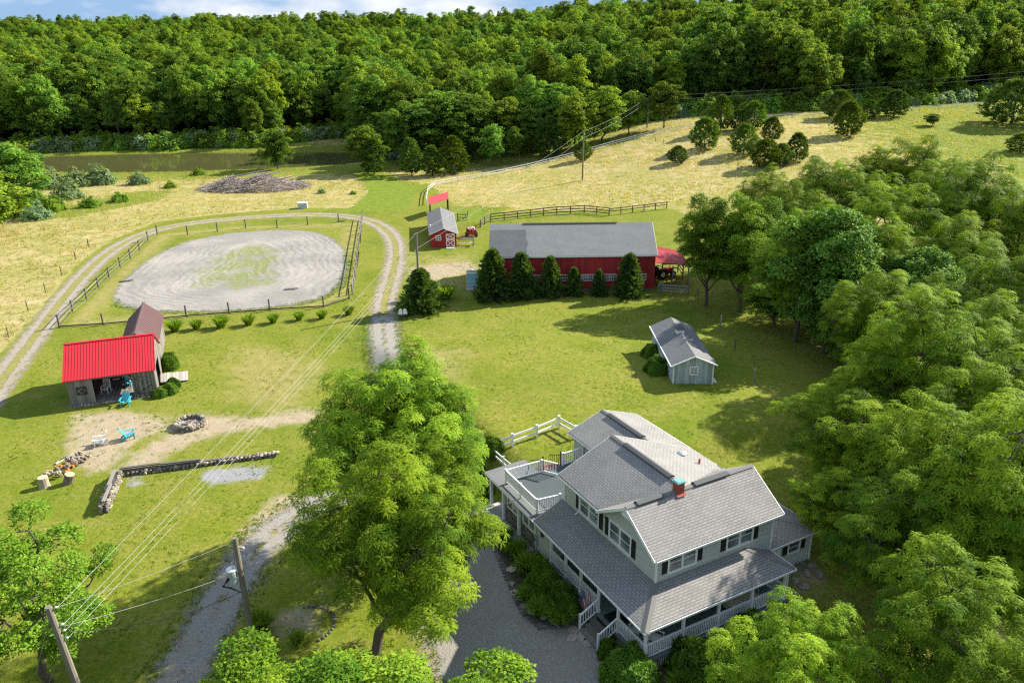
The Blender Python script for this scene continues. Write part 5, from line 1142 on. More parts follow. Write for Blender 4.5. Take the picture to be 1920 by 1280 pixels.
q = MB(62); q.slab([(0, 0, 4.55), (BLn + .1, 0, 4.55), (BLn + .1, D/2, zr), (0, D/2, zr)], .14, X_); q.slab([(0, D/2, zr), (BLn + .1, D/2, zr), (BLn + .1, D, 4.55), (0, D, 4.55)], .14, X_); q.obj('roof', M['roof_barn'], barn)
q = MB(63); n_ = Vector((0, -(zr - 4.55), D/2)).normalized()*.02; ply = [(.03, .03), (4.6, .03), (4.55, 1.2), (4.75, 2.0), (4.5, 3.0), (4.5, 4.2), (.03, 4.15)]
q.slab([Vector((x, y, 4.55 + y*(zr - 4.55)/(D/2))) + n_ for x, y in ply], .016, X_); q.obj('roof_patch', M['roof_barn_new'], barn)
q = MB(64); ridge_cap(q, (4.2, D/2, zr), (BLn*.79, D/2, zr), .2, .07); q.obj('ridge_cap', M['darkwood'], barn)
bars(barn, 'fascia', 'white_old', (((0, -.03, 4.45), (BLn + .1, -.03, 4.45)), ((BLn + .13, 0, 4.45), (BLn + .13, D/2, zr - .1))), .05, .13)
q = MB(66); q.box((.1, .2, -.3), (BLn - .1, .3, .32)); q.obj('foundation', M['stone'], barn)
fb = frame((0, .25, 0), X_, (0, -1, 0))
for px in (1000, 1052, 1104, 1144, 1206): tt_ = (px - 917)/315*BLn; window(barn, fb, tt_ - .8, tt_ + .8 if px != 1206 else tt_ + .45, 1.42, 2.1, 3, 2, 'white_old', .09, .05, group=2 if px != 1206 else 1)
# lean-to with the faded red roof
lt_ = thing('lean_to', 'open lean-to with faded red metal roof at the right end of the barn', 'lean-to', (bl[0] + (BLn + .15)*math.cos(BA), bl[1] + (BLn + .15)*math.sin(BA), 0), BA)
q = MB(67); q.slab([(0.02, .8, 3.35), (4.3, 1.5, 2.75), (4.3, 8.2, 2.75), (.02, 8.2, 3.75)], .05, Y_)
for i in range(19):
    y0 = .95 + i*.4; z0_ = 3.37 + (.4*(y0 - .8)/7.4); q.bar((.02, y0, z0_), (4.28, max(y0, 1.55), 2.77), .03, .025)
q.obj('roof', M['fadedred'], lt_)
for (x, y) in ((4.15, 1.7), (4.15, 4.8), (4.15, 8.0), (2.1, 1.2), (2.1, 8.0)): q = MB(); q.box((x - .07, y - .07, 0), (x + .07, y + .07, 2.8)); q.obj('post', M['oldwood'], lt_)
for z in (.6, 1.1, 1.6): q = MB(); q.bar((2.1, 8.0, z), (4.15, 8.0, z), .04, .14); q.obj('rail', M['oldwood'], lt_); q = MB(); q.bar((4.15, 8.0, z), (4.15, 4.8, z), .04, .14); q.obj('rail', M['oldwood'], lt_)
# ------------------------------------------------------------------ small red shed
fl_ = G(809, 464.3); fr2 = G(856, 463.6); SW = float(np.hypot(*(fr2 - fl_)[:2])); sa = math.atan2(fr2[1] - fl_[1], fr2[0] - fl_[0]); SL = 14.6
sh = thing('red_shed', 'small red gabled shed with white-crossed stable door', 'shed', (fl_[0], fl_[1], 0), math.radians(6.5) + 0*sa)
q = MB(71); top = lambda t: 2.15 + .72*(1 - abs(t - SW/2)/(SW/2)); boards(q, (0, 0), (SW, 0), 0, top, .2); boards(q, (SW, 0), (SW, SL), 0, lambda t: 2.15, .2); boards(q, (SW, SL), (0, SL), 0, top, .2); boards(q, (0, SL), (0, 0), 0, lambda t: 2.15, .2); q.obj('board_wall', M['barnred'], sh)
q = MB(72); ov = .3; zl = 2.15 - .72*ov/(SW/2); q.slab([(-ov, SL + .3, zl), (-ov, -.3, zl), (SW/2, -.3, 2.95), (SW/2, SL + .3, 2.95)], .08, (0, -1, 0)); q.slab([(SW/2, SL + .3, 2.95), (SW/2, -.3, 2.95), (SW + ov, -.3, zl), (SW + ov, SL + .3, zl)], .08, (0, -1, 0)); q.obj('roof', M['roof_shed'], sh)
bars(sh, 'fascia', 'white', (((-ov, -.32, zl - .05), (SW/2, -.32, 2.9)), ((SW/2, -.32, 2.9), (SW + ov, -.32, zl - .05)), ((SW + ov + .02, -.3, zl - .04), (SW + ov + .02, SL + .3, zl - .04))), .03, .11)
f = frame((0, -.03, 0), X_, (0, -1, 0)); window(sh, f, .78, 1.42, 1.15, 1.75, 2, 2, 'white', .09, .05)
for (z0, z1) in ((.06, 1.12), (1.16, 2.02)):
    q = MB(74); d0 = 2.2; d1 = 3.5; fbox(q, f, d0, d1, z0, z1, .02, .06); dl = q.obj('stable_door', M['barnred'], sh); q = MB(75)
    for (a_, b_, c_, e_) in ((d0, d0 + .13, z0, z1), (d1 - .13, d1, z0, z1), (d0 + .13, d1 - .13, z0, z0 + .13), (d0 + .13, d1 - .13, z1 - .13, z1)): fbox(q, f, a_, b_, c_, e_, .06, .085)
    q.bar(f(d0 + .13, z0 + .13, .07), f(d1 - .13, z1 - .13, .07), .10, .022, (0, 1, 0)); q.bar(f(d0 + .13, z1 - .13, .074), f(d1 - .13, z0 + .13, .074), .10, .022, (0, 1, 0)); q.obj('cross_brace', M['white'], dl)
q = MB(); q.lathe([(.14, 0), (.14, .35), (.2, .36), (.02, .5)], 10, (-.02, 4.2, 2.1)); q.obj('roof_vent', M['steel'], sh)
q = MB(77); q.box((0, 0, 0), (1.2, .7, .1)); tag(q.obj('doorstep', M['concrete'], None, loc=(fr2[0] - 1.5, fr2[1] - 1.0, 0)), 'grey slab step in front of the stable door', 'step')
# red canopy beyond the shed
cp = [U(803, 369.5, 3.0), U(839.7, 359.7, 3.0), U(841.4, 372.8, 2.45), U(804.2, 383.7, 2.45)]
q = MB(78); q.slab([tuple(p) for p in cp], .06); cc = np.mean(cp, 0); ca = thing('red_canopy', 'little red roof on dark posts behind the small shed', 'canopy', (cc[0], cc[1], 0)); me = q.mesh('roof'); me.transform(Matrix.Translation((-cc[0], -cc[1], 0))); me.materials.append(M['fadedred']); add('roof', me, ca)
for p in cp: x, y = (p[0] - cc[0])*.9, (p[1] - cc[1])*.9; q = MB(); q.box((x - .1, y - .1, 0), (x + .1, y + .1, p[2] - .12)); q.obj('post', M['darkwood'], ca)

# ------------------------------------------------------------------ pavilion with the bright red roof
PA = math.radians(18.55); pl = G(135, 762); PW = 6.95; PD = 6.4
pav = thing('pavilion', 'weathered board pavilion with bright red ribbed metal roof and open front', 'pavilion', (pl[0], pl[1], 0), PA)
q = MB(81); op = [(1.95, 5.1, -.1, 2.28)]
boards(q, (0, 0), (PW, 0), .1, lambda t: 2.55, .19, holes=op, jitter=.02); boards(q, (PW, 0), (PW, PD), .1, lambda t: 2.55 + 2.05*(1 - abs(t - PD/2)/(PD/2)), .19, holes=[(1.6, 4.2, -.1, 2.2)], jitter=.02)
boards(q, (PW, PD), (0, PD), .1, lambda t: 2.55, .19, holes=[(1.2, 2.2, 1.0, 2.1), (4., 5., 1.0, 2.1)], jitter=.02); boards(q, (0, PD), (0, 0), .1, lambda t: 2.55 + 2.05*(1 - abs(t - PD/2)/(PD/2)), .19, jitter=.02)
q.obj('board_wall', M['oldwood'], pav)
q = MB(82); zr2, ze2 = 4.72, 2.5; q.slab([(-.25, -.3, ze2), (PW + .2, -.3, ze2), (PW + .2, PD/2, zr2), (-.25, PD/2, zr2)], .05, X_); q.slab([(-.25, PD/2, zr2), (PW + .2, PD/2, zr2), (PW + .2, PD + .3, ze2), (-.25, PD + .3, ze2)], .05, X_)
for i in range(32):
    x = -.22 + i*(PW + .4)/31; q.bar((x, -.3, ze2 + .012), (x, PD/2, zr2 + .012), .035, .03, (1, 0, 0)); q.bar((x, PD + .3, ze2 + .012), (x, PD/2, zr2 + .012), .035, .03, (1, 0, 0))
ridge_cap(q, (-.26, PD/2, zr2), (PW + .21, PD/2, zr2), .18, .05); q.obj('roof', M['redmetal'], pav)
q = MB(83); q.box((.05, .05, .0), (PW - .05, PD - .05, .12))
for i in range(40): x = .06 + i*(PW - .12)/40; q.box((x, .0, .12), (x + .155, PD - .06, .15))
q.obj('plank_floor', M['oldwood'], pav)
f = frame((0, -.03, 0), X_, (0, -1, 0))
q = MB(84)
for (a_, b_, c_, e_) in ((.62, .70, 1.0, 1.72), (1.35, 1.43, 1.0, 1.72), (.70, 1.35, 1.0, 1.08), (.70, 1.35, 1.64, 1.72)): fbox(q, f, a_, b_, c_, e_, .03, .07)
q.bar(f(.7, 1.08, .05), f(1.35, 1.64, .05), .07, .03, (0, 1, 0)); q.bar(f(.7, 1.64, .054), f(1.35, 1.08, .054), .07, .03, (0, 1, 0)); q.obj('crossed_hatch', M['black'], pav)
q = MB(85); q.bar(f(1.95, 2.28, .05), f(2.4, 2.5, .05), .1, .06, (0, 1, 0)); q.bar(f(5.1, 1.9, .04), f(4.65, 2.3, .04), .12, .06, (0, 1, 0)); fbox(q, f, 1.85, 5.2, 2.28, 2.42, .03, .09); fbox(q, f, 1.85, 1.97, .1, 2.28, .03, .09); fbox(q, f, 5.08, 5.2, .1, 2.28, .03, .09); q.obj('opening_frame', M['oldwood'], pav)
# worn ironwork on the right front
q = MB(86); rr_ = random.Random(4)
for i in range(11):
    for j in range(4):
        x0 = 5.5 + j*.26 + rr_.uniform(-.05, .05); z0 = .55 + i*.14; q.bar(f(x0, z0, .045), f(x0 + rr_.uniform(-.16, .16), z0 + rr_.uniform(-.1, .16), .045), .03, .02, (0, 1, 0))
fbox(q, f, 5.3, 5.34, .35, 2.2, .03, .06); fbox(q, f, 6.6, 6.64, .35, 2.2, .03, .06); fbox(q, f, 5.34, 6.6, .35, .39, .03, .06); q.bar(f(5.34, .39, .04), f(6.6, 1.1, .04), .05, .02, (0, 1, 0)); q.obj('worn_ironwork', M['darkwood'], pav)
q = MB(87); q.lathe([(.001, 0), (.22, .0), (.24, .04), (.001, .06)], 12); hm = q.mesh('wall_disc'); hm.transform(Matrix.Rotation(math.pi/2, 4, 'Y')); hm.transform(Matrix.Translation((PW + .06, PD/2 - .7, 3.5))); hm.materials.append(M['orangewood']); add('wall_disc', hm, pav)
sr = random.Random(12)
for i in range(26):
    q = MB(100 + i); q.blob((0, 0, 0), (sr.uniform(.14, .26), sr.uniform(.12, .2), sr.uniform(.09, .15)), jag=.2); q.obj('footing_stone', M['stone'], pav, loc=(-.05 + i*.285, -.18 + sr.uniform(-.06, .06), .03))
# annex behind, maroon roof
an = MB(88); AX0, AX1, AL = 3.9, 6.75, 8.0
boards(an, (AX1, PD + .05), (AX1, PD + AL), .1, lambda t: 2.6, .19); boards(an, (AX1, PD + AL), (AX0, PD + AL), .1, lambda t: 2.6 + 1.2*(1 - abs(t - 1.42)/1.42), .19); boards(an, (AX0, PD + AL), (AX0, PD + .05), .1, lambda t: 2.6, .19); an.obj('annex_wall', M['oldwood'], pav)
an = MB(89); xm = (AX0 + AX1)/2; y0, y1 = PD/2 + 1.2, PD + AL + .25
an.slab([(AX0 - .3, y1, 2.75), (AX0 - .3, PD + .1, 2.75), (xm, y0 + .4, 4.35), (xm, y1, 4.35)], .05, (0, -1, 0)); an.slab([(xm, y1, 4.35), (xm, y0 + .4, 4.35), (AX1 + .3, PD + .1, 2.75), (AX1 + .3, y1, 2.75)], .05, (0, -1, 0))
for i in range(16):
    y = PD + .25 + i*(AL)/16
    for xx in (AX0 - .3, AX1 + .3): an.bar((xx, y, 2.765), (xm, y, 4.365), .03, .025)
ridge_cap(an, (xm, y0 + .4, 4.35), (xm, y1, 4.35), .15, .04); an.obj('annex_roof', M['maroon'], pav)
# plank ramp beside it
rp = [U(301, 716, .35), U(353, 712, .12), U(353, 695, .12), U(301, 700, .35)]; rm = thing('plank_ramp', 'bleached plank ramp leading out of the pavilion side', 'ramp', (rp[0][0], rp[0][1], 0))
for i in range(9):
    t0, t1 = i/9, (i + .9)/9; q = MB(200 + i); A_ = [rp[0] + (rp[1] - rp[0])*t0, rp[0] + (rp[1] - rp[0])*t1, rp[3] + (rp[2] - rp[3])*t1, rp[3] + (rp[2] - rp[3])*t0]; q.slab([tuple(a_ - [rp[0][0], rp[0][1], 0]) for a_ in A_], .04); q.obj('plank', M['oldwood_light'], rm)
q = MB(); [q.bar(tuple(rp[a_] - [rp[0][0], rp[0][1], .07]), tuple(rp[b_] - [rp[0][0], rp[0][1], .07]), .06, .1) for a_, b_ in ((0, 1), (3, 2))]; q.obj('bearer', M['oldwood'], rm)

# ------------------------------------------------------------------ grey shed with cupola
a0 = G(1261.6, 719); a1 = G(1335, 719.7); gz = min(a0[2], a1[2]) - .05; GW = float(np.hypot(*(a1 - a0)[:2])); ga = math.atan2(a1[1] - a0[1], a1[0] - a0[0]); GL = 9.2
gs = thing('grey_shed', 'pale grey board shed with dark shingle roof and a white cupola', 'shed', (a0[0], a0[1], gz), ga)
q = MB(91); gt = lambda t: 1.95 + .68*(1 - abs(t - GW/2)/(GW/2)); boards(q, (0, 0), (GW, 0), 0, gt, .17); boards(q, (GW, 0), (GW, GL), -.3, lambda t: 1.95, .17); boards(q, (GW, GL), (0, GL), 0, gt, .17); boards(q, (0, GL), (0, 0), -.3, lambda t: 1.95, .17); q.obj('board_wall', M['bluegrey'], gs)
q = MB(92); ov = .28; zl = 1.98 - .68*ov/(GW/2); zt = 2.72; q.slab([(-ov, GL + .25, zl), (-ov, -.22, zl), (GW/2, -.22, zt), (GW/2, GL + .25, zt)], .07, (0, -1, 0)); q.slab([(GW/2, GL + .25, zt), (GW/2, -.22, zt), (GW + ov, -.22, zl), (GW + ov, GL + .25, zl)], .07, (0, -1, 0)); q.obj('roof', M['roof_shed'], gs)
bars(gs, 'trim', 'white', (((-ov, -.24, zl - .04), (GW/2, -.24, zt - .05)), ((GW/2, -.24, zt - .05), (GW + ov, -.24, zl - .04)), ((-ov - .02, -.22, zl - .04), (-ov - .02, GL + .25, zl - .04)), ((0, 0, 0), (0, 0, 1.95)), ((GW, 0, 0), (GW, 0, 1.95))), .09, .09)
f = frame((0, -.03, 0), X_, (0, -1, 0)); window(gs, f, 1.42, 1.98, 1.05, 1.62, 2, 4, 'white', .09, .035); f2 = frame((-.03, 0, 0), (0, -1, 0), (-1, 0, 0))
for v in (2.2, 4.0): window(gs, f2, -v - .5, -v, .95, 1.55, 2, 2, 'white', .08, .035)
cx_, cy_ = GW/2, 5.6; q = MB(94); q.box((cx_ - .33, cy_ - .33, 2.45), (cx_ + .33, cy_ + .33, 2.98)); cu_ = q.obj('cupola', M['white'], gs); q = MB(95)
for i in range(4): a_ = math.pi/4 + i*math.pi/2; b_ = a_ + math.pi/2; q.face([(cx_ + .6*math.cos(a_), cy_ + .6*math.sin(a_), 2.98), (cx_ + .6*math.cos(b_), cy_ + .6*math.sin(b_), 2.98), (cx_, cy_, 3.5)])
q.obj('cupola_roof', M['roof_shed'], cu_); q = MB(96); [q.bar((cx_ - .22, cy_ - .34, 2.6 + i*.08), (cx_ + .22, cy_ - .34, 2.6 + i*.08), .02, .04) for i in range(5)]; q.obj('louvre', M['white_old'], cu_)
q = MB(97); q.slab([(GW + .05, .3, .1), (GW + .55, .3, .0), (GW + .55, 1.3, .0), (GW + .05, 1.3, .35)], .05); q.obj('ramp', M['white_old'], gs)

# ------------------------------------------------------------------ fences
def rail_fence(name, label, pts, heights, m, post=.12, ph=1.2, rails=(.45, .95), rw=.05, rh=.12, group=None, railfrom=0, railto=None, railm=None):
    "posts at the given ground points with rails between neighbours; every post and rail is a part"
    o = np.array(pts[0]); t = thing(name, label, 'fence', tuple(o), 0, group); bm = MB(6); bm.box((-post/2, -post/2, -.2), (post/2, post/2, ph)); bm.box((-post*.6, -post*.6, ph), (post*.6, post*.6, ph + .03)); pm = bm.mesh('post'); pm.materials.append(M[m])
    for p in pts: add('post', pm, t, None, tuple(np.array(p) - o))
    for a, b in list(zip(pts, pts[1:]))[railfrom:railto]:
        for h in rails:
            q = MB(hash((round(a[0]), h)) % 99); A = np.array(a) - o + [0, 0, h]; B = np.array(b) - o + [0, 0, h]; q.bar(tuple(A), tuple(B), rw, rh); q.obj('rail', M[railm or m], t)
    return t
def along(P, n=None, step=None):
    P = [np.array(p[:2]) for p in P]; d = [0]
    for a, b in zip(P, P[1:]): d.append(d[-1] + np.linalg.norm(b - a))
    n = n or max(2, round(d[-1]/step) + 1); out = []
    for s in np.linspace(0, d[-1], n): x = np.interp(s, d, [p[0] for p in P]); y = np.interp(s, d, [p[1] for p in P]); out.append((x, y, float(hz(x, y))))
    return out
def Gz(px, py, z=None):
    p = G(px, py); return (p[0], p[1], p[2])
# white yard fence behind the deck
yd = [Gz(900 + x/5.334, 760 + y/5.334) for x, y in ((95, 500), (328, 410), (570, 322), (790, 228), (965, 330))]
rail_fence('yard_fence', 'white two-rail vinyl fence round the yard behind the deck', yd, None, 'rail_white', .15, 1.05, (.42, .88), .05, .15)
rail_fence('yard_fence', 'short white fence piece running from the yard corner to the deck roof', [yd[0], Gz(944, 878), Gz(962, 893)], None, 'rail_white', .13, .95, (.4, .8), .05, .14)
# long white rail fence along the lane and meadow top
wf = along([Gz(*p) for p in ((800, 385), (801, 362), (812, 350), (835, 344), (880, 338), (960, 322), (1040, 303), (1140, 275), (1230, 252), (1330, 236), (1440, 224), (1560, 216), (1700, 208), (1860, 197))], step=6.5)
rail_fence('rail_fence', 'long white two-rail fence curving along the edge of the meadow', wf, None, 'white_old', .14, 1.1, (.5, .95), .05, .13)
# dark paddock fence behind the barn
dk = along([Gz(*p) for p in ((901, 427), (914, 416), (1038, 402), (1100, 399), (1142, 404))], n=12)
rail_fence('paddock_fence', 'dark three-rail board fence behind the barn roof', dk, None, 'fencewood', .16, 1.3, (.35, .8, 1.25), .05, .15)
dk2 = along([Gz(*p) for p in ((1142, 404), (1200, 397), (1250, 391))], n=6)
rail_fence('paddock_fence', 'dark rail fence running right from the paddock corner', dk2, None, 'fencewood', .15, 1.2, (.7, 1.1), .05, .13)
rail_fence('paddock_fence', 'short dark rail fence beside the small red shed', [Gz(858, 412), Gz(874, 413), Gz(877, 408)], None, 'fencewood', .14, 1.1, (.45, .95), .05, .13)
# riding-arena fences
af = [Gz(*p) for p in ((112, 614), (137, 586), (163, 563), (185, 541), (205, 521), (226, 502), (245, 486), (262, 470), (278, 452), (295, 440))]
rail_fence('arena_fence', 'post fence with a pale rail along the left side of the riding arena', af, None, 'fencewood', .16, 1.5, (.15, .65, 1.1), .03, .07, railm='oldwood')
af2 = [Gz(*p) for p in ((295, 440), (352, 440), (408, 434), (461, 428), (520, 427), (577, 422), (635, 416), (680, 410))]
t = rail_fence('arena_fence', 'row of dark posts with wire along the far side of the riding arena', af2, None, 'fencewood', .16, 1.45, (), .05, .1)
for a, b in zip(af2, af2[1:]):
    for h in (.6, 1.2): q = MB(); o_ = np.array(af2[0]); q.tube([tuple(np.array(a) - o_ + [0, 0, h]), tuple(np.array(b) - o_ + [0, 0, h])], .012, 4); q.obj('wire', M['wire'], t)
af3 = [Gz(*p) for p in ((112, 614), (194, 609), (270, 602), (350, 594), (430, 588), (506, 582), (607, 576), (655, 560))]
rail_fence('arena_fence', 'row of dark posts with a low rail along the near side of the arena', af3, None, 'fencewood', .15, 1.35, (.16,), .08, .14)
af4 = along([Gz(*p) for p in ((680, 412), (676, 440), (669, 490), (661, 552))], n=12)
t = rail_fence('arena_fence', 'dense grey board fence along the right side of the riding arena', af4, None, 'oldwood', .15, 1.35, (.5, 1.1), .04, .12)
rr_ = random.Random(3)
for i in range(12):
    f_ = rr_.random()*(len(af4) - 1.01); k_ = int(f_); p = np.array(af4[k_]) + (np.array(af4[k_ + 1]) - np.array(af4[k_]))*(f_ - k_) - np.array(af4[0]); q = MB(i); q.bar((p[0] + .12, p[1], 0), (p[0] + .12 + rr_.uniform(-.1, .3), p[1] + rr_.uniform(-.5, .5), rr_.uniform(1.0, 1.6)), .03, .16); q.obj('leaning_board', M['oldwood'], t)
for i, p in enumerate([(17, 634), (53, 584), (86, 549), (116, 517), (142, 487), (167, 463)]):
    g = G(*p); q = MB(i); q.tube([(0, 0, -.2), (0, 0, 1.3)], .06, 6)
    if i == 5: q.bar((0, 0, 1.2), (-.9, -.4, 0), .06)
    tag(q.obj('fence_post', M['fencewood'], None, loc=tuple(g), rz=i), ['lone dark post in the dry field nearest the left edge', 'second dark field post left of the track', 'third dark field post left of the track', 'fourth dark field post left of the track', 'fifth dark field post left of the track', 'braced dark post at the end of the field row'][i], 'post', 'posts in the dry field')
for i, (p, lb) in enumerate([((1350, 612), 'grey post on the lawn at the grove edge, farthest'), ((1378, 656), 'grey post on the lawn at the grove edge, middle'), ((1414, 716), 'grey leaning post on the lawn at the grove edge, nearest'), ((1308, 560), 'grey post beside the oak at the lean-to'), ((1226, 260), 'short dark post below the white meadow fence, left'), ((1228 + 1, 265), 'short dark post below the white meadow fence, middle'), ((1243, 272), 'short dark post below the white meadow fence, right'), ((1383, 318), 'dark post in the meadow below the cedars'), ((1875, 305), 'dark post in the meadow at the far right')]):
    g = G(*p); q = MB(i); q.tube([(0, 0, -.2), (.05, .02, 1.25)], .07, 6); tag(q.obj('fence_post', M['oldwood'] if i < 4 else M['fencewood'], None, loc=tuple(g), rz=i), lb, 'post')

# ------------------------------------------------------------------ utility poles and wires
def pole(label, base, top, r=.15, extra=None):
    b = np.array(base); v = np.array(top) - b; t = thing('utility_pole', label, 'utility pole', tuple(b), 0, 'utility poles'); q = MB(8); n = 9
    q.tube([tuple(v*i/n - (np.array([0, 0, .3]) if i == 0 else 0)) for i in range(n + 1)], [r*(1.12 - .3*i/n) for i in range(n + 1)], 10); q.obj('shaft', M['polewood'], t, smooth=True); return t, v
def insul(t, p, d=(0, 0, 1), m='porcelain'):
    q = MB(); p = np.array(p); d = np.array(d, float); q.tube([tuple(p + d*s) for s in (0, .05, .07, .12, .14, .2)], [.03, .03, .06, .06, .035, .02], 8); q.obj('insulator', M[m], t)
def wire(label, a, b, sag, r=.014, m='wire', n=18, group='power lines'):
    a, b = np.array(a), np.array(b); o = (a + b)/2; P = [tuple(a + (b - a)*i/n - np.array([0, 0, 4*sag*(i/n)*(1 - i/n)]) - o) for i in range(n + 1)]
    q = MB(); q.tube(P, r, 5); tag(q.obj('power_line', M[m], None, loc=tuple(o)), label, 'power line', group)
pA_top = U(90, 1137, 8.0); pA_base = np.array([U(172, 1345, 1.6)[0], U(172, 1345, 1.6)[1], 0])
pB_base = G(478, 1226); pB_top = U(440, 1008, 7.5); pC_base = G(787, 576); pC_top = U(782, 437, float(up(pC_base, 782, 437)) + pC_base[2]); pC_top[:2] = pC_base[:2] + [.1, 0]
pD_base = G(1092, 338); pD_top = pD_base + [0.1, 0, float(up(pD_base, 1093, 245))]; pE_base = G(1213, 240); pE_top = pE_base + [.2, 0, float(up(pE_base, 1216, 180))]
tA, vA = pole('thick leaning utility pole in the lower left corner', pA_base, pA_top, .17); tB, vB = pole('utility pole carrying a pale transformer beside the gravel lane', pB_base, pB_top, .15)
tC, vC = pole('utility pole rising behind the lone spruce', pC_base, pC_top, .13); tD, vD = pole('utility pole standing in the meadow beyond the barn', pD_base, pD_top, .15); tE, vE = pole('far utility pole at the edge of the wood', pE_base, pE_top, .16)
pF_top = np.array([230., 268., float(hz(230, 268)) + 11])
def on(base, v, f, dx=.0, dy=.0): return np.array(base) + np.array(v)*f + [dx, dy, 0]
# transformer on the lane pole
q = MB(); cz = vB*.72; c0 = (cz[0] - .36, cz[1] - .22, cz[2] - .5); q.lathe([(.001, 0), (.2, .0), (.22, .03), (.22, .78), (.24, .8), (.24, .86), (.1, .94), (.001, .96)], 18, c0); tr = q.obj('transformer', M['transf'], tB, smooth=False)
q = MB(); q.lathe([(.245, .8), (.245, .865), (.12, .95), (.001, .97)], 18, c0); q.obj('transformer_lid', M['wplastic'], tr); q = MB(); q.tube([(c0[0] + .1, c0[1], c0[2] + .95), (c0[0] + .1, c0[1], c0[2] + 1.25)], [.05, .03], 8); q.obj('bushing', M['porcelain'], tr)
q = MB(); q.box((cz[0] - .2, cz[1] - .16, cz[2] - .35), (cz[0] - .05, cz[1] + .02, cz[2] - .25)); q.box((cz[0] - .2, cz[1] - .16, cz[2] + .1), (cz[0] - .05, cz[1] + .02, cz[2] + .2)); q.obj('bracket', M['steel'], tr)
for i in range(4):
    q = MB(); a_ = np.array(c0) + [-.15 + .06*i, -.2, .5]; b_ = cz + np.array([-.14, -.05, -1.15]); P = [tuple(a_ + (b_ - a_)*s + np.array([-.42 - .07*i, -.1, 0])*math.sin(math.pi*s) - np.array([0, 0, .12])*math.sin(math.pi*s*2)) for s in np.linspace(0, 1, 11)]; q.tube(P, .022, 5); q.obj('cable', M['rubber'], tB)
q = MB(); q.tube([tuple(vB*.94), tuple(vB*.9 + np.array([.28, .2, 0]))], .02, 5); q.obj('cutout_arm', M['steel'], tB); insul(tB, vB*.9 + np.array([.25, .2, -.1]))
q = MB(); q.tube([tuple(vB*.97 + [-.13, 0, 0]), tuple(vB*.8 + [-.19, -.05, 0])], .012, 4); q.obj('lead_wire', M['rubber'], tB)
for f_ in (.985, .87, .83, .78): insul(tA, vA*f_ + np.array([.18, .05, 0]), (.75, .5, .1))
for f_ in (.99, .78, .73): insul(tC, vC*f_ + np.array([-.1, -.08, 0]), (-.6, -.5, .1))
for t_, v_ in ((tD, vD), (tE, vE)):
    for f_ in (.99, .86): insul(t_, v_*f_ + np.array([-.1, -.1, 0]), (-.4, -.4, .3))
q = MB(); q.tube([tuple(vC*.78 + [-.1, 0, 0]), tuple(vC*.74 + np.array([.45, .1, 0])), tuple(vC*.70 + np.array([.1, 0, 0]))], .015, 5); q.obj('service_loop', M['wire'], tC)
for f_, g_, s_, lb in ((.985, .985, .35, 'topmost power line between the leaning pole and the spruce pole'), (.87, .78, .30, 'second power line between the leaning pole and the spruce pole'), (.83, .74, .33, 'third power line between the leaning pole and the spruce pole'), (.78, .70, .36, 'lowest power line between the leaning pole and the spruce pole')):
    wire(lb, on(pA_base, vA, f_, .3, .15), on(pC_base, vC, g_, -.15, -.1), s_, .0085)
wire('upper power line from the leaning pole to the transformer pole', on(pA_base, vA, .985, .3, .1), on(pB_base, vB, .97, -.15), .12, .009); wire('middle power line from the leaning pole to the transformer', on(pA_base, vA, .86, .3, .1), on(pB_base, vB, .72, -.2), .15, .009); wire('sagging dark service cable from the leaning pole to the transformer pole', on(pA_base, vA, .82, .35, .1), on(pB_base, vB, .56, -.12), .55, .016, 'rubber')
for f_, lb in ((.99, 'upper'), (.86, 'lower')):
    wire(lb + ' power line from the spruce pole up to the meadow pole', on(pC_base, vC, f_ if f_ > .9 else .80), on(pD_base, vD, f_), .5, .009); wire(lb + ' power line from the meadow pole to the far pole', on(pD_base, vD, f_), on(pE_base, vE, f_), .7, .012); wire(lb + ' power line from the far pole along the wood to the right', on(pE_base, vE, f_), pF_top - [0, 0, 0 if f_ > .9 else 1.5], 1.4, .014)
for x_, lb in ((75, 'left'), (98, 'right')):
    gnd = np.array([U(x_, 1330, 0)[0] - .6, U(x_, 1330, 0)[1], 0]); wire('thin ' + lb + ' guy wire of the leaning pole', on(pA_base, vA, .93 if lb == 'left' else .72, -.1), gnd, 0, .011, 'wire', 3, 'guy wires')

# ------------------------------------------------------------------ chairs
def adirondack(parent, m):
    for sx in (-1, 1):
        q = MB(1); q.box((sx*.29 - .025, -.42, 0), (sx*.29 + .025, -.34, .52)); q.obj('leg', M[m], parent); q = MB(1); q.box((sx*.27 - .02, .18, 0), (sx*.27 + .02, .28, .34)); q.obj('leg', M[m], parent); q = MB(1); q.bar((sx*.27, -.4, .34), (sx*.27, .46, .10), .035, .1); q.obj('side_rail', M[m], parent)
    for i in range(6):
        q = MB(i); y = -.40 + i*.105; q.box((-.26, y, .355 - .28*(y + .4)), (.26, y + .09, .375 - .28*(y + .4))); q.obj('seat_slat', M[m], parent)
    for i in range(5):
        q = MB(i); x = -.22 + i*.11; hh = .98 - abs(i - 2)**2*.03; q.bar((x*.85, .12, .24), (x*1.12, .48, hh), .095, .022, (0, -1, .4)); q.obj('back_slat', M[m], parent)
    for sx in (-1, 1): q = MB(); q.box((sx*.34 - .07, -.46, .52), (sx*.34 + .07, .34, .545)); q.obj('armrest', M[m], parent)
def chair_at(label, p, rz, m, z=None, name='adirondack_chair', s=1.12):
    t = thing(name, label, 'chair', (p[0], p[1], p[2] if z is None else z), rz, 'garden chairs'); adirondack(t, m); t.scale = (s, s, s); return t
chair_at('turquoise garden chair on the grass in front of the pavilion', G(237, 758), math.radians(12), 'turquoise')
chair_at('turquoise garden chair on the bare patch near the fire ring', G(241, 822), math.radians(118), 'turquoise')
chair_at('white slatted garden chair lying tipped on the bare patch', G(190, 833), math.radians(-70), 'wplastic')
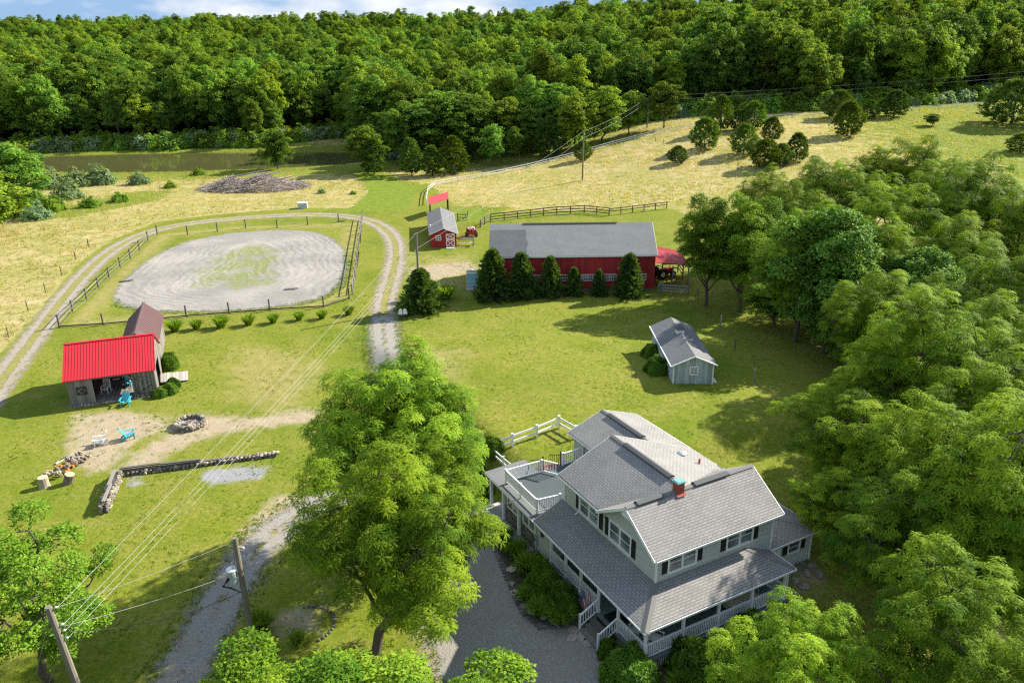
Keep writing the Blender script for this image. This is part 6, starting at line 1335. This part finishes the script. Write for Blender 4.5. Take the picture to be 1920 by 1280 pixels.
pv_ = lambda x, y, z: (pl[0] + x*math.cos(PA) - y*math.sin(PA), pl[1] + x*math.sin(PA) + y*math.cos(PA), z)
chair_at('turquoise garden chair inside the pavilion', pv_(4.45, 2.7, .15), PA + .9, 'turquoise')
def rocker(label, loc, rz, m='wplastic'):
    t = thing('rocking_chair', label, 'chair', loc, rz, 'rocking chairs')
    for sx in (-1, 1):
        q = MB(); q.tube([(sx*.26, -.45, .1), (sx*.26, -.2, .03), (sx*.26, .1, .02), (sx*.26, .5, .1)], .025, 5); q.obj('rocker', M[m], t); q = MB(); q.bar((sx*.26, -.28, .05), (sx*.26, -.28, .62), .05); q.bar((sx*.26, .22, .05), (sx*.26, .34, 1.1), .05); q.bar((sx*.26, -.3, .62), (sx*.26, .3, .64), .07, .03); q.obj('side_frame', M[m], t)
    q = MB(); q.box((-.26, -.3, .38), (.26, .26, .42)); q.obj('seat', M[m], t)
    for i in range(6): q = MB(); x = -.2 + i*.08; q.bar((x, .24, .45), (x, .33, 1.02), .035, .02); q.obj('back_slat', M[m], t)
    q = MB(); q.bar((-.26, .335, 1.06), (.26, .335, 1.06), .04, .1); q.obj('top_rail', M[m], t); t.scale = (1.1, 1.1, 1.1); return t
rocker('white rocking chair inside the pavilion', pv_(2.6, 1.7, .15), PA - .3)
x, y = house_xy(1.55, 1.0); rocker('white rocking chair on the porch at the corner', (x, y, .76), HA + .5); x, y = house_xy(1.15, 2.0); rocker('white rocking chair on the porch near the steps', (x, y, .76), HA - 1.3)
t = thing('table', 'dark table with a white tray inside the pavilion', 'table', pv_(3.4, 2.8, .15), PA); q = MB(); q.box((-.7, -.4, .7), (.7, .4, .76)); q.obj('tabletop', M['darkwood'], t)
for sx in (-1, 1):
    for sy in (-1, 1): q = MB(); q.box((sx*.6 - .04, sy*.32 - .04, 0), (sx*.6 + .04, sy*.32 + .04, .7)); q.obj('leg', M['darkwood'], t)
q = MB(); q.box((-.3, -.2, .765), (.3, .2, .80)); q.obj('tray', M['wplastic'], t)
# porch swing bed, doormat, flag
x, y = house_xy(7.3, 1.1); t = thing('swing_bed', 'cream hanging swing bed at the right half of the porch', 'swing', (x, y, .75), HA); q = MB(); q.box((-1.0, -.42, .42), (1.0, .42, .6)); q.obj('mattress', M['cream'], t); q = MB(); q.box((-1.04, -.46, .36), (1.04, .46, .42)); q.obj('frame', M['white'], t)
for sx in (-1, 1):
    for sy in (-1, 1): q = MB(); q.tube([(sx*.98, sy*.4, .4), (sx*.9, sy*.15, 1.98)], .018, 5); q.obj('rope', M['cream'], t)
q = MB(); q.box((-.5, -.55, 0), (.5, .55, .012)); x, y = house_xy(.95, 3.55); tag(q.obj('doormat', M['black'], None, loc=(x, y, .752), rz=HA), 'black doormat on the porch at the head of the steps', 'doormat')
fx, fy = house_xy(.30, 5.0); fl2 = thing('porch_flag', 'American flag hanging from a slanted pole on the porch post', 'flag', (fx, fy, 1.75), HA + math.pi)
q = MB(); q.tube([(0, 0, 0), (.85, .1, .42)], .016, 6); q.obj('flagpole', M['wplastic'], fl2); q = MB(); q.blob((.87, .1, .43), (.035, .035, .035), jag=0); q.obj('finial', M['yellow'], fl2)
FLN, FHN = 26, 13
def fpt(i, j):
    "flag hangs with its fly down: i along the fly (down), j across the hoist along the pole"
    s = j/FHN; d = i/FLN; w = .05*math.sin(9*s + 2.2*d)*(.3 + d); return (.12 + .70*s*(1 - .45*d), .012 + .10*s + w + .10*d, .06 + .40*s - 1.32*d - .10*math.sin(3*s)*d)
q = MB()
for i in range(FLN):
    for j in range(FHN):
        q.m = 2 if (i < 10 and j >= 6) else (0 if j % 2 == 0 else 1); q.face([fpt(i, j), fpt(i + 1, j), fpt(i + 1, j + 1), fpt(i, j + 1)])
fm = q.obj('flag_cloth', [M['flagred'], M['flagwhite'], M['flagblue']], fl2, smooth=True); so = fm.modifiers.new('cloth', 'SOLIDIFY'); so.thickness = .006
q = MB()
for r_ in range(9):
    for k_ in range(6 if r_ % 2 == 0 else 5):
        c_ = Vector(fpt(.8 + (k_ + (.5 if r_ % 2 else 0))*1.65, 6.5 + r_*.72))
        for sg in (-1, 1):
            ps = [c_ + Vector((.017*(1 if n_ % 2 == 0 else .42)*math.cos(n_*math.pi/5), sg*.008, .017*(1 if n_ % 2 == 0 else .42)*math.sin(n_*math.pi/5))) for n_ in range(10)]
            q.face(ps if sg < 0 else ps[::-1])
tag(q.obj('stars', M['flagwhite'], fl2), kind='stuff')

# ------------------------------------------------------------------ stonework
def stones(parent, pts, rr, seed, m='stone'):
    "stones as parts; eight shared shapes"
    rs = random.Random(seed); ms = []
    for i in range(8): q = MB(seed*10 + i); q.blob((0, 0, 0), (1., rs.uniform(.7, 1.), rs.uniform(.5, .75)), jag=.2); me = q.mesh('stone'); me.materials.append(M[m]); ms.append(me)
    for (x, y, z) in pts:
        o = add('stone', rs.choice(ms), parent, None, (x, y, z), rs.uniform(0, 6.28)); s = rr*rs.uniform(.7, 1.3); o.scale = (s, s, s*rs.uniform(.8, 1.2))
fp = G(357, 797); fpit = thing('fire_pit', 'round stone fire ring with grey ash', 'fire pit', tuple(fp)); sr = random.Random(5); pts = []
for ring in range(3):
    for i in range(22): a_ = 2*math.pi*(i + .5*ring)/22; pts.append((1.18*math.cos(a_)*(1 - .03*ring), 1.18*math.sin(a_)*(1 - .03*ring), .08 + .15*ring + sr.uniform(-.02, .02)))
stones(fpit, pts, .19, 51); q = MB(); q.lathe([(1.05, .05), (.7, .10), (.3, .16), (.001, .14)], 20); q.obj('ash_bed', M['ash'], fpit, smooth=True)
for i in range(6): q = MB(i); a_ = sr.uniform(0, 6.28); b_ = a_ + sr.uniform(2, 4); q.tube([(.7*math.cos(a_), .7*math.sin(a_), .16), (.6*math.cos(b_), .6*math.sin(b_), .22)], .06, 6); q.obj('charred_log', M['log'], fpit)
def stone_wall(label, P0, P1, h, wdt, seed, beams):
    P0, P1 = np.array(P0), np.array(P1); d = (P1 - P0)[:2]; ln = float(np.hypot(*d)); an = math.atan2(d[1], d[0]); t = tag(thing('stone_wall', label, 'stone wall', tuple(P0), an, 'low stone walls by the fire ring'), kind='thing'); rs = random.Random(seed); pts = []
    rows = max(2, int(h/.17))
    for r_ in range(rows):
        x_ = rs.uniform(0, .15)
        while x_ < ln:
            for sy in (-1, 1): pts.append((x_, sy*wdt*.36 + rs.uniform(-.04, .04), .07 + r_*.17 + rs.uniform(-.02, .02)))
            x_ += rs.uniform(.24, .36)
    stones(t, pts, .15, seed)
    q = MB(); q.box((.1, -wdt*.3, 0), (ln - .1, wdt*.3, h*.8)); q.obj('core', M['stone_dark'], t)
    for (a_, b_, y_) in beams: q = MB(seed + 5); q.bar((a_*ln, y_, h + .07), (b_*ln, y_ + rs.uniform(-.05, .05), h + .05), .2, .1); q.obj('timber', M['oldwood'], t)
W1, W2, W3 = U(222, 885, .3), U(520, 849, .2), U(194, 955, .3); W1[2] = W2[2] = W3[2] = 0
mid = W1 + (W2 - W1)*.52
stone_wall('left half of the long low stone wall with timbers on top', W1, mid, .5, .45, 61, [(.02, .5, .06), (.5, .98, -.05)]); stone_wall('right half of the long low stone wall, petering out in grass', mid + (W2 - W1)*.008, W2, .26, .36, 62, [(.0, .45, .0)]); stone_wall('short leg of the stone wall with a plank on top, nearest the camera', W3, W1 + (W3 - W1)*.05, .7, .6, 63, [(.05, .55, .0), (.5, .95, .08)])
# bank rocks left of the deck, flagstones, dirt rocks
sr = random.Random(8)
for i, (px, py) in enumerate([(884, 912), (890, 918), (878, 920), (895, 926), (886, 932), (1500, 1065), (1512, 1075), (1490, 1090), (1522, 1062), (1508, 1100), (1535, 1078)]):
    g = G(px, py); q = MB(i + 3); q.blob((0, 0, 0), (sr.uniform(.2, .42), sr.uniform(.2, .35), sr.uniform(.12, .25)), jag=.22); tag(q.obj('rock', M['stone'], None, loc=(g[0], g[1], g[2] + .06), rz=i), 'weathered rock on the planted bank left of the deck' if i < 5 else 'weathered rock on the bare earth right of the porch', 'rock', 'rocks on the bank' if i < 5 else 'rocks right of the porch')
FS = [(960, 1068), (958, 1096), (964, 1110), (975, 1122), (984, 1136), (998, 1146), (1018, 1157), (1040, 1166), (1074, 1182), (1072, 1196), (1092, 1194), (1110, 1196), (1118, 1206), (1104, 1204), (1128, 1212)]
for i, (px, py) in enumerate(FS):
    g = G(px, py); n_ = 7; w_ = sr.uniform(.24, .40); P = [(w_*(1 + sr.uniform(-.25, .25))*math.cos(2*math.pi*k_/n_), w_*.72*(1 + sr.uniform(-.25, .25))*math.sin(2*math.pi*k_/n_)) for k_ in range(n_)]; q = MB(i); q.slab([(a_, b_, .06) for a_, b_ in P], .07); tag(q.obj('flagstone', M['flag'], None, loc=(g[0], g[1], .012), rz=i*.8), 'flat tan flagstone in the arc along the gravel edge' if i < 8 else 'flat tan flagstone at the foot of the porch steps', 'flagstone', 'flagstones along the gravel' if i < 8 else 'flagstones at the steps')
for i in range(16):
    u_, v_ = -.75 - (i % 3)*.72 + sr.uniform(-.1, .1), 14.6 + (i//3)*.62 + sr.uniform(-.1, .1); x, y = house_xy(u_, v_); n_ = 6; P = [(.36*(1 + sr.uniform(-.2, .15))*math.cos(2*math.pi*k_/n_), .3*(1 + sr.uniform(-.2, .15))*math.sin(2*math.pi*k_/n_)) for k_ in range(n_)]; q = MB(i); q.slab([(a_, b_, .05) for a_, b_ in P], .06); tag(q.obj('paving_stone', M['flag'] if i % 4 == 0 else M['stone'], None, loc=(x, y, float(hz(x, y)) + .03), rz=HA + sr.uniform(-.2, .2)), 'irregular paving stone of the path at the deck corner', 'paving stone', 'paving stones at the deck corner')
# border stones of the planting bed
bt = thing('bed_edging', 'curved line of small stones edging the planting bed at the gravel', 'edging', (HO[0], HO[1], 0), HA); pts = []
for (a_, b_) in zip([(-1.0, 15.4), (-1.6, 12.5), (-2.35, 9.5), (-2.85, 7.2), (-2.55, 5.6)], [(-1.6, 12.5), (-2.35, 9.5), (-2.85, 7.2), (-2.55, 5.6), (-1.1, 4.95)]):
    k_ = int(math.dist(a_, b_)/.3)
    for i in range(k_): f_ = i/k_; pts.append((a_[0] + (b_[0] - a_[0])*f_ + sr.uniform(-.04, .04), a_[1] + (b_[1] - a_[1])*f_, .05))
stones(bt, pts, .15, 71, 'stone_dark')
rb = G(575, 1172); bt = thing('bed_edging', 'curved stone edging of the round bed behind the transformer pole', 'edging', tuple(rb)); pts = [(1.5*math.cos(a_), 1.5*math.sin(a_), .06) for a_ in np.linspace(-.9, 1.9, 18)]; stones(bt, pts, .11, 72, 'stone_dark')

# ------------------------------------------------------------------ woodpile and stumps
wp = G(108, 890); wd = thing('woodpile', 'pile of split logs with orange and grey pieces', 'woodpile', tuple(wp), math.radians(72)); sr = random.Random(21)
for i in range(64):
    x_ = sr.uniform(-1.2, 2.6); y_ = sr.uniform(-.55, .55)*(1 if x_ > -.2 else .9); z_ = .1 + sr.random()*.55*(1 - abs(y_)*.7); a_ = sr.uniform(-.5, .5) + math.pi/2; l_ = sr.uniform(.3, .5); r_ = sr.uniform(.07, .13)
    q = MB(i); v_ = Vector((math.cos(a_)*l_/2, math.sin(a_)*l_/2, sr.uniform(-.08, .08))); q.tube([tuple(Vector((x_, y_, z_)) - v_), tuple(Vector((x_, y_, z_)) + v_)], r_, 6); q.obj('log', M['orangewood'] if .3 < x_ < 1.1 and sr.random() < .6 else (M['endgrain'] if sr.random() < .25 else M['log']), wd)
for i, ((px, py), lb, tl) in enumerate([((84, 912), 'tall cut stump at the left end of the woodpile', 0), ((128, 905), 'broad cut stump tipped at the right end of the woodpile', .35)]):
    g = G(px, py); t = thing('stump', lb, 'stump', (g[0], g[1], g[2]), 0, 'stumps by the woodpile'); t.rotation_euler = (0, tl, 0); q = MB(i); q.lathe([(.42, -.05), (.36, .1), (.34, .4), (.34, .78)], 12); q.obj('bark', M['log'], t); q = MB(i); q.lathe([(.335, .78), (.001, .785)], 12); q.obj('cut_face', M['endgrain'], t)
for i, (px, py) in enumerate([(118, 862), (125, 858)]):
    g = G(px, py); q = MB(i); q.box((-.07, -.7, .012), (.07, .7, .12)); tag(q.obj('timber', M['oldwood_light'], None, loc=tuple(g), rz=-.25 - i*.1), 'pale squared timber leaning by the woodpile, ' + ('left one' if i == 0 else 'right one'), 'timber', 'timbers by the woodpile')
# brush pile
bp = G(478, 352); sr = np.random.default_rng(31); n = 2600; a_ = sr.uniform(0, 2*np.pi, n); rr_ = np.sqrt(sr.random(n)); Xb = rr_*np.cos(a_)*11.5; Yb = rr_*np.sin(a_)*6.; env = 2.9*np.clip(1 - rr_**1.6, 0, 1)*(.75 + .25*np.sin(Xb*.8)); Zb = env*sr.uniform(.55, 1.05, n) + .1
az = sr.normal(.25, .9, n); el = sr.normal(0, .22, n); ln = sr.uniform(.8, 3.2, n); d3 = np.stack([np.cos(az)*np.cos(el), np.sin(az)*np.cos(el), np.sin(el)], -1); P = np.stack([Xb, Yb, Zb], -1); A, B = P - d3*ln[:, None]/2, P + d3*ln[:, None]/2; A[:, 2] = np.maximum(A[:, 2], 0); B[:, 2] = np.maximum(B[:, 2], 0)
s1 = unit(np.cross(d3, [[.1, .2, 1.]])); s2 = np.cross(d3, s1); w_ = (.03 + .05*sr.random(n)**3)[:, None]; ring = [s1*w_, (-.5*s1 + .87*s2)*w_, (-.5*s1 - .87*s2)*w_]; V = np.stack([A + ring[0], A + ring[1], A + ring[2], B + ring[0]*.5, B + ring[1]*.5, B + ring[2]*.5], 1).reshape(-1, 3); base = (np.arange(n)*6)[:, None]
F4 = np.concatenate([base + [0, 1, 4, 3], base + [1, 2, 5, 4], base + [2, 0, 3, 5]]); bt = thing('brush_pile', 'heap of bleached cut branches before the pond', 'brush pile', tuple(bp)); me = mesh_np('branches', V, F4, {'rnd': np.repeat(sr.random(n), 6)}); me.materials.append(M['brush']); tag(add('branches', me, bt), kind='stuff')
for i in range(6): q = MB(i); x_ = sr.uniform(-6, 7); y_ = sr.uniform(-2, 2); z_ = 2.6*(1 - (abs(x_)/11.5)**1.6) + .2; q.tube([(x_ - 2.5, y_, z_ - .4), (x_, y_ + .5, z_), (x_ + 2.6, y_ + 1., z_ + .5)], [.16, .14, .08], 6); q.obj('trunk', M['deadbark'], bt)

# ------------------------------------------------------------------ odds and ends of the yard
g = G(756, 598); t = thing('garden_settee', 'small slatted settee with two rounded white backs beside the gravel track', 'settee', tuple(g), math.radians(8))
for sx in (-1, 1):
    q = MB(); pr = [(-.2, .0), (.2, 0), (.2, .5), (.12, .64), (0, .68), (-.12, .64), (-.2, .5)]; q.face([(sx*.24 + a_, -.22, .62 + b_) for a_, b_ in pr][::-1]); q.face([(sx*.24 + a_, -.18, .62 + b_) for a_, b_ in pr])
    for i in range(7): a_, b_ = pr[i], pr[(i + 1) % 7]; q.face([(sx*.24 + a_[0], -.22, .62 + a_[1]), (sx*.24 + b_[0], -.22, .62 + b_[1]), (sx*.24 + b_[0], -.18, .62 + b_[1]), (sx*.24 + a_[0], -.18, .62 + a_[1])][::-1])
    q.obj('backrest', M['wplastic'], t)
    for y_ in (-.24, .42): q = MB(); q.bar((sx*.46, y_, 0), (sx*.44, y_*.9, .62), .06); q.obj('leg', M['darkwood'], t)
    q = MB(); q.bar((sx*.47, -.3, .72), (sx*.47, .4, .66), .06, .04); q.obj('armrest', M['wplastic'], t)
for i in range(5): q = MB(); q.box((-.45, -.16 + i*.115, .42), (.45, -.07 + i*.115, .45)); q.obj('seat_slat', M['darkwood'], t)
q = MB(); q.bar((-.44, -.24, .22), (.44, -.24, .22), .05); q.obj('stretcher', M['oldwood'], t)
# red planter wagon, slatted bench and bucket by the small shed
g = G(884, 443); t = thing('planter_wagon', 'red wooden wagon box heaped with pale flowers beside the small shed', 'planter', tuple(g), .05); q = MB(); q.box((-.75, -.55, .35), (.75, .55, .5)); q.box((-.75, -.6, .5), (.75, -.52, .85)); q.box((-.75, .52, .5), (.75, .6, 1.3)); q.box((-.8, -.52, .5), (-.74, .52, 1.0)); q.box((.74, -.52, .5), (.8, .52, 1.0)); q.obj('box', M['fadedred'], t); rs = np.random.default_rng(3)
q = MB(2); [q.blob((rs.uniform(-.55, .55), rs.uniform(-.4, .4), .95 + rs.uniform(0, .5)), (.16, .16, .13), jag=.3) for _ in range(26)]; tag(q.obj('flowers', M['flower'], t), kind='stuff')
for sx in (-1, 1):
    for sy in (-1, 1): q = MB(); q.tube([(sx*.7, sy*.62, .3), (sx*.7, sy*.7, .3)], .3, 14); q.obj('wheel', M['darkwood'], t)
    q = MB(); q.bar((sx*.5, .62, 1.2), (sx*.5, .62, 2.2), .05); q.obj('upright', M['fadedred'], t)
g = G(873, 460); t = thing('slat_bench', 'grey plank bench with slatted back at the shed wall', 'bench', tuple(g), .0)
for i, (y_, z_, tl) in enumerate([(-.35, .42, 0), (-.1, .44, 0), (.3, .7, 1), (.36, .95, 1)]): q = MB(i); q.box((-1.1, y_, z_), (1.1, y_ + (.2 if tl == 0 else .05), z_ + (.05 if tl == 0 else .18))); q.obj('seat_plank' if tl == 0 else 'back_plank', M['oldwood_light'], t)
for sx in (-1, 1): q = MB(); q.box((sx*1.0 - .05, -.35, 0), (sx*1.0 + .05, -.27, .42)); q.box((sx*1.0 - .05, .28, 0), (sx*1.0 + .05, .36, 1.15)); q.box((sx*1.0 - .04, -.27, .3), (sx*1.0 + .04, .28, .4)); q.obj('leg_frame', M['oldwood'], t)
g = G(881, 463); q = MB(); q.lathe([(.001, .01), (.16, .0), (.2, .38), (.18, .38), (.15, .05)], 14); tag(q.obj('bucket', M['yellow'], None, loc=tuple(g)), 'yellow bucket at the end of the plank bench', 'bucket')
g = G(888, 461); q = MB(); q.tube([(0, 0, 0), (0, 0, 1.5)], .06, 6); q.bar((-.25, 0, 1.46), (.25, 0, 1.46), .08, .06); tag(q.obj('hitching_post', M['oldwood'], None, loc=tuple(g)), 'thin post with a short crossbar right of the bench', 'post')
# light blue sheet by the barn corner
g0, g1 = G(876, 540), G(905, 541); t = thing('blue_sheets', 'light blue corrugated sheets leaning at the left corner of the barn', 'metal sheet', tuple(g0), 0)
for i in range(7): q = MB(i); z0, z1 = .12 + i*.3, .12 + (i + 1)*.3 - .03; y0 = .3*i/7; q.box((0, y0, z0), (2.1, y0 + .05, z1)); q.obj('sheet_panel', M['sheetblue'], t)
q = MB(); q.bar((-.03, .1, 0), (-.03, .45, 2.25), .06); q.bar((.25, -.03, 1.2), (.55, .0, .6), .05); q.obj('brace', M['white_old'], t); q = MB(); q.box((-.1, -1.0, .0), (2.2, -.1, .08)); q.obj('base_slab', M['concrete'], t)
# gate, hose and tractor at the lean-to
gb = G(1234, 550); t = thing('plank_gate', 'grey plank gate panel in front of the lean-to', 'gate', tuple(gb), -.1)
for z_ in (.25, .6, .95): q = MB(); q.bar((.2, .0, z_ + .15), (3.6, -.1, z_), .05, .16); q.obj('plank', M['oldwood_light'], t)
for x_ in (.3, 2.0, 3.6): q = MB(); q.box((x_ - .06, -.06, 0), (x_ + .06, .06, 1.3)); q.obj('upright', M['oldwood'], t)
q = MB(); q.bar((.4, .05, .2), (3.4, .0, 1.0), .05, .12); q.obj('diagonal', M['oldwood'], t)
gh = G(1237, 549); q = MB()
for i in range(6): r_ = .34 + .05*i; c_ = (0.03*i, -.12 - .02*i, .95 - .09*i); q.tube([(c_[0] + r_*.75*math.cos(a_), c_[1], c_[2] + r_*1.3*math.sin(a_)) for a_ in np.linspace(0, 2*math.pi, 20)], .03, 5, cap=False)
tag(q.obj('hose_coil', M['hose'], None, loc=tuple(gh)), 'coil of pale green hose hanging at the barn corner', 'hose')
gt_ = np.array([bl[0] + (BLn + 2.0), bl[1] + 5.6, 0]); t = thing('tractor', 'red tractor parked in the shade under the lean-to', 'tractor', tuple(gt_), math.radians(-60)); q = MB(); q.box((-.35, -.2, .6), (.35, 1.35, 1.15)); q.box((-.3, 1.35, .62), (.3, 1.5, 1.05)); q.obj('hood', M['tractor'], t); q = MB(); q.box((-.25, -1.1, .45), (.25, 1.3, .7)); q.obj('chassis', M['tyre'], t)
for sx in (-1, 1):
    for (y_, r_, w_) in ((-.75, .68, .2), (1.1, .42, .14)):
        q = MB(); q.tube([(sx*.55, y_, r_), (sx*(.55 + w_*1.6), y_, r_)], r_, 18); wh = q.obj('wheel', M['tyre'], t); q = MB(); q.tube([(sx*(.55 + w_*1.6), y_, r_), (sx*(.57 + w_*1.6), y_, r_)], r_*.5, 14); q.obj('rim', M['wplastic'], wh)
    q = MB(); q.box((sx*.72 - .2, -1.35, 1.38), (sx*.72 + .2, -.15, 1.45)); q.obj('fender', M['tractor'], t)
q = MB(); q.box((-.25, -.95, .95), (.25, -.5, 1.05)); q.box((-.25, -1.02, 1.05), (.25, -.93, 1.5)); q.obj('seat', M['black'], t); q = MB(); q.tube([(0, -.15, 1.1), (0, -.32, 1.55)], .025, 6); q.tube([(.2*math.cos(a_), -.34 + .1*math.sin(a_), 1.57 + .16*math.sin(a_)) for a_ in np.linspace(0, 2*math.pi, 14)], .02, 5, cap=False); q.obj('steering_wheel', M['black'], t); q = MB(); q.tube([(.2, .9, 1.15), (.2, .9, 1.8)], .035, 8); q.obj('exhaust', M['iron'], t)
# small things far off
g = G(568, 390); t = thing('white_crate', 'small white crate in the dry grass beyond the arena', 'crate', tuple(g), .15); q = MB(); q.box((-.85, -.6, 0), (.85, .6, .95)); q.obj('box', M['white_old'], t); q = MB(); q.box((-.9, -.65, .95), (.9, .65, 1.05)); q.obj('lid', M['wplastic'], t); q = MB(); q.bar((-.6, -.62, .15), (.6, -.62, .8), .1, .03, (0, 1, 0)); q.obj('brace', M['oldwood_light'], t)
for i, (px, py, lb) in enumerate([(545, 543, 'dark flat board lying in the right half of the arena'), (236, 528, 'dark flat board lying at the left end of the arena'), (640, 416, 'dark log lying at the far right of the arena')]):
    g = G(px, py); q = MB(i); q.box((-.8, -.12, .02), (.6, .08, .1)); q.bar((-.3, .2, .05), (.9, .28, .09), .16, .06); tag(q.obj('board', M['fencewood'], None, loc=(g[0], g[1], .03), rz=i*.2), lb, 'board')
g = G(56, 322); t = thing('nest_box', 'small white box on a post in the reeds at the left end of the pond', 'nest box', tuple(g)); q = MB(); q.box((-.05, -.05, 0), (.05, .05, 2.)); q.obj('post', M['oldwood'], t); q = MB(); q.box((-.35, -.3, 2.), (.35, .3, 2.9)); q.box((-.4, -.35, 2.9), (.4, .35, 3.0)); q.obj('box', M['white_old'], t)
g = G(122, 299); q = MB(); q.tube([(-1.5, 0, .1), (2.2, .6, .9)], [.16, .08], 6); tag(q.obj('fallen_log', M['deadbark'], None, loc=(g[0], g[1], -1.2)), 'pale fallen log lying in the far left of the pond', 'log')
for i, px in enumerate((940, 953)):
    d_ = 900.; x_ = (px - 960)/FPX*d_*1.05; z_ = float(hz(x_, d_)); t = thing('lattice_tower', 'steel lattice power tower on the skyline, ' + ('left' if i == 0 else 'right') + ' of the two', 'power tower', (x_, d_, z_), .4, 'towers on the skyline'); q = MB(); hh = 26.
    for sx in (-1, 1):
        for sy in (-1, 1): q.bar((sx*3, sy*3, 0), (sx*.6, sy*.6, hh), .3)
        for k_ in range(8): z0, z1 = hh*k_/8, hh*(k_ + 1)/8; w0, w1 = 3 - 2.4*k_/8, 3 - 2.4*(k_ + 1)/8; q.bar((-w0, sx*w0, z0), (w1, sx*w1, z1), .16); q.bar((w0, sx*w0, z0), (-w1, sx*w1, z1), .16)
    q.obj('lattice', M['steel'], t)
    for z_ in (.78, .9): q = MB(); q.bar((-4, 0, hh*z_), (4, 0, hh*z_), .3); q.obj('crossarm', M['steel'], t)
